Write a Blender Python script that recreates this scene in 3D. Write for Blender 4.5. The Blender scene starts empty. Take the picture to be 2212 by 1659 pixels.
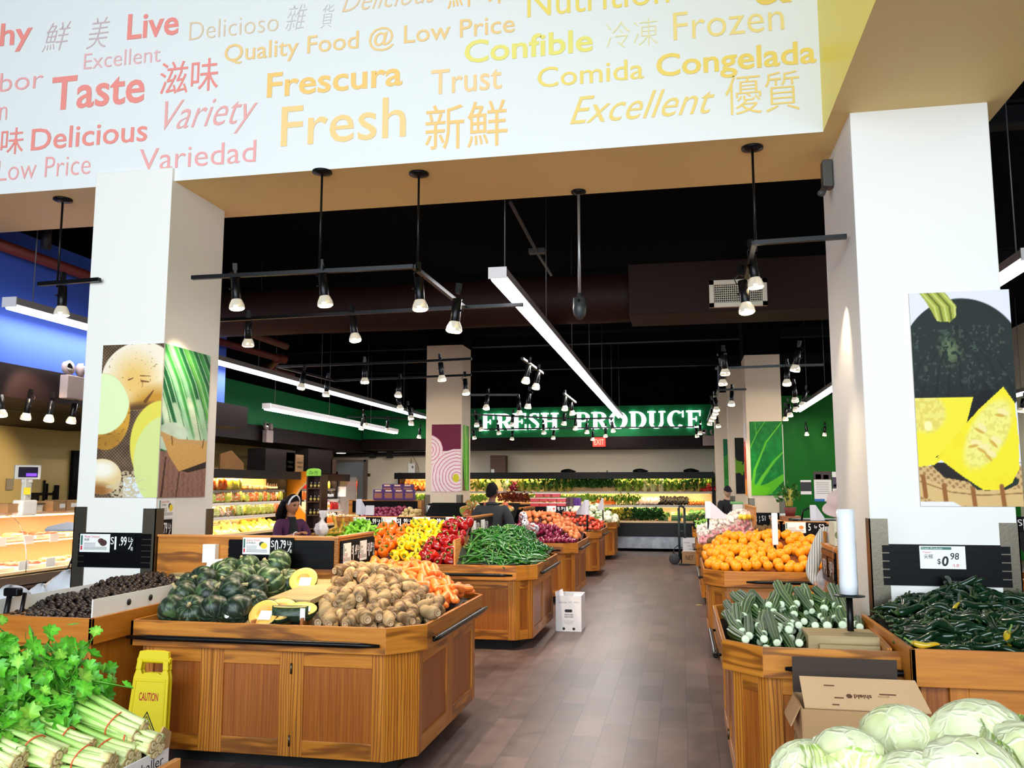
import bpy, math, random
import numpy as np
from mathutils import Vector, Matrix, Euler

SC = bpy.context.scene
COL = SC.collection
RND = random.Random(11)
PI = math.pi

# ------------------------------------------------------------------ camera
FPX, CAM_H = 1845.0, 1.65
PITCH = math.atan(222 / 1845.0)
YAW = math.atan(366 / math.hypot(1845.0, 222.0))
cam = bpy.data.cameras.new('camera')
cam.sensor_width = 36.0
cam.lens = 36.0 * FPX / 2212.0
cam.clip_start, cam.clip_end = 0.05, 200
cam_o = bpy.data.objects.new('camera', cam)
cam_o.location = (0, 0, CAM_H)
cam_o.rotation_euler = (PI / 2 + PITCH, 0, YAW)
COL.objects.link(cam_o)
SC.camera = cam_o

# ------------------------------------------------------------------ world, daylight, exposure
w = bpy.data.worlds.new('world')
SC.world = w
w.use_nodes = True
w.node_tree.nodes['Background'].inputs[0].default_value = (0.75, 0.85, 1.0, 1)
w.node_tree.nodes['Background'].inputs[1].default_value = 0.05
SC.view_settings.view_transform = 'Standard'
SC.view_settings.look = 'None'
SC.view_settings.gamma = 1.0
SC.view_settings.use_curve_mapping = False
SC.view_settings.exposure = 0.42
SC.cycles.max_bounces = 6
SC.cycles.diffuse_bounces = 3
SC.cycles.glossy_bounces = 3
SC.cycles.transparent_max_bounces = 8
SC.cycles.sample_clamp_indirect = 4.0
SC.cycles.sample_clamp_direct = 30.0
SC.cycles.use_denoising = True
SC.cycles.use_adaptive_sampling = True
SC.cycles.adaptive_threshold = 0.02

def area_light(name, loc, direction, sx, sy, power, color, spread=PI):
	l = bpy.data.lights.new(name, 'AREA')
	l.shape = 'RECTANGLE'
	l.size, l.size_y, l.energy, l.color = sx, sy, power, color
	l.spread = spread
	o = bpy.data.objects.new(name, l)
	o.location = loc
	o.rotation_euler = Vector(direction).to_track_quat('-Z', 'Y').to_euler()
	COL.objects.link(o)
	return o

def spot_light(name, loc, target, power, color, angle, blend=0.6):
	l = bpy.data.lights.new(name, 'SPOT')
	l.energy, l.color, l.spot_size, l.spot_blend = power, color, angle, blend
	l.shadow_soft_size = 0.05
	o = bpy.data.objects.new(name, l)
	o.location = loc
	o.rotation_euler = (Vector(target) - Vector(loc)).to_track_quat('-Z', 'Y').to_euler()
	COL.objects.link(o)
	return o

DAY = (0.80, 0.91, 1.0)
WARM = (1.0, 0.80, 0.55)
FLUO = (1.0, 0.97, 0.93)
# the storefront windows behind the viewer
area_light('window_daylight', (-1.0, -4.5, 3.7), (0.0, 1, -0.06), 13.0, 5.0, 1400, DAY)

# ------------------------------------------------------------------ projection helpers: the calibrated view turned into places
_f = Vector((-math.sin(YAW) * math.cos(PITCH), math.cos(YAW) * math.cos(PITCH), math.sin(PITCH)))
_r = Vector((math.cos(YAW), math.sin(YAW), 0))
_u = _r.cross(_f)
_c = Vector((0, 0, CAM_H))

def _ray(x, y):
	return _r * ((x - 1106) / FPX) + _u * ((829.5 - y) / FPX) + _f

def at_z(x, y, z):
	d = _ray(x, y)
	return _c + d * ((z - CAM_H) / d.z)

def at_y(x, y, Y):
	d = _ray(x, y)
	return _c + d * (Y / d.y)

def at_x(x, y, X):
	d = _ray(x, y)
	return _c + d * (X / d.x)

# ------------------------------------------------------------------ colour and materials
def lin(c):
	return tuple(((v / 255) / 12.92 if v / 255 <= 0.04045 else ((v / 255 + 0.055) / 1.055) ** 2.4) for v in c[:3])

MATS = {}

def mat(name, rgb=(200, 200, 200), rough=0.5, metal=0.0, spec=0.5, emit=None, estr=0.0, alpha=None, trans=0.0, coat=0.0, bump=None, var=0.0):
	if name in MATS:
		return MATS[name]
	m = bpy.data.materials.new(name)
	m.use_nodes = True
	nt = m.node_tree
	b = nt.nodes['Principled BSDF']
	c = lin(rgb)
	b.inputs['Base Color'].default_value = (*c, 1)
	b.inputs['Roughness'].default_value = rough
	b.inputs['Metallic'].default_value = metal
	b.inputs['Specular IOR Level'].default_value = spec
	b.inputs['Coat Weight'].default_value = coat
	b.inputs['Transmission Weight'].default_value = trans
	if alpha is not None:
		b.inputs['Alpha'].default_value = alpha
	if emit is not None:
		b.inputs['Emission Color'].default_value = (*lin(emit), 1)
		b.inputs['Emission Strength'].default_value = estr
	if bump or var:
		tc = nt.nodes.new('ShaderNodeTexCoord')
		n = nt.nodes.new('ShaderNodeTexNoise')
		n.inputs['Scale'].default_value = bump[0] if bump else 3.0
		n.inputs['Detail'].default_value = 4
		nt.links.new(tc.outputs['Object'], n.inputs['Vector'])
		if bump:
			bp = nt.nodes.new('ShaderNodeBump')
			bp.inputs['Strength'].default_value = bump[1]
			bp.inputs['Distance'].default_value = 0.01
			nt.links.new(n.outputs['Fac'], bp.inputs['Height'])
			nt.links.new(bp.outputs['Normal'], b.inputs['Normal'])
		if var:
			r = nt.nodes.new('ShaderNodeValToRGB')
			r.color_ramp.elements[0].position, r.color_ramp.elements[1].position = 0.3, 0.7
			r.color_ramp.elements[0].color = (*[v * (1 - var) for v in c], 1)
			r.color_ramp.elements[1].color = (*[min(1, v * (1 + var)) for v in c], 1)
			nt.links.new(n.outputs['Fac'], r.inputs['Fac'])
			nt.links.new(r.outputs['Color'], b.inputs['Base Color'])
	MATS[name] = m
	return m

def no_light(m):
	m.cycles.emission_sampling = 'NONE'
	return m

def vmat(name, rough=0.45, spec=0.5, coat=0.0, bump=None, sss=0.0, alpha=None, trans=0.0, emit=0.0):
	"""colour comes from the mesh's own colour attribute"""
	if name in MATS:
		return MATS[name]
	m = mat(name, rough=rough, spec=spec, coat=coat, bump=bump, alpha=alpha, trans=trans)
	nt = m.node_tree
	a = nt.nodes.new('ShaderNodeAttribute')
	a.attribute_name = 'Col'
	b = nt.nodes['Principled BSDF']
	nt.links.new(a.outputs['Color'], b.inputs['Base Color'])
	if sss:
		b.inputs['Subsurface Weight'].default_value = sss
		b.inputs['Subsurface Radius'].default_value = (0.02, 0.015, 0.008)
		b.inputs['Subsurface Scale'].default_value = 0.5
	return m

def woodmat(name, light, dark, vein, rough=0.38, wave=0.45):
	m = bpy.data.materials.new(name)
	m.use_nodes = True
	nt = m.node_tree
	N, Lk = nt.nodes, nt.links
	b = N['Principled BSDF']
	a = N.new('ShaderNodeAttribute')
	a.attribute_name = 'uvw'
	mp = N.new('ShaderNodeMapping')
	mp.inputs['Scale'].default_value = (1.6, 38, 38)
	Lk.new(a.outputs['Vector'], mp.inputs['Vector'])
	n1 = N.new('ShaderNodeTexNoise')
	n1.inputs['Scale'].default_value = 1.0
	n1.inputs['Detail'].default_value = 6
	n1.inputs['Roughness'].default_value = 0.65
	Lk.new(mp.outputs['Vector'], n1.inputs['Vector'])
	r1 = N.new('ShaderNodeValToRGB')
	r1.color_ramp.elements[0].position, r1.color_ramp.elements[1].position = 0.32, 0.68
	r1.color_ramp.elements[0].color = (*lin(dark), 1)
	r1.color_ramp.elements[1].color = (*lin(light), 1)
	Lk.new(n1.outputs['Fac'], r1.inputs['Fac'])
	mp2 = N.new('ShaderNodeMapping')
	mp2.inputs['Scale'].default_value = (0.9, 7.0, 7.0)
	Lk.new(a.outputs['Vector'], mp2.inputs['Vector'])
	wv = N.new('ShaderNodeTexWave')
	wv.bands_direction = 'Y'
	wv.inputs['Scale'].default_value = 2.4
	wv.inputs['Distortion'].default_value = 9.0
	wv.inputs['Detail'].default_value = 2.5
	wv.inputs['Detail Scale'].default_value = 0.6
	Lk.new(mp2.outputs['Vector'], wv.inputs['Vector'])
	r2 = N.new('ShaderNodeValToRGB')
	r2.color_ramp.elements[0].position, r2.color_ramp.elements[1].position = 0.0, 0.35
	r2.color_ramp.elements[0].color = (wave, wave, wave, 1)
	r2.color_ramp.elements[1].color = (0, 0, 0, 1)
	Lk.new(wv.outputs['Fac'], r2.inputs['Fac'])
	mx = N.new('ShaderNodeMix')
	mx.data_type = 'RGBA'
	mx.inputs[7].default_value = (*lin(vein), 1)
	Lk.new(r2.outputs['Color'], mx.inputs[0])
	Lk.new(r1.outputs['Color'], mx.inputs[6])
	# each board its own tone, carried in the attribute's alpha-free third channel offset
	Lk.new(mx.outputs[2], b.inputs['Base Color'])
	b.inputs['Roughness'].default_value = rough
	bp = N.new('ShaderNodeBump')
	bp.inputs['Strength'].default_value = 0.08
	bp.inputs['Distance'].default_value = 0.004
	Lk.new(n1.outputs['Fac'], bp.inputs['Height'])
	Lk.new(bp.outputs['Normal'], b.inputs['Normal'])
	MATS[name] = m
	return m

OAK = woodmat('oak_frame', (204, 132, 44), (170, 98, 26), (96, 48, 10), wave=.75)
OAKP = woodmat('oak_panel', (172, 100, 32), (140, 72, 20), (104, 50, 12), wave=0.3)
OAKB = woodmat('oak_bin', (198, 124, 36), (174, 100, 24), (142, 76, 16), wave=0.25)
OAKE = woodmat('oak_edge', (222, 150, 76), (196, 122, 54), (150, 88, 36))
PLY = woodmat('pale_board', (182, 160, 114), (156, 132, 88), (122, 100, 66), rough=0.6, wave=0.2)
BLACK = mat('black_plastic', (9, 9, 11), 0.3, spec=0.22)
BLACKM = mat('black_matt', (8, 8, 9), 0.7, spec=0.1)
SLAT = mat('black_slat', (6, 6, 9), 0.35, spec=0.12)
PLINTH = mat('black_plinth', (8, 8, 9), 0.7)
STEEL = mat('brushed_steel', (104, 97, 84), 0.36, 1.0, bump=(60, 0.05))
GALV = mat('galvanised', (150, 152, 156), 0.4, 0.9, var=0.25, bump=(7, 0.1))
CHROME = mat('chrome', (200, 200, 200), 0.15, 1.0)
WHITE = mat('white_paint', (226, 226, 224), 0.5)
CREAM = mat('cream_paint', (226, 214, 190), 0.55)
SOFFIT = mat('soffit_warm_bounce', (238, 206, 138), 0.6)  # beam underside; warm bounced light is put into the base colour
COLW = mat('column_paint', (232, 228, 220), 0.5)
COLB = mat('column_paint_warm', (214, 196, 170), 0.55)
CARD = mat('white_card', (238, 236, 232), 0.4)
BLKCARD = mat('black_card', (7, 7, 9), 0.4, spec=0.12)
PAPER = mat('paper', (240, 240, 238), 0.6)
KRAFT = mat('kraft_card', (176, 136, 92), 0.75, var=0.08)
KRAFTL = mat('kraft_light', (206, 168, 126), 0.75, var=0.06)
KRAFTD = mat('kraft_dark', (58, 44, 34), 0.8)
TXTK = mat('print_black', (18, 18, 18), 0.6)
TXTW = mat('print_white', (240, 240, 240), 0.5)
TXTR = mat('print_red', (200, 40, 40), 0.5)
TXTG = mat('print_grey', (110, 110, 112), 0.6)
DUCT = mat('duct_brown', (36, 18, 12), 0.6, spec=0.15)
CEILM = mat('ceiling_black', (4, 4, 8), 0.9, spec=0.05)
BROWN = mat('brown_band', (22, 8, 9), 0.6, spec=0.15)
GREEN = mat('green_wall', (4, 104, 52), 0.6, spec=0.2)
GREEN2 = mat('green_wall_warm', (8, 98, 22), 0.6, spec=0.2)
BLUE = mat('blue_wall', (60, 90, 186), 0.6, spec=0.2)
TAN = mat('tan_wall', (190, 164, 98), 0.6)
TUBE = no_light(mat('tube_lit', (255, 255, 255), 0.5, emit=(250, 248, 255), estr=7.0))
BULB = no_light(mat('bulb_lit', (255, 255, 255), 0.5, emit=(255, 226, 170), estr=14.0))
LENS = mat('bulb_glass', (236, 232, 220), 0.12, 0.6, emit=(255, 236, 200), estr=0.25)
no_light(LENS)
POLY = mat('clear_film', (236, 240, 244), 0.15, alpha=0.35)
BAGM = mat('white_bag', (236, 232, 238), 0.3, alpha=0.6)
GLASS = mat('case_glass', (245, 250, 250), 0.03, alpha=0.08)
P_GLOSS = vmat('produce_gloss', 0.22, 0.5, coat=0.2)
P_SEMI = vmat('produce_semi', 0.4, 0.4, bump=(60, 0.12))
P_MATT = vmat('produce_matt', 0.65, 0.3, bump=(90, 0.25))
P_SKIN = vmat('produce_waxy', 0.38, 0.45, bump=(130, 0.15))
P_LEAF = vmat('produce_leaf', 0.45, 0.35)
P_PACK = vmat('pack_print', 0.3, 0.5)
P_CLEAR = vmat('pack_film', 0.25, 0.4)
PRINT = vmat('printed_panel', 0.5, 0.15)
SKIN = vmat('skin', 0.5, 0.35)

def floor_material():
	m = bpy.data.materials.new('plank_floor')
	m.use_nodes = True
	nt = m.node_tree
	N, Lk = nt.nodes, nt.links
	b = N['Principled BSDF']
	tc = N.new('ShaderNodeTexCoord')
	mp = N.new('ShaderNodeMapping')
	mp.inputs['Rotation'].default_value = (0, 0, PI / 2)
	Lk.new(tc.outputs['Object'], mp.inputs['Vector'])
	br = N.new('ShaderNodeTexBrick')
	br.offset = 0.37
	br.inputs['Color1'].default_value = (0, 0, 0, 1)
	br.inputs['Color2'].default_value = (1, 1, 1, 1)
	br.inputs['Mortar'].default_value = (0.0, 0.0, 0.0, 1)
	br.inputs['Scale'].default_value = 1.0
	br.inputs['Mortar Size'].default_value = 0.0016
	br.inputs['Brick Width'].default_value = 0.52
	br.inputs['Row Height'].default_value = 0.19
	Lk.new(mp.outputs['Vector'], br.inputs['Vector'])
	n = N.new('ShaderNodeTexNoise')
	n.inputs['Scale'].default_value = 5.0
	n.inputs['Detail'].default_value = 7
	n.inputs['Roughness'].default_value = 0.7
	Lk.new(tc.outputs['Object'], n.inputs['Vector'])
	ad = N.new('ShaderNodeMath')
	ad.operation = 'MULTIPLY_ADD'
	ad.inputs[1].default_value = 0.24
	Lk.new(br.outputs['Color'], ad.inputs[0])
	sc = N.new('ShaderNodeMath')
	sc.operation = 'MULTIPLY'
	sc.inputs[1].default_value = 0.85
	Lk.new(n.outputs['Fac'], sc.inputs[0])
	Lk.new(sc.outputs[0], ad.inputs[2])
	r = N.new('ShaderNodeValToRGB')
	r.color_ramp.elements[0].position, r.color_ramp.elements[1].position = 0.16, 0.86
	r.color_ramp.elements[0].color = (*lin((46, 34, 31)), 1)
	r.color_ramp.elements[1].color = (*lin((126, 102, 96)), 1)
	Lk.new(ad.outputs[0], r.inputs['Fac'])
	mx = N.new('ShaderNodeMix')
	mx.data_type = 'RGBA'
	mx.inputs[7].default_value = (*lin((40, 32, 30)), 1)
	Lk.new(br.outputs['Fac'], mx.inputs[0])
	Lk.new(r.outputs['Color'], mx.inputs[6])
	Lk.new(mx.outputs[2], b.inputs['Base Color'])
	rr = N.new('ShaderNodeMapRange')
	rr.inputs[3].default_value, rr.inputs[4].default_value = 0.28, 0.5
	Lk.new(n.outputs['Fac'], rr.inputs[0])
	Lk.new(rr.outputs[0], b.inputs['Roughness'])
	return m

FLOORM = floor_material()

# ------------------------------------------------------------------ mesh building
class MB:
	def __init__(self):
		self.v, self.f, self.c, self.t, self.sm, self.mi = [], [], [], [], [], []
		self.m = 0

	def add(self, vs, fs, col=None, uvw=None, smooth=False):
		k = len(self.v)
		self.v.extend([tuple(p) for p in vs])
		self.f.extend([tuple(i + k for i in f) for f in fs])
		self.sm.extend([smooth] * len(fs))
		self.mi.extend([self.m] * len(fs))
		if col is None:
			col = (0.8, 0.8, 0.8)
		if isinstance(col, tuple):
			col = [col] * len(vs)
		self.c.extend(col)
		self.t.extend(uvw if uvw is not None else [tuple(p) for p in vs])
		return self

	def box(self, c, s, rot=None, grain=0, col=None):
		"""box of full size s centred at c; rot a 3x3 matrix; grain = the axis the wood grain follows"""
		off = Vector((RND.uniform(0, 50), RND.uniform(0, 50), RND.uniform(0, 50)))
		vs, uv = [], []
		for dx in (-.5, .5):
			for dy in (-.5, .5):
				for dz in (-.5, .5):
					l = Vector((dx * s[0], dy * s[1], dz * s[2]))
					uv.append(tuple(Vector((l[grain], l[(grain + 1) % 3], l[(grain + 2) % 3])) + off))
					vs.append(Vector(c) + (rot @ l if rot is not None else l))
		fs = [(0, 1, 3, 2), (4, 6, 7, 5), (0, 4, 5, 1), (2, 3, 7, 6), (0, 2, 6, 4), (1, 5, 7, 3)]
		return self.add(vs, fs, col, uv)

	def bar(self, p, q, w, h, col=None):
		"""square bar from p to q, w across, h along the up side"""
		p, q = Vector(p), Vector(q)
		x = (q - p).normalized()
		up = Vector((0, 0, 1)) if abs(x.z) < 0.95 else Vector((0, 1, 0))
		y = up.cross(x).normalized()
		z = x.cross(y)
		rot = Matrix((x, y, z)).transposed()
		return self.box((p + q) / 2, ((q - p).length, w, h), rot, 0, col)

	def board(self, p, q, z0, z1, th, out=0.0, col=None, grain=0):
		"""upright board along the edge p->q (2D), its face at 'out' beyond the edge on the edge's right side, th thick inwards"""
		p, q = Vector((p[0], p[1], 0)), Vector((q[0], q[1], 0))
		x = (q - p).normalized()
		n = Vector((x.y, -x.x, 0))
		rot = Matrix((x, -n, Vector((0, 0, 1)))).transposed()
		c = (p + q) / 2 + n * (out - th / 2) + Vector((0, 0, (z0 + z1) / 2))
		return self.box(c, ((q - p).length, th, z1 - z0), rot, grain, col)

	def prism(self, poly, z0, z1, col=None):
		n = len(poly)
		vs = [(x, y, z0) for x, y in poly] + [(x, y, z1) for x, y in poly]
		fs = [tuple(reversed(range(n))), tuple(range(n, 2 * n))]
		fs += [(i, (i + 1) % n, n + (i + 1) % n, n + i) for i in range(n)]
		return self.add(vs, fs, col)

	def extrude(self, poly, M, th, col=None):
		"""flat outline in the plane of M (its x,y), th thick along M's z"""
		n = len(poly)
		vs = [M @ Vector((x, y, 0)) for x, y in poly] + [M @ Vector((x, y, th)) for x, y in poly]
		fs = [tuple(reversed(range(n))), tuple(range(n, 2 * n))]
		fs += [(i, (i + 1) % n, n + (i + 1) % n, n + i) for i in range(n)]
		return self.add(vs, fs, col)

	def tube(self, pts, rad, n=8, col=None, caps=True, squash=1.0):
		pts = [Vector(p) for p in pts]
		k = len(pts)
		rads = rad if isinstance(rad, (list, tuple)) else [rad] * k
		vs, cs = [], []
		t0 = (pts[1] - pts[0]).normalized()
		ref = Vector((0, 0, 1)) if abs(t0.z) < 0.9 else Vector((1, 0, 0))
		for i, p in enumerate(pts):
			t = (pts[min(i + 1, k - 1)] - pts[max(i - 1, 0)]).normalized()
			a = ref - t * ref.dot(t)
			a = a.normalized() if a.length > 1e-6 else t.orthogonal().normalized()
			ref = a
			b = t.cross(a)
			for j in range(n):
				th = 2 * PI * j / n
				vs.append(p + (a * math.cos(th) * squash + b * math.sin(th)) * rads[i])
				cs.append(col[i] if isinstance(col, list) else (col or (0.8, 0.8, 0.8)))
		fs = [(i * n + j, i * n + (j + 1) % n, (i + 1) * n + (j + 1) % n, (i + 1) * n + j) for i in range(k - 1) for j in range(n)]
		if caps:
			fs.append(tuple(reversed(range(n))))
			fs.append(tuple((k - 1) * n + j for j in range(n)))
		return self.add(vs, fs, cs, smooth=True)

	def surf(self, nu, nv, fn, wrap=True, smooth=True):
		"""fn(u,v) -> (point, colour); u wraps round when wrap"""
		vs, cs = [], []
		cu = nu if wrap else nu + 1
		for j in range(nv + 1):
			for i in range(cu):
				p, c = fn(i / nu, j / nv)
				vs.append(p)
				cs.append(c)
		fs = []
		for j in range(nv):
			for i in range(nu):
				a, b = j * cu + i, j * cu + ((i + 1) % cu if wrap else i + 1)
				fs.append((a, b, b + cu, a + cu))
		return self.add(vs, fs, cs, smooth=smooth)

	def lathe(self, prof, n=16, col=None, M=None):
		vs, cs = [], []
		for k, (r, z) in enumerate(prof):
			for i in range(n):
				p = Vector((r * math.cos(2 * PI * i / n), r * math.sin(2 * PI * i / n), z))
				vs.append(M @ p if M is not None else p)
				cs.append(col[k] if isinstance(col, list) else (col or (0.8, 0.8, 0.8)))
		fs = [(k * n + i, k * n + (i + 1) % n, (k + 1) * n + (i + 1) % n, (k + 1) * n + i) for k in range(len(prof) - 1) for i in range(n)]
		fs.append(tuple(reversed(range(n))))
		fs.append(tuple((len(prof) - 1) * n + i for i in range(n)))
		return self.add(vs, fs, cs, smooth=True)

	def mesh(self, name):
		me = bpy.data.meshes.new(name)
		me.from_pydata(self.v, [], self.f)
		me.polygons.foreach_set('use_smooth', self.sm)
		if any(self.mi):
			me.polygons.foreach_set('material_index', self.mi)
		a = me.color_attributes.new('Col', 'FLOAT_COLOR', 'POINT')
		arr = np.ones((len(self.v), 4), dtype=np.float32)
		arr[:, :3] = np.array(self.c, dtype=np.float32)
		a.data.foreach_set('color', arr.ravel())
		t = me.attributes.new('uvw', 'FLOAT_VECTOR', 'POINT')
		t.data.foreach_set('vector', np.array(self.t, dtype=np.float32).ravel())
		me.validate()
		me.update()
		return me

def mk(name, mb, mats, parent=None, M=None, local=False, bevel=0.0, auto=False):
	"""link one mesh object; children given in world space unless local"""
	me = mb.mesh(name) if isinstance(mb, MB) else mb
	if mats is not None and not len(me.materials):
		for m in (mats if isinstance(mats, (list, tuple)) else [mats]):
			me.materials.append(m)
	o = bpy.data.objects.new(name, me)
	COL.objects.link(o)
	if M is not None:
		o.matrix_basis = M
	if parent is not None:
		o.parent = parent
		if not local:
			o.matrix_parent_inverse = WM(parent).inverted()
	if bevel:
		b = o.modifiers.new('bevel', 'BEVEL')
		b.width, b.segments, b.limit_method = bevel, 2, 'ANGLE'
	return o

def WM(o):
	m = o.matrix_basis.copy()
	if o.parent is not None:
		m = WM(o.parent) @ o.matrix_parent_inverse @ m
	return m

def tag(o, label=None, cat=None, group=None, kind=None):
	if label:
		o['label'] = label
	if cat:
		o['category'] = cat
	if group:
		o['group'] = group
	if kind:
		o['kind'] = kind
	return o

def thing(name, label, cat, loc=(0, 0, 0), group=None):
	o = bpy.data.objects.new(name, None)
	o.empty_display_size = 0.1
	o.location = loc
	COL.objects.link(o)
	return tag(o, label, cat, group)

def struct(name, mb, mats, label=None, **k):
	o = mk(name, mb, mats, **k)
	return tag(o, label, None, None, 'structure')

def put(spec, M, label, cat, group=None, scale=None):
	"""one more of a kind: spec = (name, mesh, [(part name, mesh, [...])]) ; every placing makes its own objects"""
	name, me, kids = spec
	o = bpy.data.objects.new(name, me)
	COL.objects.link(o)
	o.matrix_basis = M @ Matrix.Diagonal((*([scale] * 3 if not isinstance(scale, tuple) else scale), 1)) if scale else M
	tag(o, label, cat, group)

	def sub(parent, ks):
		for kn, km, kk in ks:
			c = bpy.data.objects.new(kn, km)
			COL.objects.link(c)
			c.parent = parent
			sub(c, kk)
	sub(o, kids)
	return o

def me_of(mb, name, mats):
	me = mb.mesh(name)
	for m in (mats if isinstance(mats, (list, tuple)) else [mats]):
		me.materials.append(m)
	return me

def frame(o, x, y):
	"""matrix with its x and y axes along x and y, at o"""
	x = Vector(x).normalized()
	z = x.cross(Vector(y)).normalized()
	y = z.cross(x)
	M = Matrix((x, y, z)).transposed().to_4x4()
	M.translation = Vector(o)
	return M

FRONT = lambda p: frame(p, (1, 0, 0), (0, 0, 1))      # a sheet that faces the viewer's end of the shop
_TXT = {}

def text_mesh(s, bold=0.0, shear=0.0, serif=False):
	key = (s, bold, shear)
	if key in _TXT:
		return _TXT[key]
	c = bpy.data.curves.new('lettering', 'FONT')
	c.body, c.size, c.offset, c.shear = s, 1.0, bold, shear
	c.resolution_u = 3
	o = bpy.data.objects.new('lettering', c)
	COL.objects.link(o)
	dg = bpy.context.evaluated_depsgraph_get()
	me = bpy.data.meshes.new_from_object(o.evaluated_get(dg))
	co = np.empty(3 * len(me.vertices), dtype=np.float32)
	me.vertices.foreach_get('co', co)
	co = co.reshape(-1, 3)
	polys = [tuple(p.vertices) for p in me.polygons]
	bpy.data.objects.remove(o)
	bpy.data.curves.remove(c)
	bpy.data.meshes.remove(me)
	_TXT[key] = (co, polys)
	return _TXT[key]

def letter(s, M, w, h, m, parent=None, name='lettering', bold=0.0, shear=0.0, keep=False, base=True, align='l', track=None):
	"""flat lettering in the plane of M: its box starts at M's origin, w wide; h = cap height (None keeps the shape)"""
	co, polys = text_mesh(s, bold, shear)
	if not len(co):
		return None
	x0, x1 = co[:, 0].min(), co[:, 0].max()
	sx = w / (x1 - x0) if w else h / 0.682
	sy = h / 0.682 if h else sx
	mb = MB()
	off = {'l': 0, 'c': -(x1 - x0) * sx / 2, 'r': -(x1 - x0) * sx}[align]
	mb.add([M @ Vector(((p[0] - x0) * sx + off, p[1] * sy, 0)) for p in co], polys)
	return mk(name, mb, m, parent)

# ================================================================== THE SHELL
def one_box(x0, x1, y0, y1, z0, z1):
	return MB().box(((x0 + x1) / 2, (y0 + y1) / 2, (z0 + z1) / 2), (x1 - x0, y1 - y0, z1 - z0))

struct('floor', one_box(-14, 10, -4, 24, -0.1, 0.0), FLOORM)
struct('ceiling', one_box(-14, 10, 6.7, 24, 5.3, 5.45), CEILM)
struct('wall_back', one_box(-11, 1.0, 23.55, 23.7, 0, 5.3), CREAM)
struct('wall_left', one_box(-10.1, -9.95, 5, 23.55, 0, 5.3), TAN)
struct('wall_right', one_box(7.6, 7.75, 5, 21.6, 0, 5.3), CREAM)
struct('wall_back_right', one_box(0.98, 7.75, 21.6, 21.75, 0, 3.85), GREEN2)
struct('wall_back_right_upper', one_box(0.98, 7.75, 21.6, 21.75, 3.85, 5.3), CEILM)  # unlit top of the green wall, its shade put in as black
struct('wall_back_upper', one_box(-9.95, 0.98, 22.5, 22.6, 3.75, 5.3), CEILM)
struct('wall_left_upper', one_box(-9.95, -8.8, 11.75, 22.5, 3.75, 5.3), CEILM)
struct('wall_deli_upper', one_box(-9.95, -6.74, 6.2, 11.75, 4.3, 5.3), CEILM)
struct('wall_return', one_box(0.94, 0.98, 21.6, 23.55, 0, 3.3), GREEN2)

# soffits: dark band below, colour above
struct('soffit_back', one_box(-8.6, 0.9, 22.3, 23.55, 2.66, 2.95), BROWN)
struct('wall_soffit_back', one_box(-8.6, 0.9, 22.34, 23.55, 2.95, 3.75), GREEN)
struct('soffit_left', one_box(-9.95, -8.6, 12.4, 23.55, 2.60, 2.92), BROWN)
struct('wall_soffit_left', one_box(-9.95, -8.64, 12.4, 23.55, 2.92, 3.75), GREEN)
struct('soffit_deli', one_box(-9.95, -6.7, 6.2, 12.4, 2.56, 2.90), BROWN)
struct('wall_soffit_deli', one_box(-9.95, -6.74, 6.2, 11.75, 2.90, 4.3), BLUE)

BZ, BY0, BY1 = 4.02, 5.80, 6.72      # the header beam
BXR, BXQ = 0.99, 2.03                # its corner and the far edge of the beam that comes forward

def beam(name, x0, x1, y0, y1, z0, z1, skip_front=False):
	mb = MB()
	vs = [(x0, y0, z0), (x1, y0, z0), (x1, y1, z0), (x0, y1, z0), (x0, y0, z1), (x1, y0, z1), (x1, y1, z1), (x0, y1, z1)]
	mb.add(vs, [(0, 1, 5, 4), (1, 2, 6, 5), (2, 3, 7, 6), (4, 5, 6, 7)])
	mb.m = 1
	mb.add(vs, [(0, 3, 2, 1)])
	mb.m = 2
	mb.add(vs, [(3, 0, 4, 7)])
	return mb

YELLOW = mat('yellow_wall', (252, 226, 44), 0.35)
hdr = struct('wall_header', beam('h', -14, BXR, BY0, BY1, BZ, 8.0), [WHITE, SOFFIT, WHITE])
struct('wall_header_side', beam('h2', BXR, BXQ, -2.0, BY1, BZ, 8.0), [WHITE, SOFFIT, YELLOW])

def column(name, x0, x1, y0, y1, z1, m, label=None):
	return struct(name, one_box(x0, x1, y0, y1, 0, z1), m, bevel=0.006)

LCX0, LCX1, LCY0, LCY1 = -4.50, -3.83, 5.77, 6.56
RCX0, RCX1, RCY0, RCY1 = 1.11, 1.92, 5.53, 6.62
column('column_left', LCX0, LCX1, LCY0, LCY1, BZ + 0.10, COLW)
column('column_right', RCX0, RCX1, RCY0, RCY1, BZ + 0.01, COLW)
column('column_onion', -4.77, -4.06, 15.7, 16.37, 4.36, COLB)
column('column_leaf', 1.16, 1.77, 15.7, 16.5, 4.0, COLB)
column('column_far', 1.05, 1.60, 19.4, 20.0, 4.25, COLB)
column('column_end', 0.82, 1.50, 21.0, 21.6, 3.9, COLB)
for nm, (x0, x1, y0, y1, z0) in {'trim_1': (-4.77, -4.06, 15.7, 16.37, 4.36), 'trim_2': (1.16, 1.77, 15.7, 16.5, 4.0)}.items():
	struct(nm, one_box(x0 - .02, x1 + .02, y0 - .02, y1 + .02, z0, 5.3), CEILM)

# steel corner guards on the columns
GUARDS = []

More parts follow.
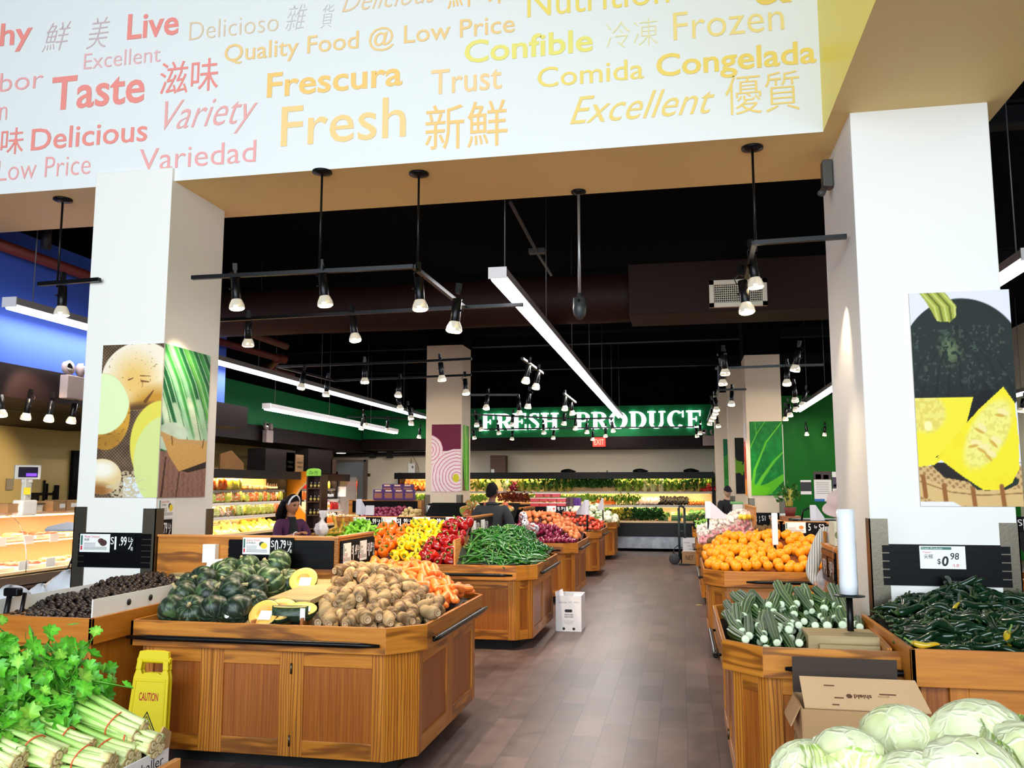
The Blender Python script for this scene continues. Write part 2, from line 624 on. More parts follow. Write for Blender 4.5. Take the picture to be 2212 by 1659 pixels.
def guard(x, y, sx, sy, z0, z1, label):
	"""L-shaped guard round a vertical corner; sx, sy point away from the column"""
	mb = MB()
	wd, th = 0.105, 0.007
	mb.box((x - sx * wd / 2 + sx * th, y + sy * th / 2, (z0 + z1) / 2), (wd, th, z1 - z0))
	mb.box((x + sx * th / 2, y - sy * wd / 2 + sy * th, (z0 + z1) / 2), (th, wd, z1 - z0))
	o = mk('corner_guard', mb, STEEL)
	tag(o, label, 'corner guard', 'steel corner guards on the columns')

guard(LCX0, LCY0, -1, -1, 0.0, 1.50, 'steel corner guard beside the deli case, on the potato-poster column')
guard(LCX1, LCY0, 1, -1, 0.0, 1.49, 'steel corner guard under the joint of the potato and greens posters')
guard(LCX1, LCY1, 1, 1, 0.0, 1.47, 'steel corner guard behind the green squash, rear edge of the column')
guard(RCX0, RCY0, -1, -1, 0.0, 1.46, 'steel corner guard behind the plastic bag roll')
guard(RCX1, RCY0, 1, -1, 0.0, 1.44, 'steel corner guard below the outer edge of the squash poster')
guard(-4.77, 15.7, -1, -1, 0, 1.5, 'steel corner guard on the onion-poster column, beside the purple boxes')
guard(-4.06, 15.7, 1, -1, 0, 1.5, 'steel corner guard on the onion-poster column, on the aisle side')
guard(1.16, 15.7, -1, -1, 0, 1.45, 'steel corner guard on the leaf-poster column, on the aisle side')
guard(1.77, 15.7, 1, -1, 0, 1.45, 'steel corner guard on the leaf-poster column, far from the aisle')
guard(1.05, 19.4, -1, -1, 0, 1.45, 'steel corner guard on the column behind the leaf-poster column')

# ------------------------------------------------------------------ words on the header
HY = BY0 - 0.004

def word(s, xl, yl, xr, cap, rgb, bold=0.0, shear=0.0, yr=None):
	"""word whose baseline starts at picture point (xl,yl) and ends at xr; cap = cap height in picture px at its start"""
	p = at_y(xl, yl, HY)
	# the right end lies on the same level line
	q = at_y(xr, yr if yr is not None else yl - (xr - xl) * 0.09, HY)
	h = at_y(xl, yl - cap, HY).z - p.z
	rgb = tuple(int(c + (250 - c) * .30) for c in rgb)
	bold = min(bold, 0 if ord(s[0]) > 999 else .017)
	key = 'ink_%d_%d_%d' % rgb
	letter(s, FRONT((p.x, HY, (p.z + q.z) / 2)), q.x - p.x, h, mat(key, rgb, 0.5), hdr, 'lettering', bold, shear)

CORAL, PINK, ORNG, GOLD, TANW, YLW = (232, 96, 82), (232, 126, 122), (240, 172, 72), (236, 180, 84), (214, 176, 130), (232, 196, 44)
word('Healthy', -160, 114, 68, 45, CORAL, 0.022, yr=94)
word('鮮', 90, 108, 150, 46, (186, 150, 150), -0.012, 0.25, yr=102)
word('美', 186, 102, 234, 50, (186, 150, 150), -0.012, 0.25, yr=96)
word('Live', 274, 84, 385, 52, CORAL, 0.022, yr=73)
word('Delicioso', 408, 88, 601, 40, TANW, -0.012, yr=66)
word('雜', 616, 64, 662, 42, (190, 178, 170), -0.014, 0.25, yr=58)
word('貨', 692, 58, 721, 38, (190, 178, 170), -0.014, 0.25, yr=54)
word('Delicious', 738, 26, 945, 46, (226, 178, 120), -0.008, 0.45, yr=4)
word('鮮味', 966, 12, 1100, 50, ORNG, 0.012, yr=0)
word('Nutrition', 1139, 37, 1446, 58, YLW, 0.0, yr=5)
word('&', 1632, 10, 1712, 70, (226, 176, 30), 0.02, yr=2)
word('Excellent', 180, 150, 346, 34, (224, 146, 146), -0.006, yr=133)
word('Quality Food @ Low Price', 484, 134, 1112, 36, (234, 178, 86), 0.006, yr=68)
word('Confible', 1003, 137, 1281, 46, (226, 206, 60), 0.02, yr=108)
word('冷凍', 1310, 102, 1421, 44, (222, 206, 130), -0.014, yr=92)
word('Frozen', 1455, 88, 1694, 60, (234, 196, 84), -0.004, yr=63)
word('Sabor', -62, 204, 92, 40, PINK, -0.006, yr=190)
word('Taste', 109, 237, 311, 68, CORAL, 0.016, yr=219)
word('滋味', 344, 200, 470, 52, CORAL, 0.014, yr=188)
word('Frescura', 576, 209, 869, 50, (240, 174, 56), 0.03, yr=183)
word('Trust', 931, 205, 1084, 52, (240, 184, 100), 0.006, yr=190)
word('Comida', 1161, 189, 1391, 42, (234, 194, 50), 0.004, yr=169)
word('Congelada', 1418, 166, 1764, 46, (232, 186, 36), 0.018, yr=133)
word('Variety', 354, 280, 555, 62, (226, 130, 124), -0.006, 0.42, yr=264)
word('Fresh', 606, 316, 876, 84, (242, 184, 88), 0.004, yr=294)
word('新鮮', 918, 318, 1096, 72, (242, 172, 66), 0.014, yr=304)
word('Excellent', 1231, 268, 1545, 58, (230, 186, 60), -0.002, 0.42, yr=243)
word('優質', 1568, 242, 1729, 64, (232, 186, 60), -0.006, yr=230)
word('n', -2, 260, 14, 44, PINK, -0.01, yr=259)
word('味', 0, 330, 49, 42, CORAL, 0.012, yr=326)
word('Delicious', 66, 324, 317, 45, CORAL, 0.008, yr=304)
word('Low Price', -6, 390, 194, 44, PINK, -0.01, yr=377)
word('Variedad', 300, 368, 552, 46, PINK, -0.004, yr=350)

# ------------------------------------------------------------------ lit store sign with slab serifs
SIGN = no_light(mat('sign_lit', (255, 255, 255), 0.4, emit=(240, 244, 255), estr=1.7))
SY = 22.335
TV, TH = .27, .085

def arc(cx, cy, rx, ry, a0, a1, tw, th, n=18):
	"""ring sector with thick sides and thin top and bottom"""
	out = []
	for i in range(n):
		q = []
		for r1, r2, k in ((rx, ry, i), (rx, ry, i + 1), (rx - tw, ry - th, i + 1), (rx - tw, ry - th, i)):
			a = math.radians(a0 + (a1 - a0) * k / n)
			q.append((cx + r1 * math.cos(a), cy + r2 * math.sin(a)))
		out.append(q)
	return out

def rects(*rs):
	return [[(a, b), (c, b), (c, d), (a, d)] for a, b, c, d in rs]

def s_curve():
	P = [(.90, .80), (.72, .95), (.46, .965), (.22, .88), (.17, .71), (.40, .58), (.64, .46), (.84, .31), (.80, .12), (.54, .035), (.28, .045), (.08, .20)]
	W_ = [.05, .05, .05, .10, .13, .13, .13, .13, .11, .05, .05, .05]
	L_, R_ = [], []
	for i, p in enumerate(P):
		a, b = P[max(0, i - 1)], P[min(len(P) - 1, i + 1)]
		d = Vector((b[0] - a[0], b[1] - a[1])).normalized()
		L_.append((p[0] - d.y * W_[i], p[1] + d.x * W_[i] * .8))
		R_.append((p[0] + d.y * W_[i], p[1] - d.x * W_[i] * .8))
	return [[L_[i], R_[i], R_[i + 1], L_[i + 1]] for i in range(len(P) - 1)]

GLYPH = {
	'F': rects((.12, 0, .40, 1), (0, 0, .56, .08), (0, .91, .96, 1), (.86, .66, .96, 1), (.4, .47, .7, .55), (.62, .37, .7, .65)),
	'E': rects((.12, 0, .40, 1), (0, 0, .98, .09), (0, .91, .95, 1), (.85, .68, .95, 1), (.88, 0, .98, .34), (.4, .47, .7, .55), (.62, .37, .7, .65)),
	'H': rects((.10, 0, .34, 1), (.66, 0, .90, 1), (0, 0, .44, .08), (.56, 0, 1, .08), (0, .92, .44, 1), (.56, .92, 1, 1), (.34, .46, .66, .55)),
	'P': rects((.12, 0, .38, 1), (0, 0, .54, .08), (0, .92, .58, 1), (.38, .43, .58, .515)) + arc(.56, .715, .42, .285, -90, 90, TV, TH),
	'R': rects((.12, 0, .38, 1), (0, 0, .48, .08), (0, .92, .56, 1), (.38, .45, .56, .535)) + arc(.54, .725, .40, .275, -90, 90, TV, TH) + [[(.44, .50), (.68, .50), (.98, .06), (.74, .0)], [(.72, 0), (1.04, 0), (1.04, .08), (.76, .08)]],
	'D': rects((.10, 0, .36, 1), (0, 0, .46, .08), (0, .92, .46, 1)) + arc(.44, .5, .55, .5, -90, 90, TV, TH),
	'O': arc(.5, .5, .5, .52, 0, 360, TV, TH, 36),
	'C': arc(.5, .5, .5, .52, 48, 318, TV, TH, 30) + rects((.84, .62, .94, 1.0)),
	'U': rects((.08, .3, .34, 1), (.70, .3, .86, 1), (-.02, .92, .44, 1), (.60, .92, .98, 1)) + arc(.47, .33, .39, .35, 180, 360, .20, TH),
	'S': s_curve() + rects((.84, .68, .93, .99), (.05, .01, .14, .33)),
}

def serif_letter(ch, M, wd, ht):
	mb = MB()
	for q in GLYPH[ch]:
		mb.extrude([(x * wd, y * ht) for x, y in q], M, 0.06)
	return mb

sg = thing('store_sign', 'white lit FRESH PRODUCE sign on the green band over the back wall', 'sign', (-2.3, SY, 3.15))
for ch, (a, b) in zip('FRESH', [(1041, 1069), (1071, 1106), (1108, 1138), (1142, 1166), (1169, 1207)]):
	p, q = at_y(a, 931, SY), at_y(b, 931, SY)
	mk('letter', serif_letter(ch, FRONT((p.x, SY, 3.15)), q.x - p.x, 0.44), SIGN, sg)
for ch, (a, b) in zip('PRODUCE', [(1244, 1275), (1278, 1312), (1316, 1356), (1360, 1397), (1400, 1439), (1442, 1480), (1483, 1516)]):
	p, q = at_y(a, 931, SY), at_y(b, 931, SY)
	mk('letter', serif_letter(ch, FRONT((p.x, SY, 3.15)), q.x - p.x, 0.44), SIGN, sg)

ex = thing('exit_sign', 'red lit EXIT sign on the dark band below the store sign', 'exit sign', (-2.05, 22.26, 2.68))
p, q = at_y(1281, 965, 22.28), at_y(1308, 945, 22.28)
mk('panel', MB().box(((p.x + q.x) / 2, 22.25, (p.z + q.z) / 2), (q.x - p.x, .08, q.z - p.z)), no_light(mat('exit_red', (190, 20, 14), 0.4, emit=(220, 30, 18), estr=0.9)), ex)
letter('EXIT', FRONT((p.x + .035, 22.207, p.z + .05)), q.x - p.x - .07, q.z - p.z - .1, no_light(mat('exit_text', (255, 120, 100), 0.4, emit=(255, 110, 90), estr=1.4)), ex, bold=0.02)

# ------------------------------------------------------------------ ceiling services
mb = MB()
ring = [(-6.38 + i * 0.42, 10.2, 3.92) for i in range(18)]
mb.tube(ring, [0.30 + 0.006 * (i % 2) for i in range(18)], 16)
tag(mk('air_duct', mb, DUCT), 'brown round air duct crossing under the black ceiling', 'duct')
mb = MB().box((0.9, 10.15, 3.92), (2.9, 0.75, 0.6))
tag(mk('air_duct_box', mb, DUCT, bevel=0.01), 'dark brown square duct carrying the pale air grille', 'duct')
gx0, gx1, gz0, gz1 = 0.36, 0.99, 3.66, 3.97
gr = thing('air_grille', 'cream square-mesh air grille on the dark duct', 'grille', (0.68, 9.75, 3.8))
mb = MB()
for z in (gz0 + .025, gz1 - .025):
	mb.box(((gx0 + gx1) / 2, 9.75, z), (gx1 - gx0, .05, .05))
for x in (gx0 + .025, gx1 - .025):
	mb.box((x, 9.75, (gz0 + gz1) / 2), (.05, .05, gz1 - gz0))
mk('frame', mb, CREAM, gr)
mb = MB()
for i in range(1, 24):
	mb.box((gx0 + .04 + i * (gx1 - gx0 - .08) / 24, 9.755, (gz0 + gz1) / 2), (.006, .02, gz1 - gz0 - .08))
for i in range(1, 9):
	mb.box(((gx0 + gx1) / 2, 9.76, gz0 + .04 + i * (gz1 - gz0 - .08) / 9), (gx1 - gx0 - .08, .02, .006))
mk('mesh_grid', mb, CREAM, gr)
mk('backing', MB().box(((gx0 + gx1) / 2, 9.775, (gz0 + gz1) / 2), (gx1 - gx0 - .02, .01, gz1 - gz0 - .02)), BLACKM, gr)

REDP = mat('red_pipe', (96, 26, 16), 0.55)
mb = MB()
pts = [at_z(470, 737, 3.75), at_z(605, 775, 3.75), at_z(578, 797, 3.75), at_z(632, 812, 3.75)]
mb.tube(pts, 0.055, 10)
for p in pts[1:3]:
	mb.tube([p - Vector((0.05, 0.09, 0)), p + Vector((0.05, 0.09, 0))], 0.075, 10)
tag(mk('sprinkler_pipe', mb, REDP), 'dark red sprinkler pipe with two elbows beside the potato-poster column', 'pipe')
mb = MB().tube([(-6.62, 6.9, 4.05), (-6.62, 13.5, 4.05)], 0.06, 10)
tag(mk('sprinkler_pipe', mb, REDP), 'dark red straight pipe running above the blue deli wall', 'pipe')
mb = MB().tube([(-6.7, 7.4, 4.38), (-4.7, 7.4, 4.38)], 0.05, 8).tube([(-6.3, 7.4, 4.35), (-6.3, 7.4, 4.05)], .05, 8)
tag(mk('black_pipe', mb, mat('pipe_black', (26, 24, 26), .5)), 'black pipe under the ceiling beyond the header, above the blue wall', 'pipe')
GREYP = mat('dark_steel', (10, 10, 13), 0.6, spec=.1)
for k, (y, z) in enumerate([(7.9, 4.9), (12.4, 4.75), (14.6, 4.8), (17.5, 4.7), (20.5, 4.6)]):
	mb = MB().box((-2, y, z), (14, .09, .16)).box((-2, y, z + .09), (14, .18, .03)).box((-2, y, z - .09), (14, .18, .03))
	struct('beam_ceiling', mb, GREYP)
mb = MB().tube([at_z(1102, 436, 4.6), at_z(1160, 545, 4.6), at_z(1212, 628, 4.6)], 0.02, 6)
mb.box(at_z(1160, 543, 4.6), (.2, .1, .06))
tag(mk('conduit', mb, mat('conduit_grey', (92, 92, 94), .5, .3)), 'thin grey conduit run with clamps under the black ceiling', 'conduit')
bw = thing('wall_mounted_pipe', 'dark pipe under the soffit on the back wall', 'pipe', (-8, 23.3, 2.45))
p, q = at_y(722, 984, 23.3), at_y(918, 980, 23.3)
mk('tube', MB().tube([p, q], 0.055, 10), mat('pipe_black', (26, 24, 26), .5), bw)
for x in (805, 842):
	c = at_y(x, 982, 23.3)
	mk('bracket', MB().box(c, (.16, .14, .2)).tube([c, c + Vector((0, 0, .3))], 0.02, 6), mat('pipe_black', (26, 24, 26), .5), bw)
for x, y in ((737, 971),):
	c = at_y(x, y, 22.9)
	tag(mk('ceiling_light', MB().lathe([(.13, 0), (.13, -.03), (.02, -.035)], 16, M=Matrix.Translation((c.x, c.y, 2.62))), no_light(mat('downlight', (255, 255, 255), .4, emit=(255, 250, 240), estr=3))),
		'round white ceiling light beside the grey door', 'ceiling light')

def emergency(x, y, Y, face, label):
	c = at_y(x, y, Y) if face == 'y' else at_x(x, y, Y)
	s = 1.0
	t = thing('emergency_light', label, 'emergency light', c, 'twin-head emergency lights')
	W = mat('emergency_white', (150, 132, 128), 0.6, spec=.2)
	out = Vector((0, -1, 0)) if face == 'y' else Vector((1, 0, 0))
	side = Vector((1, 0, 0)) if face == 'y' else Vector((0, 1, 0))
	rot = Matrix((side, out.cross(side) * 0 + (-out), Vector((0, 0, 1)))).transposed()
	mk('housing', MB().box(c + out * .06, (.30, .10, .26), rot), W, t, bevel=0.01)
	for k, sgn in enumerate((-1, 1)):
		h = c + side * (.10 * sgn) + Vector((0, 0, .21)) + out * .06
		d = (out + side * (.9 * (sgn > 0)) + Vector((0, 0, .1))).normalized()
		M = frame(h, d.orthogonal(), d.cross(d.orthogonal()))
		mb = MB().lathe([(.03, -.05), (.075, -.02), (.08, .03), (.06, .035)], 14, M=M)
		hd = mk('lamp_head', mb, W, t)
		mk('lens', MB().lathe([(.06, .036), (.055, .04), (.01, .045)], 14, M=M), CHROME, hd)
	return t

emergency(147, 838, -6.66, 'x', 'twin-head emergency light on the dark band of the deli')
emergency(573, 943, -8.56, 'x', 'twin-head emergency light on the dark band above the packaged salads')
emergency(1531, 952, 22.1, 'y', 'twin-head emergency light at the end of the back soffit')

# ================================================================== LIGHT FITTINGS
def tube_row(name, x, y0, y1, z, label, power, n, double=True):
	t = thing(name, label, 'fluorescent light', (x, y0, z), 'rows of fluorescent lights')
	seg = (y1 - y0) / n
	mb = MB()
	mb.box((x, (y0 + y1) / 2, z + 0.055), (0.15, y1 - y0, 0.07))
	mk('housing', mb, mat('fixture_grey', (120, 116, 116), .45), t)
	mk('end_plate', MB().box((x, y0 - 0.006, z + .045), (.16, .012, .10)), mat('fixture_end', (206, 200, 200), .4), t)
	for k in range(n):
		mb = MB()
		a, b = y0 + k * seg + .02, y0 + (k + 1) * seg - .02
		for dx in ((-.038, .038) if double else (0,)):
			mb.tube([(x + dx, a, z), (x + dx, b, z)], 0.026 if double else .02, 8)
		mk('tube', mb, TUBE, t)
	for yy in np.arange(y0 + .3, y1, 2.4):
		mk('hanger', MB().tube([(x, yy, z + .08), (x, yy, 5.3)], 0.006, 5), mat('rod_grey', (110, 110, 112), .4, .5), t)
	if power:
		l = area_light('fluorescent_glow', (x, (y0 + y1) / 2, z - 0.03), (0, 0, -1), 0.12, y1 - y0, power, FLUO)
		l.rotation_euler = (0, 0, 0)

tube_row('fluorescent_row', -1.50, 6.98, 22.0, 3.42, 'long bright double-tube light row running down the middle of the shop to the store sign', 170, 6)
tube_row('fluorescent_row', -6.48, 7.18, 21.2, 3.42, 'bright tube light row starting in front of the blue deli wall', 170, 6)
tube_row('fluorescent_row', -7.05, 13.7, 20.6, 3.0, 'short low tube light row in front of the green band', 40, 3)
tube_row('fluorescent_row', 2.74, 7.2, 21.0, 3.42, 'bright tube light row beyond the squash-poster column, over the green wall side', 100, 6)
tube_row('fluorescent_row', 6.45, 8.0, 21.0, 3.42, 'tube light row near the outer wall, past the squash poster edge', 60, 5)

def spot_meshes():
	ad = MB().box((0, 0, .335), (.035, .035, .05)).box((0, 0, .30), (.02, .05, .03))
	ad.tube([(.0, .02, .30), (.05, .03, .27), (.04, .02, .23), (.0, .0, .22)], .005, 5)
	ho = MB().lathe([(.015, .25), (.034, .245), (.036, .08), (.030, .07)], 14)
	ho.tube([(.035, 0, .16), (.055, 0, .16)], .008, 6)
	bu = MB().lathe([(.026, .085), (.040, .072), (.056, .035), (.060, .010), (.058, .004)], 16)
	le = MB().lathe([(.056, .003), (.045, -.006), (.004, -.010)], 16)
	return ('track_spotlight', me_of(ad, 'spot_adapter', BLACK), [('housing', me_of(ho, 'spot_housing', BLACK), []), ('bulb', me_of(bu, 'spot_bulb', LENS), [('lens', me_of(le, 'spot_lens', BULB), [])])])

SPOT = spot_meshes()
ORD = ['first', 'second', 'third', 'fourth', 'fifth', 'sixth', 'seventh', 'eighth', 'ninth', 'tenth', 'eleventh', 'twelfth', 'thirteenth', 'fourteenth', 'fifteenth', 'sixteenth', 'seventeenth', 'eighteenth', 'nineteenth', 'twentieth', 'twenty-first', 'twenty-second']

def spots(lst, z, group, phrase, Y=None, tilt=0.18, s=.9, face=None):
	out = []
	lst = sorted(lst)
	for k, (x, y) in enumerate(lst):
		p = at_y(x, y, Y) if Y else at_z(x, y, z)
		if p.y > 22:
			p = at_y(x, y, 22.0 - 0.1 * (k % 3))
		az = RND.uniform(0, 2 * PI) if face is None else face
		M = Matrix.Translation(p) @ Matrix.Rotation(az, 4, 'Z') @ Matrix.Rotation(tilt * RND.uniform(.5, 1.4), 4, 'Y')
		put(SPOT, M, 'black track spotlight, %s along %s' % (ORD[k], phrase), 'spotlight', group, s)
		out.append(p)
	return out

FRONT_ROW = spots([(512, 668), (703, 661), (908, 670), (980, 717)], 2.9, 'spotlights on the front track', 'the bent track beside the potato-poster column, counting towards the aisle', Y=5.95, s=1.0, tilt=.12)
spots([(1633, 622), (1614, 676)], 2.9, 'spotlights on the short track by the squash column', 'the short track by the squash-poster column, counting inward', Y=6.3, s=1.0, tilt=.1)
spots([(133, 682)], 2.9, 'spotlights above the deli', 'the short track before the blue wall', Y=6.0, s=1.0, tilt=.05)
spots([(55, 906), (105, 910), (153, 914), (4, 900)], 2.35, 'spotlights in front of the tan deli wall', 'the track in front of the tan deli wall', tilt=.15)
spots([(536, 748), (768, 737)], 2.9, 'spotlights on the second track', 'the second track from the header', tilt=.2)
spots([(955, 823), (1007, 852), (788, 828), (704, 856), (650, 840), (860, 857)], 2.9, 'spotlights around the onion-poster column', 'the tracks around the onion-poster column')
spots([(1135, 827), (1157, 840)], 2.9, 'spotlights on the short slanted track', 'the short slanted track in mid shop')
spots([(1220, 886), (1237, 896)], 2.85, 'spotlights on the far slanted track', 'the far slanted track before the store sign')
spots([(1050, 884), (1140, 882), (1122, 895), (1030, 921), (1040, 930), (1106, 920), (1078, 938), (1106, 950), (1175, 937), (1195, 948), (1243, 928), (1268, 936), (1280, 951), (1308, 944), (1218, 918), (1325, 933)], 2.75, 'spotlights in front of the store sign', 'the tracks in front of the store sign', s=.85)
spots([(865, 885), (888, 906), (780, 928), (835, 932), (790, 921), (905, 946), (888, 918), (1025, 948)], 2.8, 'spotlights in front of the green band', 'the tracks in front of the green band')
spots([(1567, 810), (1562, 832), (1548, 888), (1546, 896), (1541, 903), (1537, 910), (1533, 918), (1552, 923), (1506, 944), (1512, 938), (1580, 876)], 2.85, 'spotlights on the aisle side of the leaf-poster column', 'the tracks on the aisle side of the leaf-poster column')
spots([(1717, 802), (1700, 832), (1718, 868), (1733, 878), (1720, 888), (1707, 900), (1697, 908), (1743, 940), (1748, 947), (1781, 941), (1720, 953)], 2.85, 'spotlights before the green wall', 'the tracks before the green wall')
spots([(2205, 890)], 2.85, 'spotlights past the squash poster', 'the track past the squash poster edge')

def rail(pts, label, z=3.26):
	mb = MB()
	P = [at_z(x, y, z) for x, y in pts]
	for a, b in zip(P[:-1], P[1:]):
		if b.y > 22.1:
			b = a + (b - a) * ((22.1 - a.y) / (b.y - a.y))
		mb.bar(a, b, .034, .03)
	return tag(mk('track_rail', mb, BLACK), label, 'light track', 'black light tracks')

rail([(415, 600), (893, 576), (1003, 664)], 'bent black light track fixed to the potato-poster column')
rail([(1829, 511), (1629, 525), (1612, 600)], 'black light track fixed to the squash-poster column')
rail([(84, 614), (215, 604)], 'short black light track in front of the blue wall', 3.24)
rail([(462, 692), (1000, 664), (1130, 658)], 'second black light track below the brown duct')
rail([(600, 792), (920, 780), (1019, 775)], 'black light track crossing the top of the onion-poster column')
rail([(600, 792), (722, 822), (1018, 810)], 'black light track bending round behind the onion-poster column')
rail([(1000, 853), (1120, 853)], 'short black light track on the aisle side of the onion-poster column', 3.05)
rail([(1128, 774), (1172, 806)], 'short slanted light track in mid shop')
rail([(1218, 850), (1243, 869)], 'small slanted light track before the store sign', 3.1)
rail([(1567, 765), (1555, 800)], 'light track on the aisle side of the leaf-poster column', 3.2)
rail([(1545, 796), (1690, 790), (1780, 788)], 'light track crossing the top of the leaf-poster column', 3.2)
rail([(1552, 842), (1529, 908)], 'row track of five lamps beside the store sign', 3.15)
rail([(1552, 842), (1612, 841)], 'light track crossing the top of the column behind the leaf poster', 3.15)
rail([(1695, 932), (1786, 938)], 'far light track in front of the dark part of the green wall', 3.0)
rail([(1018, 895), (1240, 905), (1325, 903)], 'upper far light track in front of the store sign', 3.0)
rail([(1018, 928), (1200, 925), (1500, 922)], 'lower far light track in front of the store sign', 2.95)
rail([(750, 900), (915, 905)], 'far light track in front of the green band', 3.05)
rail([(0, 882), (172, 897)], 'light track in front of the tan deli wall', 2.57)

for (x, y, x2, y2, nm) in [(696, 370, 694, 580, 'nearer the potato-poster column'), (905, 374, 908, 583, 'over the bend of the front track'), (1625, 318, 1627, 524, 'near the squash-poster column'), (136, 430, 130, 610, 'beside the deli, before the blue wall')]:
	c = at_z(x, y, BZ)
	t = thing('ceiling_pendant', 'black round canopy and stem holding a light track, ' + nm, 'track pendant', c, 'black stems of the light tracks')
	mk('canopy', MB().lathe([(.075, 0), (.075, -.014), (.02, -.03)], 20, M=Matrix.Translation(c)), BLACK, t)
	mk('stem', MB().tube([c, (c.x, c.y, 3.27)], 0.009, 8), BLACK, t)

c = Vector((-0.76, 6.64, BZ))
t = thing('drop_cord', 'grey conduit drop with dark hanging socket box', 'hanging socket', c)
mk('canopy', MB().lathe([(.06, 0), (.06, -.014), (.02, -.03)], 18, M=Matrix.Translation(c)), BLACK, t)
mk('stem', MB().tube([c, (c.x, c.y, 3.16)], 0.012, 8), mat('rod_light', (150, 150, 150), .35, .7), t)
bx = mk('socket_box', MB().lathe([(.015, 3.18), (.02, 3.15), (.05, 3.14), (.053, 3.07), (.055, 3.065), (.052, 3.04), (.045, 3.0), (.02, 2.97), (.004, 2.965)], 18, M=Matrix.Translation((c.x, c.y, 0))), mat('socket_dark', (42, 46, 48), .45), t)
mk('screw', MB().lathe([(.012, 0), (.01, .004)], 10, M=frame((c.x, c.y - .052, 3.11), (1, 0, 0), (0, 0, 1))), GREYP, bx)

# sensor box on the beam end beside the squash column
c = at_y(1797, 312, 6.2)
t = thing('wall_speaker', 'small grey box bracket fixed at the top of the squash-poster column', 'bracket', c)
mk('housing', MB().box((1.07, 6.2, 3.86), (.07, .10, .20)), mat('box_grey', (74, 72, 66), .5, .3), t, bevel=.008)
mk('swivel', MB().tube([(1.05, 6.18, 3.77), (1.02, 6.13, 3.70), (1.0, 6.08, 3.69)], .022, 8), mat('box_grey', (74, 72, 66), .5, .3), t)

# lamps that throw warm light on the displays
for (p, q, e) in [
	((-3.1, 5.6, 2.88), (-2.9, 5.3, 0.9), 120), ((-2.4, 5.7, 2.88), (-2.0, 5.2, 0.9), 120), ((-1.7, 5.9, 2.88), (-1.6, 5.9, 0.9), 170), ((-1.95, 7.3, 2.85), (-1.7, 5.4, .6), 60),
	((-3.2, 8.0, 2.9), (-3.0, 9.1, 0.9), 110), ((-2.2, 8.0, 2.9), (-2.4, 9.1, 0.9), 120), ((-1.6, 8.3, 2.9), (-1.8, 9.3, 0.9), 110), ((-1.6, 7.9, 2.9), (-1.8, 8.9, 0.3), 60),
	((-1.9, 11.8, 2.9), (-1.9, 12.8, 0.9), 110), ((-1.9, 15.6, 2.9), (-1.9, 16.8, 0.9), 100), ((-1.9, 18.6, 2.9), (-1.9, 20.2, .9), 90),
	((0.55, 6.2, 2.88), (0.7, 5.3, 0.8), 70), ((0.6, 7.6, 2.9), (0.8, 9.0, 0.9), 130), ((1.1, 7.8, 2.9), (1.2, 9.1, 0.9), 80), ((0.6, 11.6, 2.9), (0.8, 13, 0.9), 110), ((.7, 15.2, 2.9), (.8, 16.8, .9), 80),
	((-3.6, 5.75, 2.9), (-3.83, 6.2, 2.2), 30), ((1.0, 5.9, 2.9), (1.11, 6.1, 2.3), 25),
	((-6.3, 7.5, 3.0), (-7.6, 8.4, 1.2), 110), ((-8.2, 8.6, 2.35), (-9.9, 9.2, 1.6), 100), ((-8.2, 10.6, 2.35), (-9.9, 10.6, 1.6), 100),
	((-2.6, 20.0, 2.9), (-2.6, 23.5, 2.2), 60), ((-6.5, 20.5, 2.9), (-7.5, 23.5, 2.0), 60),
	((3.4, 18.0, 2.9), (3.6, 21.6, 1.3), 80), ((-4.4, 14.2, 2.9), (-4.4, 15.7, 2.6), 20), ((1.45, 14.3, 2.9), (1.45, 15.7, 2.6), 20),
]:
	spot_light('display_lamp', p, q, e * .85, WARM, 1.25)

# ================================================================== PRINTED PANELS ON THE COLUMNS
def noise(h, w, s, seed, octv=1):
	g = np.random.default_rng(seed)
	out = np.zeros((h, w))
	amp, tot = 1.0, 0
	for o in range(octv):
		gh, gw = int(max(2, s * 2 ** o * h / w)) + 2, int(max(2, s * 2 ** o)) + 2
		a = g.random((gh, gw))
		yy, xx = np.linspace(0, gh - 1.001, h), np.linspace(0, gw - 1.001, w)
		iy, ix = yy.astype(int), xx.astype(int)
		fy, fx = (yy - iy)[:, None], (xx - ix)[None, :]
		fy, fx = fy * fy * (3 - 2 * fy), fx * fx * (3 - 2 * fx)
		v = a[iy][:, ix] * (1 - fy) * (1 - fx) + a[iy + 1][:, ix] * fy * (1 - fx) + a[iy][:, ix + 1] * (1 - fy) * fx + a[iy + 1][:, ix + 1] * fy * fx
		out += v * amp
		tot += amp
		amp *= .5
	return out / tot

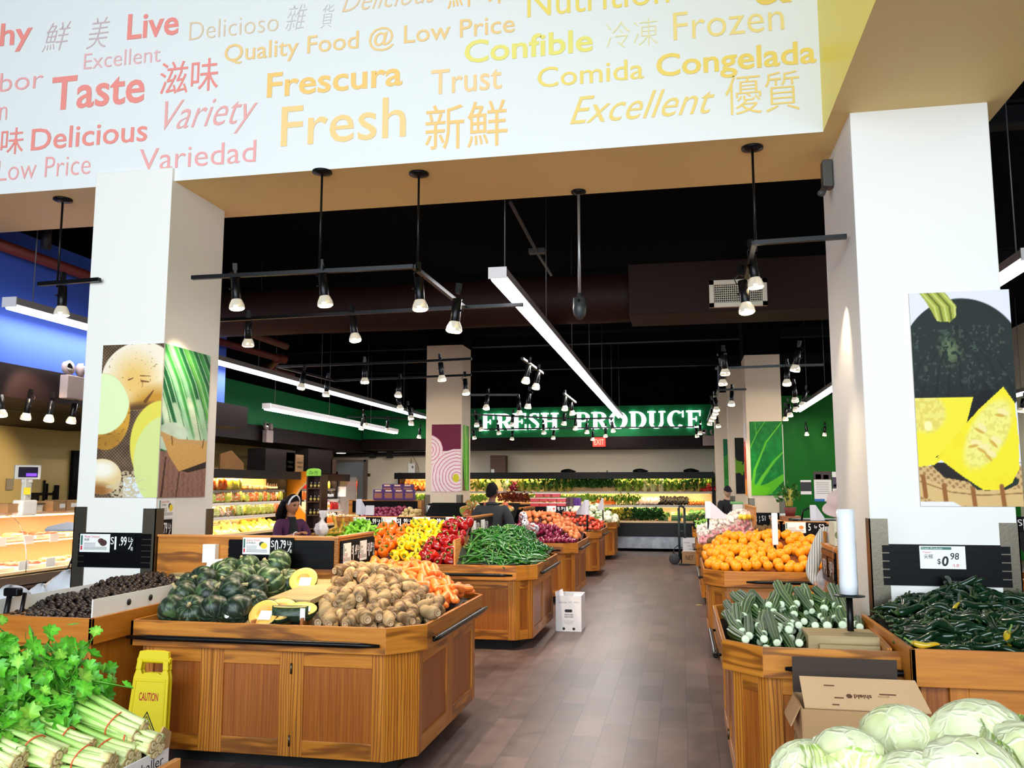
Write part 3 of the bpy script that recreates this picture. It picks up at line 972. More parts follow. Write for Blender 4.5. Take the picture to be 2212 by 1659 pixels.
class Pic:
	"""a little painter: u to the right and v up, both 0..1; colours 0..255"""
	def __init__(self, w, h, rgb, asp):
		self.w, self.h, self.asp = w, h, asp          # asp = height / width
		self.a = np.ones((h, w, 3)) * np.array(rgb, float)
		self.u = np.linspace(0, 1, w)[None, :] * np.ones((h, 1))
		self.v = np.linspace(0, 1, h)[:, None] * np.ones((1, w))

	def lay(self, m, rgb):
		rgb = np.array(rgb, float)
		m = np.clip(m, 0, 1)[..., None]
		self.a = self.a * (1 - m) + rgb * m

	def ell(self, cu, cv, ru, rv, ang=0, soft=.03):
		x, y = self.u - cu, (self.v - cv) * self.asp
		c, s = math.cos(ang), math.sin(ang)
		d = np.sqrt(((x * c + y * s) / ru) ** 2 + ((-x * s + y * c) / rv) ** 2)
		return np.clip((1 - d) / soft + .5, 0, 1), d

	def poly(self, pts):
		x, y = self.u, self.v
		m = np.zeros_like(x, bool)
		n = len(pts)
		for i in range(n):
			(x1, y1), (x2, y2) = pts[i], pts[(i + 1) % n]
			c = ((y1 > y) != (y2 > y))
			with np.errstate(divide='ignore', invalid='ignore'):
				xi = (x2 - x1) * (y - y1) / (y2 - y1 + 1e-12) + x1
			m ^= c & (x < xi)
		return m.astype(float)

	def line(self, pts, wid, soft=.4):
		"""stroke along pts, wid = (start, end) half widths in u"""
		best = np.zeros_like(self.u)
		n = len(pts) - 1
		for i in range(n):
			(x1, y1), (x2, y2) = pts[i], pts[i + 1]
			dx, dy = x2 - x1, (y2 - y1) * self.asp
			px, py = self.u - x1, (self.v - y1) * self.asp
			t = np.clip((px * dx + py * dy) / (dx * dx + dy * dy + 1e-12), 0, 1)
			d = np.hypot(px - t * dx, py - t * dy)
			ww = wid[0] + (wid[1] - wid[0]) * (i + t) / n
			best = np.maximum(best, np.clip((ww - d) / (ww * soft) + .5, 0, 1))
		return best

	def sheet(self, name, M, wd, ht, parent, th=0.012):
		w, h = self.w, self.h
		c = np.clip(self.a, 0, 255) / 255
		c = np.where(c <= 0.04045, c / 12.92, ((c + 0.055) / 1.055) ** 2.4).reshape(-1, 3)
		mb = MB()
		vs = [M @ Vector((i / (w - 1) * wd, j / (h - 1) * ht, th + .0006)) for j in range(h) for i in range(w)]
		fs = [(j * w + i, j * w + i + 1, (j + 1) * w + i + 1, (j + 1) * w + i) for j in range(h - 1) for i in range(w - 1)]
		mb.add(vs, fs, [tuple(x) for x in c])
		return mk(name, mb, PRINT, parent)

def poster(label, M, wd, ht, pic, edge=(205, 200, 192)):
	t = thing('poster_panel', label, 'poster', M.translation)
	mb = MB().extrude([(0, 0), (wd, 0), (wd, ht), (0, ht)], M, 0.012)
	mk('board', mb, mat('panel_edge_%d_%d_%d' % edge, edge, .5), t)
	pic.sheet('printed_picture', M, wd, ht, t)
	return t

# potatoes on sacking
def pic_potato():
	w, h = 150, 360
	P = Pic(w, h, (112, 88, 66), 2.45)
	nz = noise(h, w, 5, 1, 3)
	wv = (np.sin(P.u * 120) * np.sin(P.v * 290)) * .5 + .5
	P.a *= (0.45 + .75 * wv[..., None] + .4 * (nz[..., None] - .5))
	P.lay((P.v < .13) * (P.u > .45) * 1.0, (214, 222, 230))
	fr = noise(h, w, 26, 5, 2)
	P.lay(((P.v < .17) & (P.u > .22) & (P.u < .72) & (fr > .5)) * .9, (196, 176, 142))
	m, d = P.ell(.60, .79, .60, .55, .3)
	sp = noise(h, w, 30, 9, 1)
	P.lay(m, (238, 224, 200))
	m2, _ = P.ell(.56, .76, .30, .36, .3, 1.2)
	P.lay(m * m2 * .8, (230, 180, 88))
	m2, _ = P.ell(.80, .60, .40, .22, .5, .9)
	P.lay(m * m2, (196, 140, 50))
	m2, _ = P.ell(.64, .56, .34, .12, .1, .8)
	P.lay(m * m2, (96, 66, 40))
	P.lay(m * (sp > .91) * .55, (122, 86, 44))
	P.lay(P.line([(.64, .79), (.80, .785)], (.010, .006)), (126, 88, 44))
	P.lay(P.line([(.66, .755), (.78, .748)], (.016, .010)), (120, 84, 44))
	P.lay(P.line([(.86, .69), (.74, .62)], (.008, .03)), (110, 70, 36))
	P.lay(P.line([(.45, .765), (.52, .775)], (.012, .008)), (110, 74, 36))
	m, d = P.ell(.08, .56, .42, .62, .15)
	P.lay(m, (206, 152, 56))
	mm, _ = P.ell(.02, .62, .46, .52, .15)
	P.lay(m * mm, (220, 232, 178))
	m3, _ = P.ell(.10, .36, .38, .16, .2, .9)
	P.lay(m * (1 - mm) * m3 * .7, (150, 104, 40))
	P.lay(m * (1 - mm) * (sp > .82) * .6, (110, 76, 34))
	m, d = P.ell(1.02, .50, .34, .26, 0)
	P.lay(m, (214, 206, 92))
	m, d = P.ell(1.05, .33, .52, .72, .12)
	P.lay(m, (222, 208, 84))
	m, d = P.ell(1.12, .22, .52, .74, .1)
	P.lay(m, (208, 216, 138))
	m, d = P.ell(.10, .135, .32, .28, -.2)
	P.lay(m, (222, 192, 136))
	mm, _ = P.ell(.10, .18, .22, .14, 0, .9)
	P.lay(m * mm, (240, 232, 214))
	mm, _ = P.ell(.02, .04, .24, .12, 0, .9)
	P.lay(m * mm, (150, 98, 50))
	for k in range(26):
		a = .24 + .4 * RND.random()
		b = .02 + .11 * RND.random()
		P.lay(P.line([(a, b), (a + RND.uniform(-.1, .12), b + RND.uniform(-.02, .02)), (a + RND.uniform(-.16, .2), b + RND.uniform(-.04, .03))], (.008, .006)) * .9, (204, 186, 152))
	return P

def pic_greens():
	w, h = 84, 264
	P = Pic(w, h, (22, 92, 50), 3.2)
	st = noise(h, w, 4, 21, 2)
	for k in range(15):
		a = -.2 + k * .11
		c = RND.choice([(60, 156, 70), (34, 120, 62), (104, 186, 84), (20, 96, 54), (150, 214, 170)])
		P.lay(P.line([(a - .25, 1.02), (a + .1, .78), (a + .4, .5), (a + .55, .36)], (.075, .045), .7), c)
		P.lay(P.line([(a - .24, 1.02), (a + .11, .78), (a + .41, .5), (a + .56, .36)], (.006, .012)), (176, 226, 190))
	for k, (a, b) in enumerate([(.15, .5), (.45, .45), (.75, .5), (.95, .5)]):
		P.lay(P.line([(a - .2, b + .16), (a + .05, .42), (a + .1, .34)], (.05, .17), .8), [(206, 232, 206), (190, 226, 196), (214, 236, 206), (170, 214, 176)][k])
		P.lay(P.line([(a - .06, b + .1), (a + .13, .36)], (.008, .012)), (70, 140, 86))
	m, _ = P.ell(.2, .40, .36, .28, .5)
	P.lay(m, (206, 232, 214))
	P.a *= (0.88 + .24 * st[..., None])
	wood = (P.v < .30)
	gr = noise(h, w, 16, 8, 2)
	P.lay(wood * 1.0, (150, 112, 98))
	P.lay(wood * (np.sin(P.u * 60 + 6 * gr) > .6) * .5, (112, 78, 66))
	P.lay(P.line([(.12, .26), (.06, .0)], (.014, .02)), (74, 48, 40))
	P.lay(P.line([(.42, .2), (.36, 0)], (.012, .014)), (84, 56, 46))
	P.lay(P.poly([(.35, .18), (1, .26), (1, .20), (.6, .165)]), (50, 34, 30))
	bk = P.poly([(0, .41), (.3, .375), (1, .375), (1, .245), (.4, .17), (.18, .27)])
	P.lay(bk, (222, 178, 106))
	ch = np.sin((P.u + np.abs(((P.v * 16) % 1) - .5)) * 44)
	P.lay(bk * (ch > .2) * .5, (186, 138, 70))
	P.lay(P.line([(0, .41), (.35, .37), (1, .375)], (.05, .05)), (206, 168, 110))
	P.lay(P.line([(.22, .40), (.24, .345)], (.012, .012)), (120, 84, 44))
	P.lay(P.line([(.92, .40), (.90, .34)], (.012, .012)), (120, 84, 44))
	return P

def pic_squash():
	w, h = 140, 264
	P = Pic(w, h, (222, 220, 230), 1.96)
	nz = noise(h, w, 9, 31, 3)
	sp = noise(h, w, 34, 32, 2)
	m, d = P.ell(.50, .66, .62, .60, 0, .012)
	P.lay(m, (34, 42, 38))
	for k in range(-4, 5):
		P.lay(m * P.line([(.47, .84), (.47 + .1 * k, .66), (.47 + .14 * k, .45)], (.004, .014), 1.0) * .7, (22, 28, 26))
	P.lay(m * (sp > .70) * (P.v < .84) * .45, (92, 106, 94))
	P.lay(m * np.clip((.62 - P.v) * 5, 0, 1) * .85, (16, 18, 20))
	mm, _ = P.ell(.38, .72, .10, .12, .2, 1)
	P.lay(m * mm * (sp > .45) * .6, (128, 146, 96))
	st = P.poly([(.10, 1.0), (.36, 1.0), (.47, .93), (.46, .88), (.40, .855), (.27, .86), (.22, .91), (.16, .96)])
	P.lay(st, (164, 168, 66))
	for k in range(5):
		P.lay(st * P.line([(.13 + k * .05, 1.0), (.25 + k * .05, .93), (.28 + k * .045, .86)], (.008, .012)) * .8, (84, 92, 30) if k % 2 else (206, 206, 120))
	P.lay((P.v < .185) * 1.0, (206, 168, 112))
	wv = (np.sin(P.u * 90) * np.sin(P.v * 190 + P.u * 20))
	P.lay((P.v < .2) * (wv > .2) * .8, (150, 108, 62))
	P.lay(P.poly([(.1, .20), (.9, .20), (.9, .14), (.5, .11), (.25, .13)]), (34, 26, 22))
	fl = P.poly([(.0, .50), (.58, .50), (.54, .44), (.52, .36), (.32, .24), (.16, .19), (0, .18)])
	P.lay(fl, (238, 220, 52))
	mm, _ = P.ell(.10, .43, .20, .18, 0, .25)
	P.lay(fl * mm, (232, 216, 110))
	P.lay(fl * mm * (sp > .56) * .6, (214, 188, 80))
	mm, _ = P.ell(.12, .37, .04, .045, 0, .2)
	P.lay(mm, (244, 234, 160))
	dk = P.poly([(.54, .44), (.60, .50), (.82, .58), (.70, .42), (.50, .38)])
	P.lay(dk * (P.v < .53), (16, 17, 20))
	sh = P.poly([(.17, .225), (.26, .21), (.56, .075), (.80, .065), (.96, .10), (.97, .12), (.5, .3)])
	P.lay(sh, (36, 48, 34))
	f2 = P.poly([(.88, .545), (.98, .47), (.995, .30), (.98, .17), (.90, .105), (.78, .075), (.62, .075), (.42, .14), (.19, .225), (.40, .33), (.62, .44)])
	P.lay(f2, (240, 220, 40))
	P.lay(f2 * np.clip((nz - .45) * 2, 0, 1) * .4, (226, 196, 28))
	mm, _ = P.ell(.70, .33, .17, .36, -.6, .25)
	P.lay(f2 * mm, (236, 224, 120))
	P.lay(f2 * mm * (sp > .60) * .6, (216, 196, 92))
	for a, b in [(.86, .43), (.66, .27), (.72, .24), (.58, .29), (.78, .30), (.65, .36)]:
		mm, _ = P.ell(a, b, .055, .028, RND.uniform(-1, .2), .3)
		P.lay(mm, (240, 220, 150))
		mm, _ = P.ell(a - .03, b - .016, .05, .014, RND.uniform(-1, .2), .4)
		P.lay(mm * .6, (188, 128, 36))
	rim = P.poly([(0, .135), (.3, .085), (.6, .07), (1, .08), (1, 0), (.45, 0), (.2, .015), (0, .045)])
	P.lay(rim, (214, 176, 116))
	P.lay(rim * P.line([(0, .115), (.3, .065), (.6, .05), (1, .06)], (.006, .006)), (150, 112, 62))
	for a, b in [(.04, .09), (.24, .05), (.52, .035), (.80, .045)]:
		P.lay(P.line([(a, b + .045), (a + .015, b - .045)], (.022, .022)), (148, 92, 44))
	P.lay((P.v < .02) * (P.u < .4 - P.v * 4) * 1.0, (232, 228, 224))
	return P

def pic_onion():
	w, h = 90, 190
	P = Pic(w, h, (226, 208, 208), 2.15)
	nz = noise(h, w, 6, 41, 2)
	P.lay((P.v > .60) * 1.0, (104, 28, 60))
	for cx, cy, r0 in [(-.1, .62, .5), (.86, .22, .9)]:
		dd = np.hypot(P.u - cx, (P.v - cy) * P.asp) + .03 * nz
		m = dd < r0
		P.lay(m * 1.0, (232, 214, 216))
		P.lay(m * (np.abs((dd * 9) % 1 - .5) < .10) * .9, (176, 60, 104))
		P.lay(m * (np.abs((dd * 9) % 1 - .38) < .14) * .4, (224, 168, 190))
	m, _ = P.ell(.84, .20, .11, .13, 0, .3)
	P.lay(m, (198, 196, 40))
	return P

def pic_scallion():
	w, h = 30, 190
	P = Pic(w, h, (34, 70, 26), 6)
	for k, c in enumerate([(120, 190, 50), (70, 160, 40), (150, 206, 90), (96, 178, 40), (60, 140, 36)]):
		P.lay(P.line([(.0 + .2 * k, 1), (.2 + .18 * k, .5), (.5 + .12 * k, .0)], (.16, .10), .6), c)
	m, _ = P.ell(.6, .72, .16, .9, 0, .3)
	P.lay(m, (120, 200, 60))
	P.lay((P.u + P.v * 2 < .5) * 1.0, (110, 86, 60))
	return P

def pic_leaf():
	w, h = 96, 190
	P = Pic(w, h, (14, 116, 42), 2.15)
	nz = noise(h, w, 7, 51, 3)
	P.a *= (.8 + .4 * nz[..., None])
	V = (92, 182, 40)
	for pts, wd in [([(.02, .08), (.12, .34), (.5, .72), (.98, .98)], (.05, .012)), ([(.1, .05), (.35, .24), (.72, .46), (1, .58)], (.07, .016)),
					([(.0, .64), (.2, .82), (.48, 1)], (.014, .008)), ([(.2, .82), (.17, 1)], (.01, .006))]:
		P.lay(P.line(pts, wd), V)
	for k in range(26):
		a, b = RND.random(), RND.uniform(.15, 1)
		P.lay(P.line([(a, b), (a + RND.uniform(-.1, .1), b + .05), (a + RND.uniform(-.2, .25), b + RND.uniform(.04, .12))], (.007, .003)) * .6, (70, 160, 60))
	P.lay(P.poly([(0, 0), (.4, 0), (1, .06), (1, .03), (.62, .03), (1, .2), (1, .29), (.5, .16), (.2, .12), (0, .2)]), (84, 176, 28))
	P.lay(P.poly([(0, .10), (.2, .14), (.6, .10), (.45, 0), (0, 0)]), (96, 186, 20))
	return P

def pic_stripes(cols, seed):
	w, h = 30, 120
	P = Pic(w, h, cols[0], 5)
	nz = noise(h, w, 3, seed, 2)
	n = len(cols)
	for k, c in enumerate(cols):
		P.lay(np.clip((P.v + .25 * (nz - .5) < (n - k) / n), 0, 1) * 1.0, c)
	return P

def front_poster(label, x0, x1, z0, z1, Y, pic):
	return poster(label, FRONT((x0, Y, z0)), x1 - x0, z1 - z0, pic)

a, b = at_y(206, 1083, LCY0), at_y(347, 1083, LCY0)
front_poster('tall poster of cut potatoes on sacking, facing out from the column', a.x, LCX1 + .012, 1.57, 2.73, LCY0, pic_potato())
SIDEP = lambda x, y, z: frame((x, y, z), (0, 1, 0), (0, 0, 1))        # sheet on a +X face
SIDEM = lambda x, y, z: frame((x, y, z), (0, -1, 0), (0, 0, 1))       # sheet on a -X face
poster('tall poster of leafy greens in a basket, on the side of the potato-poster column', SIDEP(LCX1, LCY0, 1.57), .64, 1.16, pic_greens())
a, b = at_y(1988, 1095, RCY0), at_y(2197, 1095, RCY0)
front_poster('tall poster of a dark green squash and yellow slices', a.x, RCX1 + .04, 1.535, 2.83, RCY0, pic_squash())
poster('narrow green poster edge on the far side of the squash-poster column', SIDEP(RCX1 + .028, RCY0 + .01, 1.535), .5, 1.29, pic_leaf())
front_poster('poster of sliced red onion on the column', -4.65, -4.075, 1.56, 2.83, 15.7, pic_onion())
poster('narrow green scallion poster beside the red onion poster', SIDEP(-4.06, 15.72, 1.58), .5, 1.24, pic_scallion())
front_poster('poster of a green leaf with pale veins on the column', 1.21, 1.765, 1.50, 2.80, 15.7, pic_leaf())
poster('narrow red and orange poster edge beside the leaf poster', SIDEM(1.16, 16.3, 1.5), .5, 1.28, pic_stripes([(226, 220, 226), (196, 60, 36), (176, 40, 30), (222, 136, 40)], 3))
poster('narrow dark red poster edge on the outer side of the leaf-poster column', SIDEP(1.77, 15.72, 1.5), .5, 1.24, pic_stripes([(120, 40, 24), (90, 24, 18)], 5))
p = at_y(1600, 1065, 19.4)
front_poster('dark poster with green stems on the column behind the leaf poster', 1.17, 1.5, 1.5, 2.72, 19.4, pic_stripes([(24, 28, 16), (20, 18, 20), (90, 140, 30), (26, 24, 26), (22, 22, 22)], 9))
front_poster('plain green fruit poster on the rearmost column', 1.0, 1.4, 1.5, 2.78, 21.0, pic_stripes([(26, 96, 62), (50, 130, 50), (44, 120, 44), (60, 140, 56)], 12))

# papers on the green wall
def notice(label, x0, y0, x1, y1, blocks, txt=()):
	p, q = at_y(x0, y1, 21.58), at_y(x1, y0, 21.58)
	t = thing('wall_notice', label, 'notice', p, 'notices on the green wall')
	W, H = q.x - p.x, q.z - p.z
	M = FRONT((p.x, 21.592, p.z))
	mk('sheet', MB().extrude([(0, 0), (W, 0), (W, H), (0, H)], M, .006), PAPER, t)
	for a, b, c, d, rgb in blocks:
		mk('print_block', MB().extrude([(a * W, b * H), (c * W, b * H), (c * W, d * H), (a * W, d * H)], M, .008), mat('ink_%d_%d_%d' % rgb, rgb, .5), t)
	for k in range(7):
		yy = .62 - k * .06
		if txt:
			mk('print_line', MB().extrude([(.12 * W, yy * H), (txt[0] * W, yy * H), (txt[0] * W, (yy + .012) * H), (.12 * W, (yy + .012) * H)], M, .009), TXTG, t)

notice('small black and white notice on the green wall', 1730, 1037, 1752, 1068, [(0, .22, 1, .86, (30, 34, 38))])
notice('tall white notice with a photo on top and a blue foot on the green wall', 1760, 1018, 1795, 1083, [(0, .72, 1, 1, (58, 44, 44)), (.1, .74, .42, .9, (206, 160, 140)), (.55, .74, .85, .88, (214, 150, 140)), (0, 0, .58, .08, (40, 112, 196))], (.85,))
notice('notice with purple picture, half hidden by the squash-poster column', 1800, 1019, 1826, 1084, [(0, .44, 1, .82, (70, 54, 86)), (.1, .5, .8, .58, (220, 216, 220))])

# ================================================================== THE PRODUCE STANDS
def poly_in(poly, d):
	"""convex outline moved inwards by d"""
	n = len(poly)
	L = []
	for i in range(n):
		p, q = Vector(poly[i]), Vector(poly[(i + 1) % n])
		x = (q - p).normalized()
		nn = Vector((-x.y, x.x))
		L.append((p + nn * d, x))
	out = []
	for i in range(n):
		(p, a), (q, b) = L[i - 1], L[i]
		den = a.x * b.y - a.y * b.x
		t = ((q.x - p.x) * b.y - (q.y - p.y) * b.x) / den
		out.append((p.x + a.x * t, p.y + a.y * t))
	return out

def stand(label, poly, doors, handles=(), rim=(0.70, 0.85), loc=None, group='oak produce stands', hinges=(), fr=OAK, pn=OAKP, rm=OAK, inset=0.055, base0=0.10):
	"""free-standing produce stand: doors = {edge: [(t0,t1),..]} as fractions of that edge; handles = [(edge,t0,t1)]"""
	c = loc or (sum(p[0] for p in poly) / len(poly), sum(p[1] for p in poly) / len(poly), 0)
	t = thing('produce_stand', label, 'produce stand', c, group)
	n = len(poly)
	bp = poly_in(poly, inset)
	mk('plinth', MB().prism(poly_in(poly, .20), 0.0, base0 + .005), PLINTH, t)
	core = poly_in(bp, 0.020)
	mb = MB()
	for i in range(n):
		mb.board(core[i], core[(i + 1) % n], base0, rim[0] + .02, .02, grain=2)
	mb.prism(poly_in(core, .01), base0, base0 + .02)
	mk('carcass', mb, pn, t)
	for e in range(n):
		p, q = Vector(bp[e]), Vector(bp[(e + 1) % n])
		L = (q - p).length
		if e not in doors:
			mk('side_board', MB().board(p, q, base0, rim[0], .02, grain=2), fr, t)
			continue
		if not doors[e]:
			mk('corner_board', MB().board(p, q, base0, rim[0], .02, grain=2), fr, t)
			continue
		for k, (a, b) in enumerate(doors[e]):
			A, B = p.lerp(q, a), p.lerp(q, b)
			w = (B - A).length
			s = min(.075, w * .27)
			d = (B - A).normalized()
			g = d * .0015
			mb = MB()
			z0, z1 = base0, rim[0] - .005
			mb.board(A + g, A + d * s, z0, z1, .02, grain=2)
			mb.board(B - d * s, B - g, z0, z1, .02, grain=2)
			mb.board(A + d * s, B - d * s, z1 - .085, z1, .02)
			mb.board(A + d * s, B - d * s, z0, z0 + .095, .02)
			dr = mk('door', mb, fr, t, bevel=.003)
			mk('door_panel', MB().board(A + d * s, B - d * s, z0 + .095, z1 - .085, .006, -.012, grain=2), pn, dr)
			if k in hinges:
				mb = MB()
				for z in (z0 + .09, z1 - .10):
					nrm = Vector((d.y, -d.x))
					x = A + nrm * .004
					mb.tube([(x.x, x.y, z - .03), (x.x, x.y, z + .03)], .007, 6)
				mk('hinge', mb, STEEL, dr)
	mb = MB()
	for e in range(n):
		mb.board(poly[e], poly[(e + 1) % n], rim[0], rim[1], .022)
	mk('rim', mb, rm, t, bevel=.003)
	for e, a, b in handles:
		p, q = Vector(poly[e]), Vector(poly[(e + 1) % n])
		d = (q - p).normalized()
		nr = Vector((d.y, -d.x))
		A, B = p.lerp(q, a) + nr * .032, p.lerp(q, b) + nr * .032
		z = rim[0] + .055
		mb = MB()
		k = 8
		pts = [A.lerp(B, i / 11) for i in range(12)]
		mb.tube([(x.x, x.y, z) for x in pts], [.009] + [.017] * 10 + [.009], 10)
		for x in (A.lerp(B, .06), A.lerp(B, .94)):
			y = x - nr * .034
			mb.tube([(x.x, x.y, z), (y.x, y.y, z)], .008, 6)
		mk('bumper_bar', mb, BLACK, t)
	return t

def spine(t, x0, x1, y0, y1, z0, z1, faces, wood=OAK):
	"""the upright price-rail box at a stand's middle; faces: list of (side, a, b, zl, zh)"""
	th = .035
	sides = {f[0] for f in faces} or {'l'}
	for s in sorted(sides):
		c, d = {'f': (((x0 + x1) / 2, y0 + th / 2), (x1 - x0, th)), 'r': ((x1 - th / 2, (y0 + y1) / 2), (th, y1 - y0)), 'l': ((x0 + th / 2, (y0 + y1) / 2), (th, y1 - y0))}[s]
		mk('back_board', MB().box((c[0], c[1], (z0 + z1) / 2), (d[0], d[1], z1 - z0), grain=0 if s == 'f' else 1), wood, t, bevel=.003)
		mk('back_cap', MB().box((c[0], c[1], z1 + .007), (d[0] + .012, d[1] + .012, .014), grain=0 if s == 'f' else 1), OAKE, t)
	for side, a, b, zl, zh in faces:
		mk('price_rail', slats(side, a, b, zl, zh, {'f': y0, 'r': x1, 'l': x0}[side]), SLAT, t)

def slats(side, a, b, zl, zh, at):
	"""ribbed black rail on a face: 'f' faces the viewer, 'r' faces +X, 'l' faces -X"""
	mb = MB()
	n = max(3, int((zh - zl) / .042))
	for k in range(n):
		z0, z1 = zl + (zh - zl) * k / n, zl + (zh - zl) * (k + .86) / n
		if side == 'f':
			mb.box(((a + b) / 2, at - .008, (z0 + z1) / 2), (b - a, .012, z1 - z0))
		else:
			s = 1 if side == 'r' else -1
			mb.box((at + s * .008, (a + b) / 2, (z0 + z1) / 2), (.012, b - a, z1 - z0))
	if side == 'f':
		mb.box(((a + b) / 2, at - .003, (zl + zh) / 2), (b - a, .006, zh - zl))
	else:
		s = 1 if side == 'r' else -1
		mb.box((at + s * .003, (a + b) / 2, (zl + zh) / 2), (.006, b - a, zh - zl))
	return mb

def oct_left(xl, y0, y1, ch=.19):
	x = -1.48
	return [(xl, y0), (x - ch, y0), (x, y0 + ch), (x, y1 - ch), (x - ch, y1), (xl, y1)]

def oct_right(xr, y0, y1, ch=.19):
	x = 0.19
	return [(x + ch, y0), (xr, y0), (xr, y1), (x + ch, y1), (x, y1 - ch), (x, y0 + ch)]

TWO = [(0, .5), (.5, 1)]
SA = stand('oak stand of green squash, lotus roots and carrots with the yellow caution sign in front', oct_left(-3.29, 4.76, 6.57), {0: [(0, .30), (.30, .63), (.63, 1)], 1: [], 2: TWO, 3: []}, [(0, 0.0, .985), (2, .02, 1.0)], hinges=(2,))
SPA = spine(SA, -3.82, -2.40, 5.80, 6.52, .70, 1.285, [('f', -3.24, -2.43, 1.07, 1.27), ('r', 5.83, 6.5, 1.04, 1.265)])
SB = stand('oak stand of bell peppers and long green chillies', oct_left(-3.90, 8.70, 10.55), {0: [(0, .33), (.33, .66), (.66, 1)], 1: [(0, 1)], 2: TWO, 3: []}, [(0, .3, .985), (2, .05, .98)])
SPB = spine(SB, -3.92, -2.42, 9.66, 11.0, .70, 1.29, [('f', -3.78, -2.44, .98, 1.275), ('r', 9.7, 10.95, .98, 1.275)])
SCs = stand('oak stand of red and brown onions behind the white floor carton', oct_left(-3.9, 12.25, 14.1), {0: TWO, 1: [(0, 1)], 2: TWO, 3: []}, [(0, .5, .985), (2, .05, .98)])
SPC = spine(SCs, -3.92, -2.42, 13.2, 14.3, .70, 1.32, [('f', -3.8, -2.44, 1.0, 1.30), ('r', 13.25, 14.2, 1.0, 1.30)])
SD = stand('oak stand of orange tomatoes, next after the onion stand', oct_left(-3.9, 16.0, 17.7), {0: TWO, 1: [(0, 1)], 2: TWO, 3: []}, [(2, .05, .98)])
SPD = spine(SD, -3.92, -2.3, 16.9, 17.8, .70, 1.32, [('f', -3.8, -2.32, 1.0, 1.30)])
SE = stand('oak stand of white cauliflower at the far end of the aisle', oct_left(-3.9, 19.7, 21.2), {0: TWO, 1: [(0, 1)], 2: TWO, 3: []})
SF = stand('oak stand of ridged luffa gourds with the black plastic tag', oct_right(2.1, 4.58, 6.30), {0: [(0, .36), (.36, 1)], 5: [(0, 1)], 4: [(0, .5), (.5, 1)]}, [(0, .06, .5), (4, .30, .98)], hinges=(1,))
SPF = spine(SF, 1.10, 2.05, 6.66, 7.35, .70, 1.19, [('l', 6.7, 7.3, .93, 1.17)])
SH = stand('oak stand of oranges, right-hand row of the aisle'.replace('right-hand row of the aisle', 'beyond the luffa stand'), oct_right(2.4, 8.55, 10.3), {0: [(0, .45), (.45, 1)], 5: [(0, 1)], 4: TWO}, [(0, .10, .8), (4, .05, .95)])
SPH = spine(SH, 1.02, 2.5, 9.62, 10.6, .70, 1.27, [('f', 1.04, 1.62, .96, 1.255), ('l', 9.66, 10.5, .96, 1.255)])
SI = stand('oak stand of garlic and pink bulbs beyond the oranges', oct_right(2.4, 12.4, 14.3), {0: TWO, 5: [(0, 1)], 4: TWO}, [(4, .05, .95)])
SPI = spine(SI, .98, 1.12, 12.45, 14.2, .70, 1.36, [])
SJ = stand('oak stand of pale green grapes at the far end of the aisle', oct_right(2.4, 16.6, 18.2), {0: TWO, 5: [(0, 1)], 4: TWO})

# bins round the two near columns: plain slanted fronts
def corner_bin(label, x0, x1, y0, y1, zr, hgt, slope_side, doors):
	"""bin with a flared rim: the rim leans outwards; slope_side -1: its open flank is on the -X side, +1: on +X"""
	t = thing('produce_bin', label, 'produce bin', ((x0 + x1) / 2, (y0 + y1) / 2, 0), 'plain oak bins against the columns')
	mk('plinth', MB().box(((x0 + x1) / 2, (y0 + y1) / 2 + .08, .05), (x1 - x0 - .25, y1 - y0 - .2, .1)), PLINTH, t)
	i = .055
	bx0, bx1, by0 = x0 + i, x1 - i, y0 + i
	mk('carcass', MB().box(((bx0 + bx1) / 2, (by0 + y1) / 2 + .012, (.1 + zr - hgt) / 2), (bx1 - bx0 - .03, y1 - by0 - .03, zr - hgt - .1), grain=2), OAKP, t)
	for a, b in doors:
		A, B = Vector((bx0 + (bx1 - bx0) * a, by0)), Vector((bx0 + (bx1 - bx0) * b, by0))
		d = Vector((1, 0))
		s = min(.085, (B - A).length * .25)
		z0, z1 = .1, zr - hgt - .005
		mb = MB()
		mb.board(A + d * .002, A + d * s, z0, z1, .02, grain=2).board(B - d * s, B - d * .002, z0, z1, .02, grain=2)
		mb.board(A + d * s, B - d * s, z1 - .12, z1, .02).board(A + d * s, B - d * s, z0, z0 + .1, .02)
		dr = mk('door', mb, OAKB, t, bevel=.003)
		mk('door_panel', MB().board(A + d * s, B - d * s, z0 + .1, z1 - .12, .006, -.010, grain=2), OAKB, dr)
		mb = MB()
		for z in (z0 + .1, z1 - .13):
			mb.tube([(B.x, by0 - .004, z - .035), (B.x, by0 - .004, z + .035)], .007, 6)
		mk('hinge', mb, STEEL, dr)
	for x in ((bx0, bx1)):
		mk('side_board', MB().box((x + (.01 if x == bx0 else -.01), (by0 + y1) / 2 + .012, (.1 + zr - hgt) / 2), (.02, y1 - by0 - .024, zr - hgt - .1), grain=2), OAKB, t)
	mb = MB()
	mb.board((x0, y0), (x1, y0), zr - hgt, zr, .022)
	mb.board((x1, y0), (x1, y1), zr - hgt, zr, .022)
	mb.board((x0, y1), (x0, y0), zr - hgt, zr, .022)
	mk('rim', mb, OAKB, t, bevel=.003)
	return t

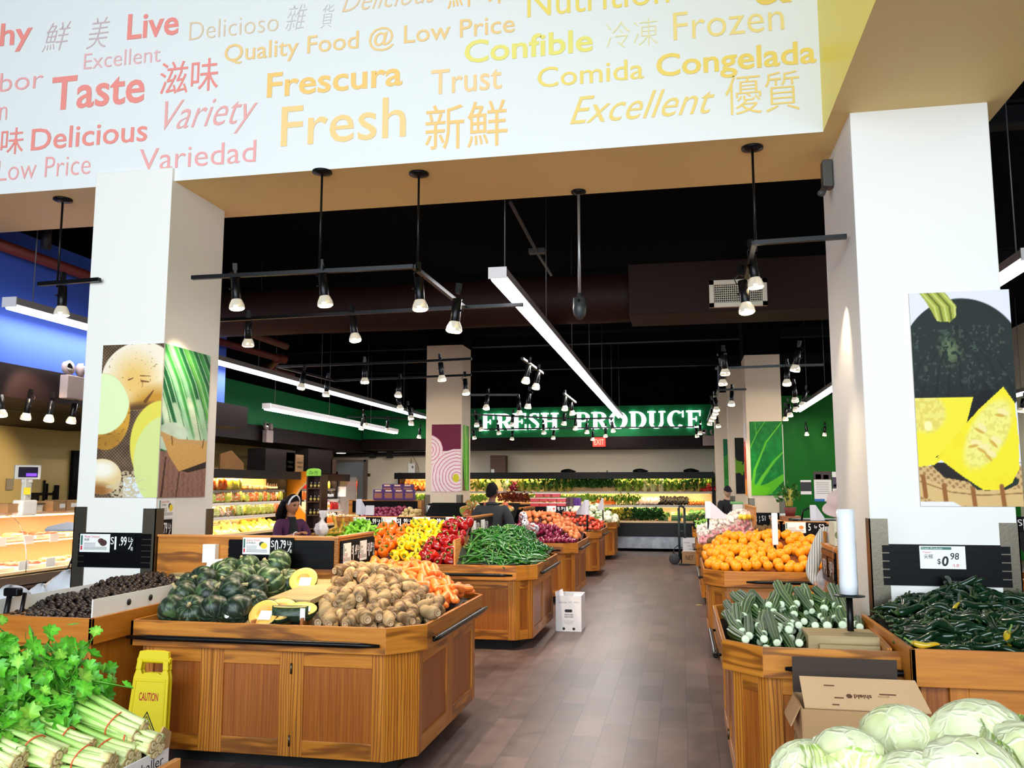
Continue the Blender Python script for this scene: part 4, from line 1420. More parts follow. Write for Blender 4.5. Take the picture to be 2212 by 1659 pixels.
SG = corner_bin('plain oak bin of dark green chillies in front of the squash-poster column', 1.03, 2.12, 4.38, 5.50, .90, .17, -1, [(0.12, .58), (.58, 1)])
SK = corner_bin('plain oak bin of water chestnuts in front of the potato-poster column', -4.02, -3.33, 4.46, 5.70, .90, .15, 1, [(.02, .90)])
mk('liner_board', MB().board((-3.36, 4.50), (-3.36, 5.62), .86, 1.0, .008), CARD, SK)
mk('liner_board', MB().board((-4.0, 5.62), (-4.0, 4.50), .86, .985, .008), CARD, SK)
mb = MB()
for y in (4.83, 5.05):
	mb.lathe([(.020, 0), (.020, .002)], 12, M=frame((-3.358, y, .945), (0, 1, 0), (0, 0, 1)))
mk('hand_hole', mb, TXTK, SK)

slat_l = tag(mk('price_rail', slats('f', -4.45, -3.85, 1.055, 1.31, LCY0), SLAT), 'black ribbed price rail on the potato-poster column', 'price rail', 'price rails on the columns')
slat_r = tag(mk('price_rail', slats('f', 1.17, 1.87, 1.07, 1.31, RCY0), SLAT), 'black ribbed price rail on the squash-poster column', 'price rail', 'price rails on the columns')
tag(mk('price_rail', slats('f', -4.70, -4.12, 1.10, 1.34, 15.7), SLAT), 'black ribbed price rail on the onion-poster column', 'price rail', 'price rails on the columns')
tag(mk('price_rail', slats('f', 1.20, 1.72, .84, 1.20, 15.7), SLAT), 'black ribbed price rail on the leaf-poster column', 'price rail', 'price rails on the columns')

# ------------------------------------------------------------------ price cards
def price(M, w, h, label, cents, dollars='1', unit=True, group='price cards', pre=None):
	"""black card: $ D .CC Lb / box"""
	t = thing('price_card', label, 'price card', M.translation, group)
	mk('card', MB().extrude([(0, 0), (w, 0), (w, h), (0, h)], M, .003), BLKCARD, t)
	P = lambda x, y: M @ Matrix.Translation((x * w, y * h, .0042))
	if pre:
		for s, x, y, ww, hh in pre:
			letter(s, P(x, y), ww * w, hh * h, TXTW, t)
		return t
	letter('S', P(.03, .42), .13 * w, .40 * h, TXTW, t)
	letter(dollars, P(.19, .14), (.07 if dollars == '1' else .15) * w, .70 * h, TXTW, t, bold=.01)
	letter('.' + cents, P(.38, .36), .29 * w, .48 * h, TXTW, t, bold=.01)
	if unit:
		letter('Lb', P(.74, .56), .18 * w, .26 * h, TXTW, t)
		letter('/', P(.74, .16), .16 * w, .36 * h, TXTW, t)
		letter('磅', P(.84, .10), .09 * w, .16 * h, TXTW, t)
	return t

def info(M, w, h, label, title, cjk, col, group='white product cards', col2=None, head=None):
	t = thing('product_card', label, 'product card', M.translation, group)
	mk('card', MB().extrude([(0, 0), (w, 0), (w, h), (0, h)], M, .003), CARD, t)
	P = lambda x, y: M @ Matrix.Translation((x * w, y * h, .0042))
	rect = lambda a, b, c, d: MB().extrude([(a * w, b * h), (c * w, b * h), (c * w, d * h), (a * w, d * h)], M, .0040)
	mk('stripe', rect(.03, .38, .09, .92), mat('ink_teal', (54, 110, 96), .5), t)
	mk('stripe', rect(.03, .12, .09, .34), mat('ink_red', (196, 40, 52), .5), t)
	if title:
		letter(title, P(.14, .80), .52 * w, .11 * h, mat('ink_pink', (214, 66, 82), .5), t)
	if cjk:
		letter(cjk, P(.14, .63), .07 * w * len(cjk) * (1.2 if len(cjk) > 1 else 1), .10 * h, TXTK, t)
	mb = MB()
	for k in range(4):
		y, x1 = .50 - k * .055, .52
		mb.extrude([(.14 * w, y * h), (x1 * w, y * h), (x1 * w, (y + .018) * h), (.14 * w, (y + .018) * h)], M, .0040)
	for k in range(3):
		y = .26 - k * .06
		mb.extrude([(.14 * w, y * h), (.9 * w, y * h), (.9 * w, (y + .024) * h), (.14 * w, (y + .024) * h)], M, .0040)
	mk('small_print', mb, TXTG, t)
	if col:
		def disc(cx, cy, rx, ry):
			return [((cx + rx * math.cos(2 * PI * k / 16)) * w, (cy + ry * math.sin(2 * PI * k / 16)) * h) for k in range(16)]
		if col2:
			mk('picture', MB().extrude(disc(.70, .62, .10, .15), M, .0040), mat('ink_%d_%d_%d' % col2, col2, .5), t)
		mk('picture', MB().extrude(disc(.78, .52, .12, .18), M, .0043), mat('ink_%d_%d_%d' % col, col, .5), t)
	return t

SIDE_R = lambda x, y, z: frame((x, y, z), (0, 1, 0), (0, 0, 1))
SIDE_L = lambda x, y, z: frame((x, y, z), (0, -1, 0), (0, 0, 1))

def F(x0, y0, Y):                     # sheet origin at a picture point, on a face at depth Y
	p = at_y(x0, y0, Y)
	return FRONT((p.x, Y, p.z))

def span(x0, x1, y, Y):
	return at_y(x1, y, Y).x - at_y(x0, y, Y).x

def up(x, y0, y1, Y):
	return at_y(x, y1, Y).z - at_y(x, y0, Y).z

Y = LCY0 - .016
info(F(172, 1192, Y), span(172, 237, 1192, Y), up(172, 1192, 1153, Y), 'white water chestnut card on the rail of the potato-poster column', 'Water Chestnut', '馬蹄', (70, 36, 34), col2=(90, 44, 40))
price(F(237, 1192, Y), span(237, 291, 1192, Y), up(237, 1192, 1153, Y), 'black card reading 1.99 a pound beside the water chestnut card', '99')
Y = 5.80 - .016
info(F(524, 1197, Y), span(524, 583, 1197, Y), up(524, 1197, 1161, Y), 'white Japanese pumpkin card on the rail behind the green squash', 'Japanese Pumpkin', '日本南瓜', (236, 204, 40), col2=(40, 70, 50))
price(F(584, 1197, Y), span(584, 634, 1197, Y), up(584, 1197, 1161, Y), 'black card reading 0.79 a pound behind the green squash', '79', '0')
# cards taped under the greens poster
M = SIDE_R(LCX1 + .002, 5.80, 1.415)
info(M, .20, .145, 'white Japanese pumpkin card taped under the leafy greens poster', 'Japanese Pumpkin', '日本南瓜', (236, 204, 40), col2=(40, 70, 50))
M = SIDE_R(LCX1 + .002, 5.79, 1.245)
price(M, .19, .16, 'black card reading 0.79 a pound taped under the leafy greens poster', '79', '0')
Y = RCY0 - .016
p = F(1988, 1228, Y)
w_, h_ = span(1988, 2087, 1228, Y), up(1988, 1228, 1179, Y)
t = thing('product_card', 'white pepper card reading 0.98 a pound on the rail of the squash-poster column', 'product card', p.translation, 'white product cards')
mk('card', MB().extrude([(0, 0), (w_, 0), (w_, h_), (0, h_)], p, .003), CARD, t)
PP = lambda x, y: p @ Matrix.Translation((x * w_, y * h_, .0042))
mk('stripe', MB().extrude([(.03 * w_, .84 * h_), (.70 * w_, .84 * h_), (.70 * w_, .96 * h_), (.03 * w_, .96 * h_)], p, .004), mat('ink_teal', (54, 110, 96), .5), t)
letter('Fresh Produce', PP(.05, .865), .45 * w_, .07 * h_, TXTW, t)
letter('Pepper', PP(.07, .70), .19 * w_, .07 * h_, mat('ink_pink', (214, 66, 82), .5), t)
letter('尖椒', PP(.09, .46), .20 * w_, .15 * h_, TXTK, t)
letter('$', PP(.38, .22), .075 * w_, .22 * h_, TXTK, t, bold=.01)
letter('0', PP(.48, .14), .145 * w_, .40 * h_, TXTK, t, bold=.03, shear=.15)
letter('98', PP(.67, .42), .19 * w_, .28 * h_, TXTK, t, bold=.01, shear=.1)
letter('/LB', PP(.70, .10), .15 * w_, .12 * h_, mat('ink_pink', (214, 66, 82), .5), t)

# rail of the squash stand, aisle side
for k, (y, dol, ct, nm) in enumerate([(5.86, '1', '49', 'lotus root'), (6.18, '0', '89', 'carrot')]):
	info(SIDE_R(-2.40 + .016, y, 1.10), .14, .145, 'white %s card on the aisle side of the squash stand rail' % nm, '', '蓮藕' if k == 0 else '胡蘿蔔', None)
	price(SIDE_R(-2.40 + .016, y + .145, 1.10), .17, .145, 'black card after the %s card on the aisle side of the squash stand rail' % nm, ct, dol)
# rail of the pepper stand
Y = 9.66 - .016
for k, (a, b, c, col, nm) in enumerate([(763, 790, 824, None, 'green pepper'), (824, 857, 892, (206, 40, 28), 'red pepper'), (892, 929, 963, (236, 176, 36), 'yellow pepper'), (963, 1000, 1034, (236, 100, 50), 'orange pepper')]):
	if k == 3:
		c = 1009
	yb = 1139 - k * .3
	info(F(a, yb, Y), span(a, b, yb, Y), up(a, yb, 1117, Y), 'white %s card on the rail of the pepper stand' % nm, nm.title(), '甜椒', col)
	price(F(b, yb, Y), span(b, c, yb, Y), up(b, yb, 1117, Y), 'black card reading 1.99 a pound after the white %s card' % nm, '99')
for k, y in enumerate((9.78, 10.25)):
	info(SIDE_R(-2.42 + .016, y, 1.10), .20, .15, 'white card, %s on the aisle side of the pepper stand rail' % ORD[k], '', '青椒', None)
	price(SIDE_R(-2.42 + .016, y + .2, 1.10), .2, .15, 'black price card, %s on the aisle side of the pepper stand rail' % ORD[k], '29')
Y = 13.2 - .016
info(F(1181, 1105, Y), span(1181, 1201, 1105, Y), up(1181, 1105, 1093, Y), 'white tomato card on the rail of the onion stand', '', '', (216, 60, 40))
price(F(1203, 1105, Y), span(1203, 1223, 1105, Y), up(1203, 1105, 1093, Y), 'black card reading 1.19 on the rail of the onion stand', '19')
Y = 15.7 - .016
info(F(922, 1109, Y), span(922, 951, 1109, Y), up(922, 1109, 1092, Y), 'white shallot card on the rail of the onion-poster column', '', '', (190, 90, 80))
price(F(951, 1109, Y), span(951, 976, 1109, Y), up(951, 1109, 1092, Y), 'black card reading 1.99 on the rail of the onion-poster column', '99')
Y = 9.62 - .016
info(F(1697, 1151, Y), span(1697, 1741, 1151, Y), up(1697, 1151, 1128, Y), 'white orange card above the orange pile', '', '', (240, 130, 40))
price(F(1742, 1152, Y), span(1742, 1786, 1152, Y), up(1742, 1152, 1128, Y), 'black card reading 5 for 2 above the orange pile', '', pre=[('5', .10, .25, .12, .62), ('For', .40, .45, .14, .28), ('S2', .62, .30, .28, .52)])
for k, y in enumerate((10.45, 10.1, 9.78)):
	price(SIDE_L(1.02 - .016, y, 1.03), .2, .17, 'black card, %s on the aisle side of the orange stand rail' % ORD[k], '49', '0')
Y = 15.7 - .016
price(F(1629, 1144, Y), span(1629, 1657, 1144, Y), up(1629, 1144, 1109, Y), 'black card reading 3 for 1 on the leaf-poster column', '', pre=[('3', .10, .45, .14, .42), ('F', .42, .66, .07, .16), ('?', .42, .44, .08, .16), ('S1', .62, .56, .28, .3)])
price(F(1660, 1123, Y), span(1660, 1668, 1123, Y), up(1660, 1123, 1110, Y), 'narrow black card reading 99 on the leaf-poster column', '', pre=[('99', .1, .2, .8, .6)])
info(F(1684, 1122, Y), span(1684, 1700, 1122, Y), up(1684, 1122, 1109, Y), 'white card with a green leaf picture on the leaf-poster column', '', '', (40, 90, 40))
for k, y in enumerate((7.2, 6.9)):
	price(SIDE_L(1.10 - .016, y, .96), .19, .16, 'black card, %s on the rail by the striped sleeve' % ORD[k], '59', '0')

# ================================================================== PRODUCE
def h3(x, y, z, s=0):
	"""cheap smooth value noise, 0..1"""
	v = math.sin(x * 1.7 + s) * math.cos(y * 2.3 - s * .7) + math.sin(z * 2.9 + s * 1.3 + x) * math.cos(x * 3.1 + y * 1.9) + .5 * math.sin(x * 7.1 + y * 5.3 + z * 6.1 + s)
	return max(0, min(1, .5 + v * .22))

def mixc(a, b, t):
	t = max(0, min(1, t))
	return tuple(x * (1 - t) + y * t for x, y in zip(a, b))

def c8(*rgb):
	return lin(rgb)

def blob(fr, fc, nu=16, nv=10):
	"""round body: fr(th,ph)->(radius xy, z); fc(th,ph,p)->colour; ph 0 at the bottom, pi at the top"""
	def fn(u, v):
		th, ph = 2 * PI * u, PI * min(max(v, .004), .996)
		r, z = fr(th, ph)
		p = Vector((r * math.cos(th), r * math.sin(th), z))
		return p, fc(th, ph, p)
	return MB().surf(nu, nv, fn)

def stick(L, prof, fc, bend=0.0, nu=10, nv=12, wob=0.0, ribs=0, ribd=0.0, seed=0, hook=0.0):
	"""long body along X from 0 to L: prof(t)->radius"""
	ph = seed * 1.7
	def fn(u, v):
		t = v
		x = L * t
		cy = bend * L * math.sin(PI * t) + wob * math.sin(6 * t + ph)
		cz = wob * math.cos(5 * t + ph) + hook * t * t
		th = 2 * PI * u
		r = prof(t) * (1 + ribd * math.cos(ribs * th))
		p = Vector((x, cy + r * math.cos(th), cz + r * math.sin(th)))
		return p, fc(t, th, p)
	mb = MB().surf(nu, nv, fn)
	n = nu
	mb.f.append(tuple(reversed(range(n))))
	mb.sm.append(False)
	mb.mi.append(0)
	mb.f.append(tuple(nv * n + j for j in range(n)))
	mb.sm.append(False)
	mb.mi.append(0)
	return mb

def capsule(t, k=.18, a=0.35, b=0.35):
	if t < k:
		return a + (1 - a) * math.sqrt(max(0, 1 - (1 - t / k) ** 2))
	if t > 1 - k:
		return b + (1 - b) * math.sqrt(max(0, 1 - ((t - 1 + k) / k) ** 2))
	return 1

# --- green squash (kabocha)
def squash_spec(seed, base=(40, 62, 40), stripe=(150, 172, 130), SK=.12):
	r = random.Random(seed)
	R0, H0, n = .108, .085, 9
	A, B = c8(*base), c8(*stripe)
	D = c8(14, 26, 18)
	mott = c8(92, 124, 70)
	def fr(th, ph):
		g = abs(math.cos(n * th / 2)) ** .6
		rr = R0 * math.sin(ph) ** .8 * (.965 + .035 * g)
		z = -H0 * math.cos(ph)
		if ph > 2.5:
			z -= (ph - 2.5) ** 2 * .06
		return rr, z
	def fc(th, ph, p):
		g = abs(math.cos(n * th / 2))
		c = mixc(A, D, h3(p.x * 26, p.y * 26, p.z * 26, seed) * .9)
		if g < .13 and r.random() < .9:
			c = mixc(c, B, SK + .3 * r.random())
		if r.random() < .07:
			c = mixc(c, B, .35)
		if h3(p.x * 9, p.y * 9, p.z * 9, seed + 5) > .78:
			c = mixc(c, mott, .5)
		return c
	body = blob(fr, fc, 54, 18)
	stem = MB().tube([(0, 0, .066), (.002, 0, .082), (.010, .004, .094), (.016, .006, .100)], [.016, .011, .011, .015], 8, c8(176, 164, 120))
	return ('green_squash', me_of(body, 'squash_body', P_SKIN), [('stem', me_of(stem, 'squash_stem', P_MATT), [])])

SQ = [squash_spec(1), squash_spec(2, (34, 54, 38), (130, 150, 120)), squash_spec(3, (52, 80, 46), (176, 196, 140), .45), squash_spec(4, (30, 48, 36), (120, 140, 112)), squash_spec(5, (62, 94, 54), (190, 208, 150), .55)]

def half_squash(with_sticker=True):
	R0 = .105
	F1, F2, RIND = c8(238, 188, 92), c8(232, 174, 74), c8(30, 46, 32)
	rind = MB()
	def fn(u, v):
		th, ph = 2 * PI * u, PI / 2 * (1 + max(v, 0))
		return Vector((R0 * math.cos(th) * math.sin(ph), R0 * math.sin(th) * math.sin(ph), .085 * math.cos(ph))), mixc(RIND, c8(70, 90, 60), RND.random() * .5)
	rind.surf(28, 8, fn)
	fl = MB()
	prof = [(R0 * .985, 0), (R0 * .95, .003), (R0 * .50, .002), (R0 * .42, -.006), (R0 * .25, -.014), (.004, -.016)]
	cols = [c8(120, 130, 60), F1, F1, F2, c8(228, 166, 66), c8(222, 158, 58)]
	def fl_fn(u, v):
		k = v * (len(prof) - 1)
		i = min(int(k), len(prof) - 2)
		f = k - i
		r = prof[i][0] * (1 - f) + prof[i + 1][0] * f
		z = prof[i][1] * (1 - f) + prof[i + 1][1] * f
		return Vector((r * math.cos(2 * PI * u), r * math.sin(2 * PI * u), z)), mixc(cols[i], cols[i + 1], f + RND.uniform(-.1, .1))
	fl.surf(28, 15, fl_fn)
	wrap = MB().extrude([(-.042, -.034), (.042, -.034), (.042, .034), (-.042, .034)], Matrix.Translation((.02, -.02, .006)), .002, c8(240, 238, 240))
	kids = [('flesh', me_of(fl, 'half_flesh', P_SEMI), [])]
	if with_sticker:
		kids.append(('price_sticker', me_of(wrap, 'half_sticker', PAPER), []))
	return ('squash_half', me_of(rind, 'half_rind', P_SKIN), kids)

# --- lotus roots
def lotus_spec(seed):
	r = random.Random(seed)
	L = r.uniform(.115, .165)
	R0 = r.uniform(.033, .042)
	A, B, D = c8(222, 190, 136), c8(170, 124, 78), c8(76, 50, 34)
	dirt = r.uniform(.3, 1.15)
	tone = r.uniform(.50, .95)
	A, B, D = [tuple(c * tone for c in q) for q in (A, B, D)]
	def prof(t):
		return R0 * capsule(t, .26, .42, .42) * (1 + .05 * math.sin(9 * t + seed))
	def fc(t, th, p):
		n = h3(p.x * 26, p.y * 26, p.z * 26, seed)
		c = mixc(A, B, n * dirt * 1.5)
		if n * dirt > .42 or r.random() < .04:
			c = mixc(c, D, .55)
		if h3(p.x * 16, p.y * 16, p.z * 16, seed + 9) > .68:
			c = mixc(c, c8(70, 56, 44), .7 * dirt)
		return c
	body = stick(L, prof, fc, bend=r.uniform(-.08, .08), nu=22, nv=24, seed=seed)
	kids = []
	for x, s in ((-.001, -1), (L + .001, 1)):
		ends = MB()
		M = frame((x, 0, 0), (0, 1, 0), (0, 0, 1)) if s > 0 else frame((x, 0, 0), (0, -1, 0), (0, 0, 1))
		q = R0 * .52
		ends.lathe([(q * .9, -.008), (q * 1.1, .004), (q * 1.05, .009), (q * .75, .010), (q * .66, .006), (.002, .006)], 12, [c8(96, 64, 40), c8(110, 74, 46), c8(150, 110, 74), c8(214, 190, 150), c8(160, 124, 88), c8(200, 176, 140)], M)
		kids.append(('cut_end', me_of(ends, 'lotus_ends', P_MATT), []))
	return ('lotus_root', me_of(body, 'lotus_body', P_MATT), kids)

LOTUS = [lotus_spec(s) for s in range(8)]

def carrot_spec(seed):
	r = random.Random(100 + seed)
	L, R0 = r.uniform(.14, .19), r.uniform(.026, .033)
	A, B = c8(240, 124, 40), c8(214, 94, 26)
	def prof(t):
		return R0 * (.35 + .65 * min(1, t / .12) ** .5) * (1 - .35 * t) * (1 if t < .9 else (.25 + .75 * math.sqrt(max(0, 1 - ((t - .9) / .1) ** 2))))
	def fc(t, th, p):
		return mixc(A, B, .5 + .5 * math.sin(t * 60 + 2 * math.sin(th * 2))) if r.random() < .5 else mixc(A, c8(246, 150, 84), r.random() * .5)
	body = stick(L, prof, fc, bend=r.uniform(-.06, .06), nu=12, nv=14)
	top = MB().lathe([(.012, -.004), (.013, .003), (.008, .008), (.002, .010)], 10, [c8(150, 120, 50), c8(120, 110, 40), c8(90, 96, 36), c8(90, 96, 36)], frame((0, 0, 0), (0, -1, 0), (0, 0, 1)))
	return ('carrot', me_of(body, 'carrot_body', P_SEMI), [('crown', me_of(top, 'carrot_crown', P_MATT), [])])

CARROT = [carrot_spec(s) for s in range(5)]

def chestnut_spec(seed):
	r = random.Random(seed)
	A, B = c8(58, 38, 28), c8(24, 17, 15)
	body = blob(lambda th, ph: (.021 * math.sin(ph), -.016 * math.cos(ph) + (.006 * max(0, ph - 2.6))), lambda th, ph, p: mixc(A, B, h3(p.x * 120, p.y * 120, p.z * 120, seed) * 1.3), 10, 7)
	body.tube([(0, 0, .012), (.003, 0, .024)], [.006, .002], 5, c8(86, 62, 44))
	return ('water_chestnut', me_of(body, 'chestnut', P_SKIN), [])

CHEST = [chestnut_spec(s) for s in range(3)]

def pepper_spec(seed, A, B, s=1.0, name='bell_pepper', long=1.0):
	r = random.Random(seed)
	n = r.choice([3, 4, 4])
	R0, H0 = .042 * s, .046 * s * long
	ph0 = r.random() * 6
	A, B = c8(*A), c8(*B)
	def fr(th, ph):
		lob = .86 + .14 * abs(math.cos(n * (th + ph0) / 2)) ** .7
		rr = R0 * (math.sin(ph) ** .55) * lob * (.80 + .20 * math.sin(min(ph, 2.2) * .72))
		z = -H0 * math.cos(ph)
		if ph > 2.62:
			z -= (ph - 2.62) * .040 * s
		if ph < .5:
			z += (.5 - ph) * .02 * s
		return rr, z
	body = blob(fr, lambda th, ph, p: mixc(A, B, h3(p.x * 30, p.y * 30, p.z * 30, seed)), 24, 14)
	g = c8(86, 124, 44)
	stem = MB().tube([(0, 0, H0 - .022 * s), (0, 0, H0 - .006 * s), (.004, .002, H0 + .012 * s), (.008, .004, H0 + .02 * s)], [.014 * s, .006 * s, .005 * s, .007 * s], 8, [c8(70, 110, 40), g, g, c8(120, 140, 70)])
	return (name, me_of(body, name, P_GLOSS), [('stem', me_of(stem, name + '_stem', P_SEMI), [])])

PEP_O = [pepper_spec(i, (240, 112, 16), (222, 84, 8), 1.5) for i in range(3)]
PEP_Y = [pepper_spec(10 + i, (248, 196, 14), (236, 164, 6), 1.2) for i in range(3)]
PEP_R = [pepper_spec(20 + i, (158, 8, 9), (88, 4, 7), 1.3, long=1.15) for i in range(4)] + [pepper_spec(27, (216, 44, 18), (180, 24, 12), 1.3)]

def chilli_spec(seed, name, L, R0, cols, bend=.15, tip=.25, gloss=P_GLOSS, hook=0.0):
	r = random.Random(seed * 7 + 3)
	A, B = c8(*cols[0]), c8(*cols[1])
	L = L * r.uniform(.85, 1.15)
	R0 = R0 * r.uniform(.85, 1.15)
	def prof(t):
		return R0 * ((t / .10) ** .5 if t < .10 else 1) * (1 - (1 - tip) * max(0, (t - .3) / .7) ** 1.3) * (1 if t < .96 else .6) * (1 + .08 * math.sin(14 * t + seed)) + .0006
	body = stick(L, prof, lambda t, th, p: mixc(A, B, h3(p.x * 22, p.y * 40, p.z * 40, seed)), bend=r.uniform(-bend, bend), nu=9, nv=12, wob=R0 * .5, seed=seed, hook=r.uniform(-hook, hook))
	g = c8(52, 74, 34) if name.startswith('dark') else c8(110, 140, 64)
	stem = MB().tube([(.004, 0, 0), (-.012, .002, .004), (-.026, .006, .012), (-.034, .012, .016)], [R0 * .8, R0 * .35, R0 * .28, R0 * .34], 6, [mixc(A, g, .5), g, g, g])
	return (name, me_of(body, name, gloss), [('stem', me_of(stem, name + '_stem', P_SEMI), [])])

CH_LONG = [chilli_spec(i, 'long_green_chilli', .24, .0125, ((40, 104, 30), (22, 70, 22)), .22, .3) for i in range(7)]
CH_FAT = [chilli_spec(20 + i, 'green_frying_pepper', .14, .028, ((24, 80, 24), (12, 50, 16)), .1, .5) for i in range(4)]
CH_LIGHT = [chilli_spec(30 + i, 'pale_green_pepper', .16, .024, ((140, 200, 48), (96, 168, 40)), .12, .35) for i in range(4)]
CH_DARK = [chilli_spec(40 + i, 'dark_green_chilli', .175, .021, ((16, 50, 22), (8, 30, 15)), .16, .35, hook=.02) for i in range(7)]
CH_YEL = [chilli_spec(60 + i, 'yellowing_chilli', .13, .015, ((228, 168, 30), (150, 150, 40)), .16, .35) for i in range(2)]

def round_spec(name, R0, sq, cols, mat_, seed=0, tip=0.0, nu=16, nv=10, kids=()):
	A, B = c8(*cols[0]), c8(*cols[1])
	def fr(th, ph):
		z = -R0 * sq * math.cos(ph)
		rr = R0 * math.sin(ph)
		if tip and ph > 2.5:
			z += (ph - 2.5) ** 2 * tip
		elif not tip and ph > 2.85:
			z -= (ph - 2.85) * .02
		return rr, z
	return (name, me_of(blob(fr, lambda th, ph, p: mixc(A, B, h3(p.x * 14 / R0 * .05, p.y * 14 / R0 * .05, p.z * 9, seed)), nu, nv), name, mat_), list(kids))

star = MB().lathe([(.004, .040), (.003, .0425), (.001, .043)], 6, c8(120, 130, 60))
ORANGE = [round_spec('orange', .047, .97, ((252, 160, 14), (246, 138, 8)), P_SEMI, k, kids=[('stem_end', me_of(MB().lathe([(.005, .0435), (.0035, .046), (.001, .0455)], 7, c8(150, 120, 50)), 'orange_button', P_MATT), [])]) for k in range(2)]
ONION_R = [round_spec('red_onion', .040, .92, ((142, 26, 62), (96, 14, 46)), P_GLOSS, k, tip=.05) for k in range(2)]
ONION_B = [round_spec('brown_onion', .042, .95, ((226, 140, 84), (206, 106, 58)), P_SEMI, k, tip=.05) for k in range(3)]
TOMATO = [round_spec('tomato', .036, .86, ((226, 84, 48), (204, 52, 30)), P_GLOSS, k, kids=[('stem', me_of(MB().tube([(0, 0, .026), (0, .002, .036)], .003, 5, c8(80, 110, 40)), 'tomato_stem', P_SEMI), [])]) for k in range(2)]
KIWI = [round_spec('kiwi', .030, 1.25, ((112, 84, 44), (84, 62, 32)), P_MATT, 1)]
GARLIC = [round_spec('garlic_bulb', .034, .85, ((246, 236, 224), (232, 214, 204)), P_SEMI, k, tip=.09) for k in range(2)]
SHALLOT = [round_spec('pink_shallot', .028, .95, ((226, 168, 168), (206, 130, 140)), P_SEMI, k, tip=.09) for k in range(2)]
POT_R = [round_spec('red_potato', .036, 1.2, ((150, 48, 78), (122, 34, 62)), P_SEMI, k) for k in range(2)]
POT_W = [round_spec('pale_potato', .038, 1.2, ((226, 200, 140), (206, 176, 112)), P_SEMI, k) for k in range(2)]
GRAPE = [round_spec('green_grape', .016, 1.1, ((168, 214, 90), (132, 190, 66)), P_SEMI, 1, nu=8, nv=6)]
APPLE = [round_spec('red_apple', .038, .92, ((170, 24, 30), (206, 70, 50)), P_GLOSS, 3)]
MANGO = [round_spec('yellow_mango', .05, 1.3, ((250, 190, 40), (236, 120, 70)), P_SEMI, 3)]
TURNIP = [round_spec('pale_turnip', .038, .92, ((246, 226, 200), (226, 160, 140)), P_SEMI, 3, nu=10, nv=7)]
AVOC = [round_spec('dark_avocado', .036, 1.2, ((34, 30, 24), (20, 20, 16)), P_MATT, 3, nu=10, nv=7)]
MANDA = [round_spec('small_mandarin', .03, .9, ((250, 150, 50), (236, 116, 30)), P_SEMI, 3, nu=10, nv=7)]

def cauli_spec(seed):
	r = random.Random(seed)
	A, B = c8(240, 236, 216), c8(206, 206, 176)
	bumps = [Vector((r.gauss(0, 1), r.gauss(0, 1), r.gauss(.4, 1))).normalized() for _ in range(40)]
	def fn(u, v):
		th, ph = 2 * PI * u, PI * min(max(v, .01), .99)
		d = Vector((math.sin(ph) * math.cos(th), math.sin(ph) * math.sin(th), -math.cos(ph)))
		k = max(b.dot(d) for b in bumps)
		return d * (.072 + .020 * max(0, (k - .86) / .14)), mixc(B, A, (k - .84) / .14)
	body = MB().surf(24, 16, fn)
	lf = MB()
	for k in range(6):
		a = 2 * PI * k / 6 + r.random() * .4
		def lfn(u, v, a=a):
			x = (u - .5) * .07 * math.sin(PI * min(1, .25 + v * .8))
			ph = -1.3 + v * 1.25
			rad = .080 + .012 * (u - .5) ** 2 * 8
			p = Vector((rad * math.cos(ph) * math.cos(a) - x * math.sin(a), rad * math.cos(ph) * math.sin(a) + x * math.cos(a), rad * math.sin(ph)))
			return p, mixc(c8(126, 166, 84), c8(206, 220, 160), abs(u - .5) < .08)
		lf.surf(6, 6, lfn, wrap=False)
	return ('cauliflower', me_of(body, 'cauliflower', P_MATT), [('leaves', me_of(lf, 'cauliflower_leaves', P_LEAF), [])])

CAULI = [cauli_spec(1), cauli_spec(2)]

def luffa_spec(seed):
	r = random.Random(seed * 3 + 1)
	L, R0 = r.uniform(.30, .40), r.uniform(.023, .029)
	A, B, D = c8(84, 124, 60), c8(50, 86, 46), c8(30, 58, 36)
	if seed % 3 == 2:
		A, B = c8(70, 104, 62), c8(38, 68, 44)
	def prof(t):
		return R0 * (.74 + .26 * min(1, t / .35)) * (1 if t < .88 else (.3 + .7 * math.sqrt(max(0, 1 - ((t - .88) / .12) ** 2))))
	def fc(t, th, p):
		k = math.cos(8 * th)
		return mixc(B, A, .5 + .5 * k) if k > -.3 else D
	body = stick(L, prof, fc, bend=r.uniform(-.07, .07), nu=48, nv=14, ribs=8, ribd=.14)
	pts = []
	cut = MB().lathe([(R0 * .86, -.004), (R0 * .84, .002), (R0 * .5, .003), (.001, .003)], 16, [c8(150, 190, 120), c8(222, 238, 196), c8(236, 244, 214), c8(220, 236, 190)], frame((0, 0, 0), (0, -1, 0), (0, 0, 1)))
	return ('luffa_gourd', me_of(body, 'luffa_body', P_SKIN), [('cut_end', me_of(cut, 'luffa_cut', P_SEMI), [])])

LUFFA = [luffa_spec(s) for s in range(6)]

# ------------------------------------------------------------------ heaps
def deck(t, x0, x1, y0, y1, hf, drop, m=BLACKM, inside=None, n=22):
	"""the sloped false bottom that carries a heap"""
	mb = MB()
	def fn(u, v):
		x, y = x0 + (x1 - x0) * u, y0 + (y1 - y0) * v
		z = max(.725, hf(x, y) - drop)
		for yy, s in ((y0, 1), (y1, -1)):      # keep clear of the chamfered corners
			e = (x + 1.70 - s * (y - yy)) if abs(x1 + 1.51) < .02 else (.41 - x - s * (y - yy)) if abs(x0 - .215) < .01 else 0
			if e > 0:
				x += e / 2 * (-1 if x1 < 0 else 1)
				y += s * e / 2
		return Vector((x, y, z)), (.02, .02, .02)
	mb.surf(n, n, fn, wrap=False)
	return mk('false_bottom', mb, m, t)

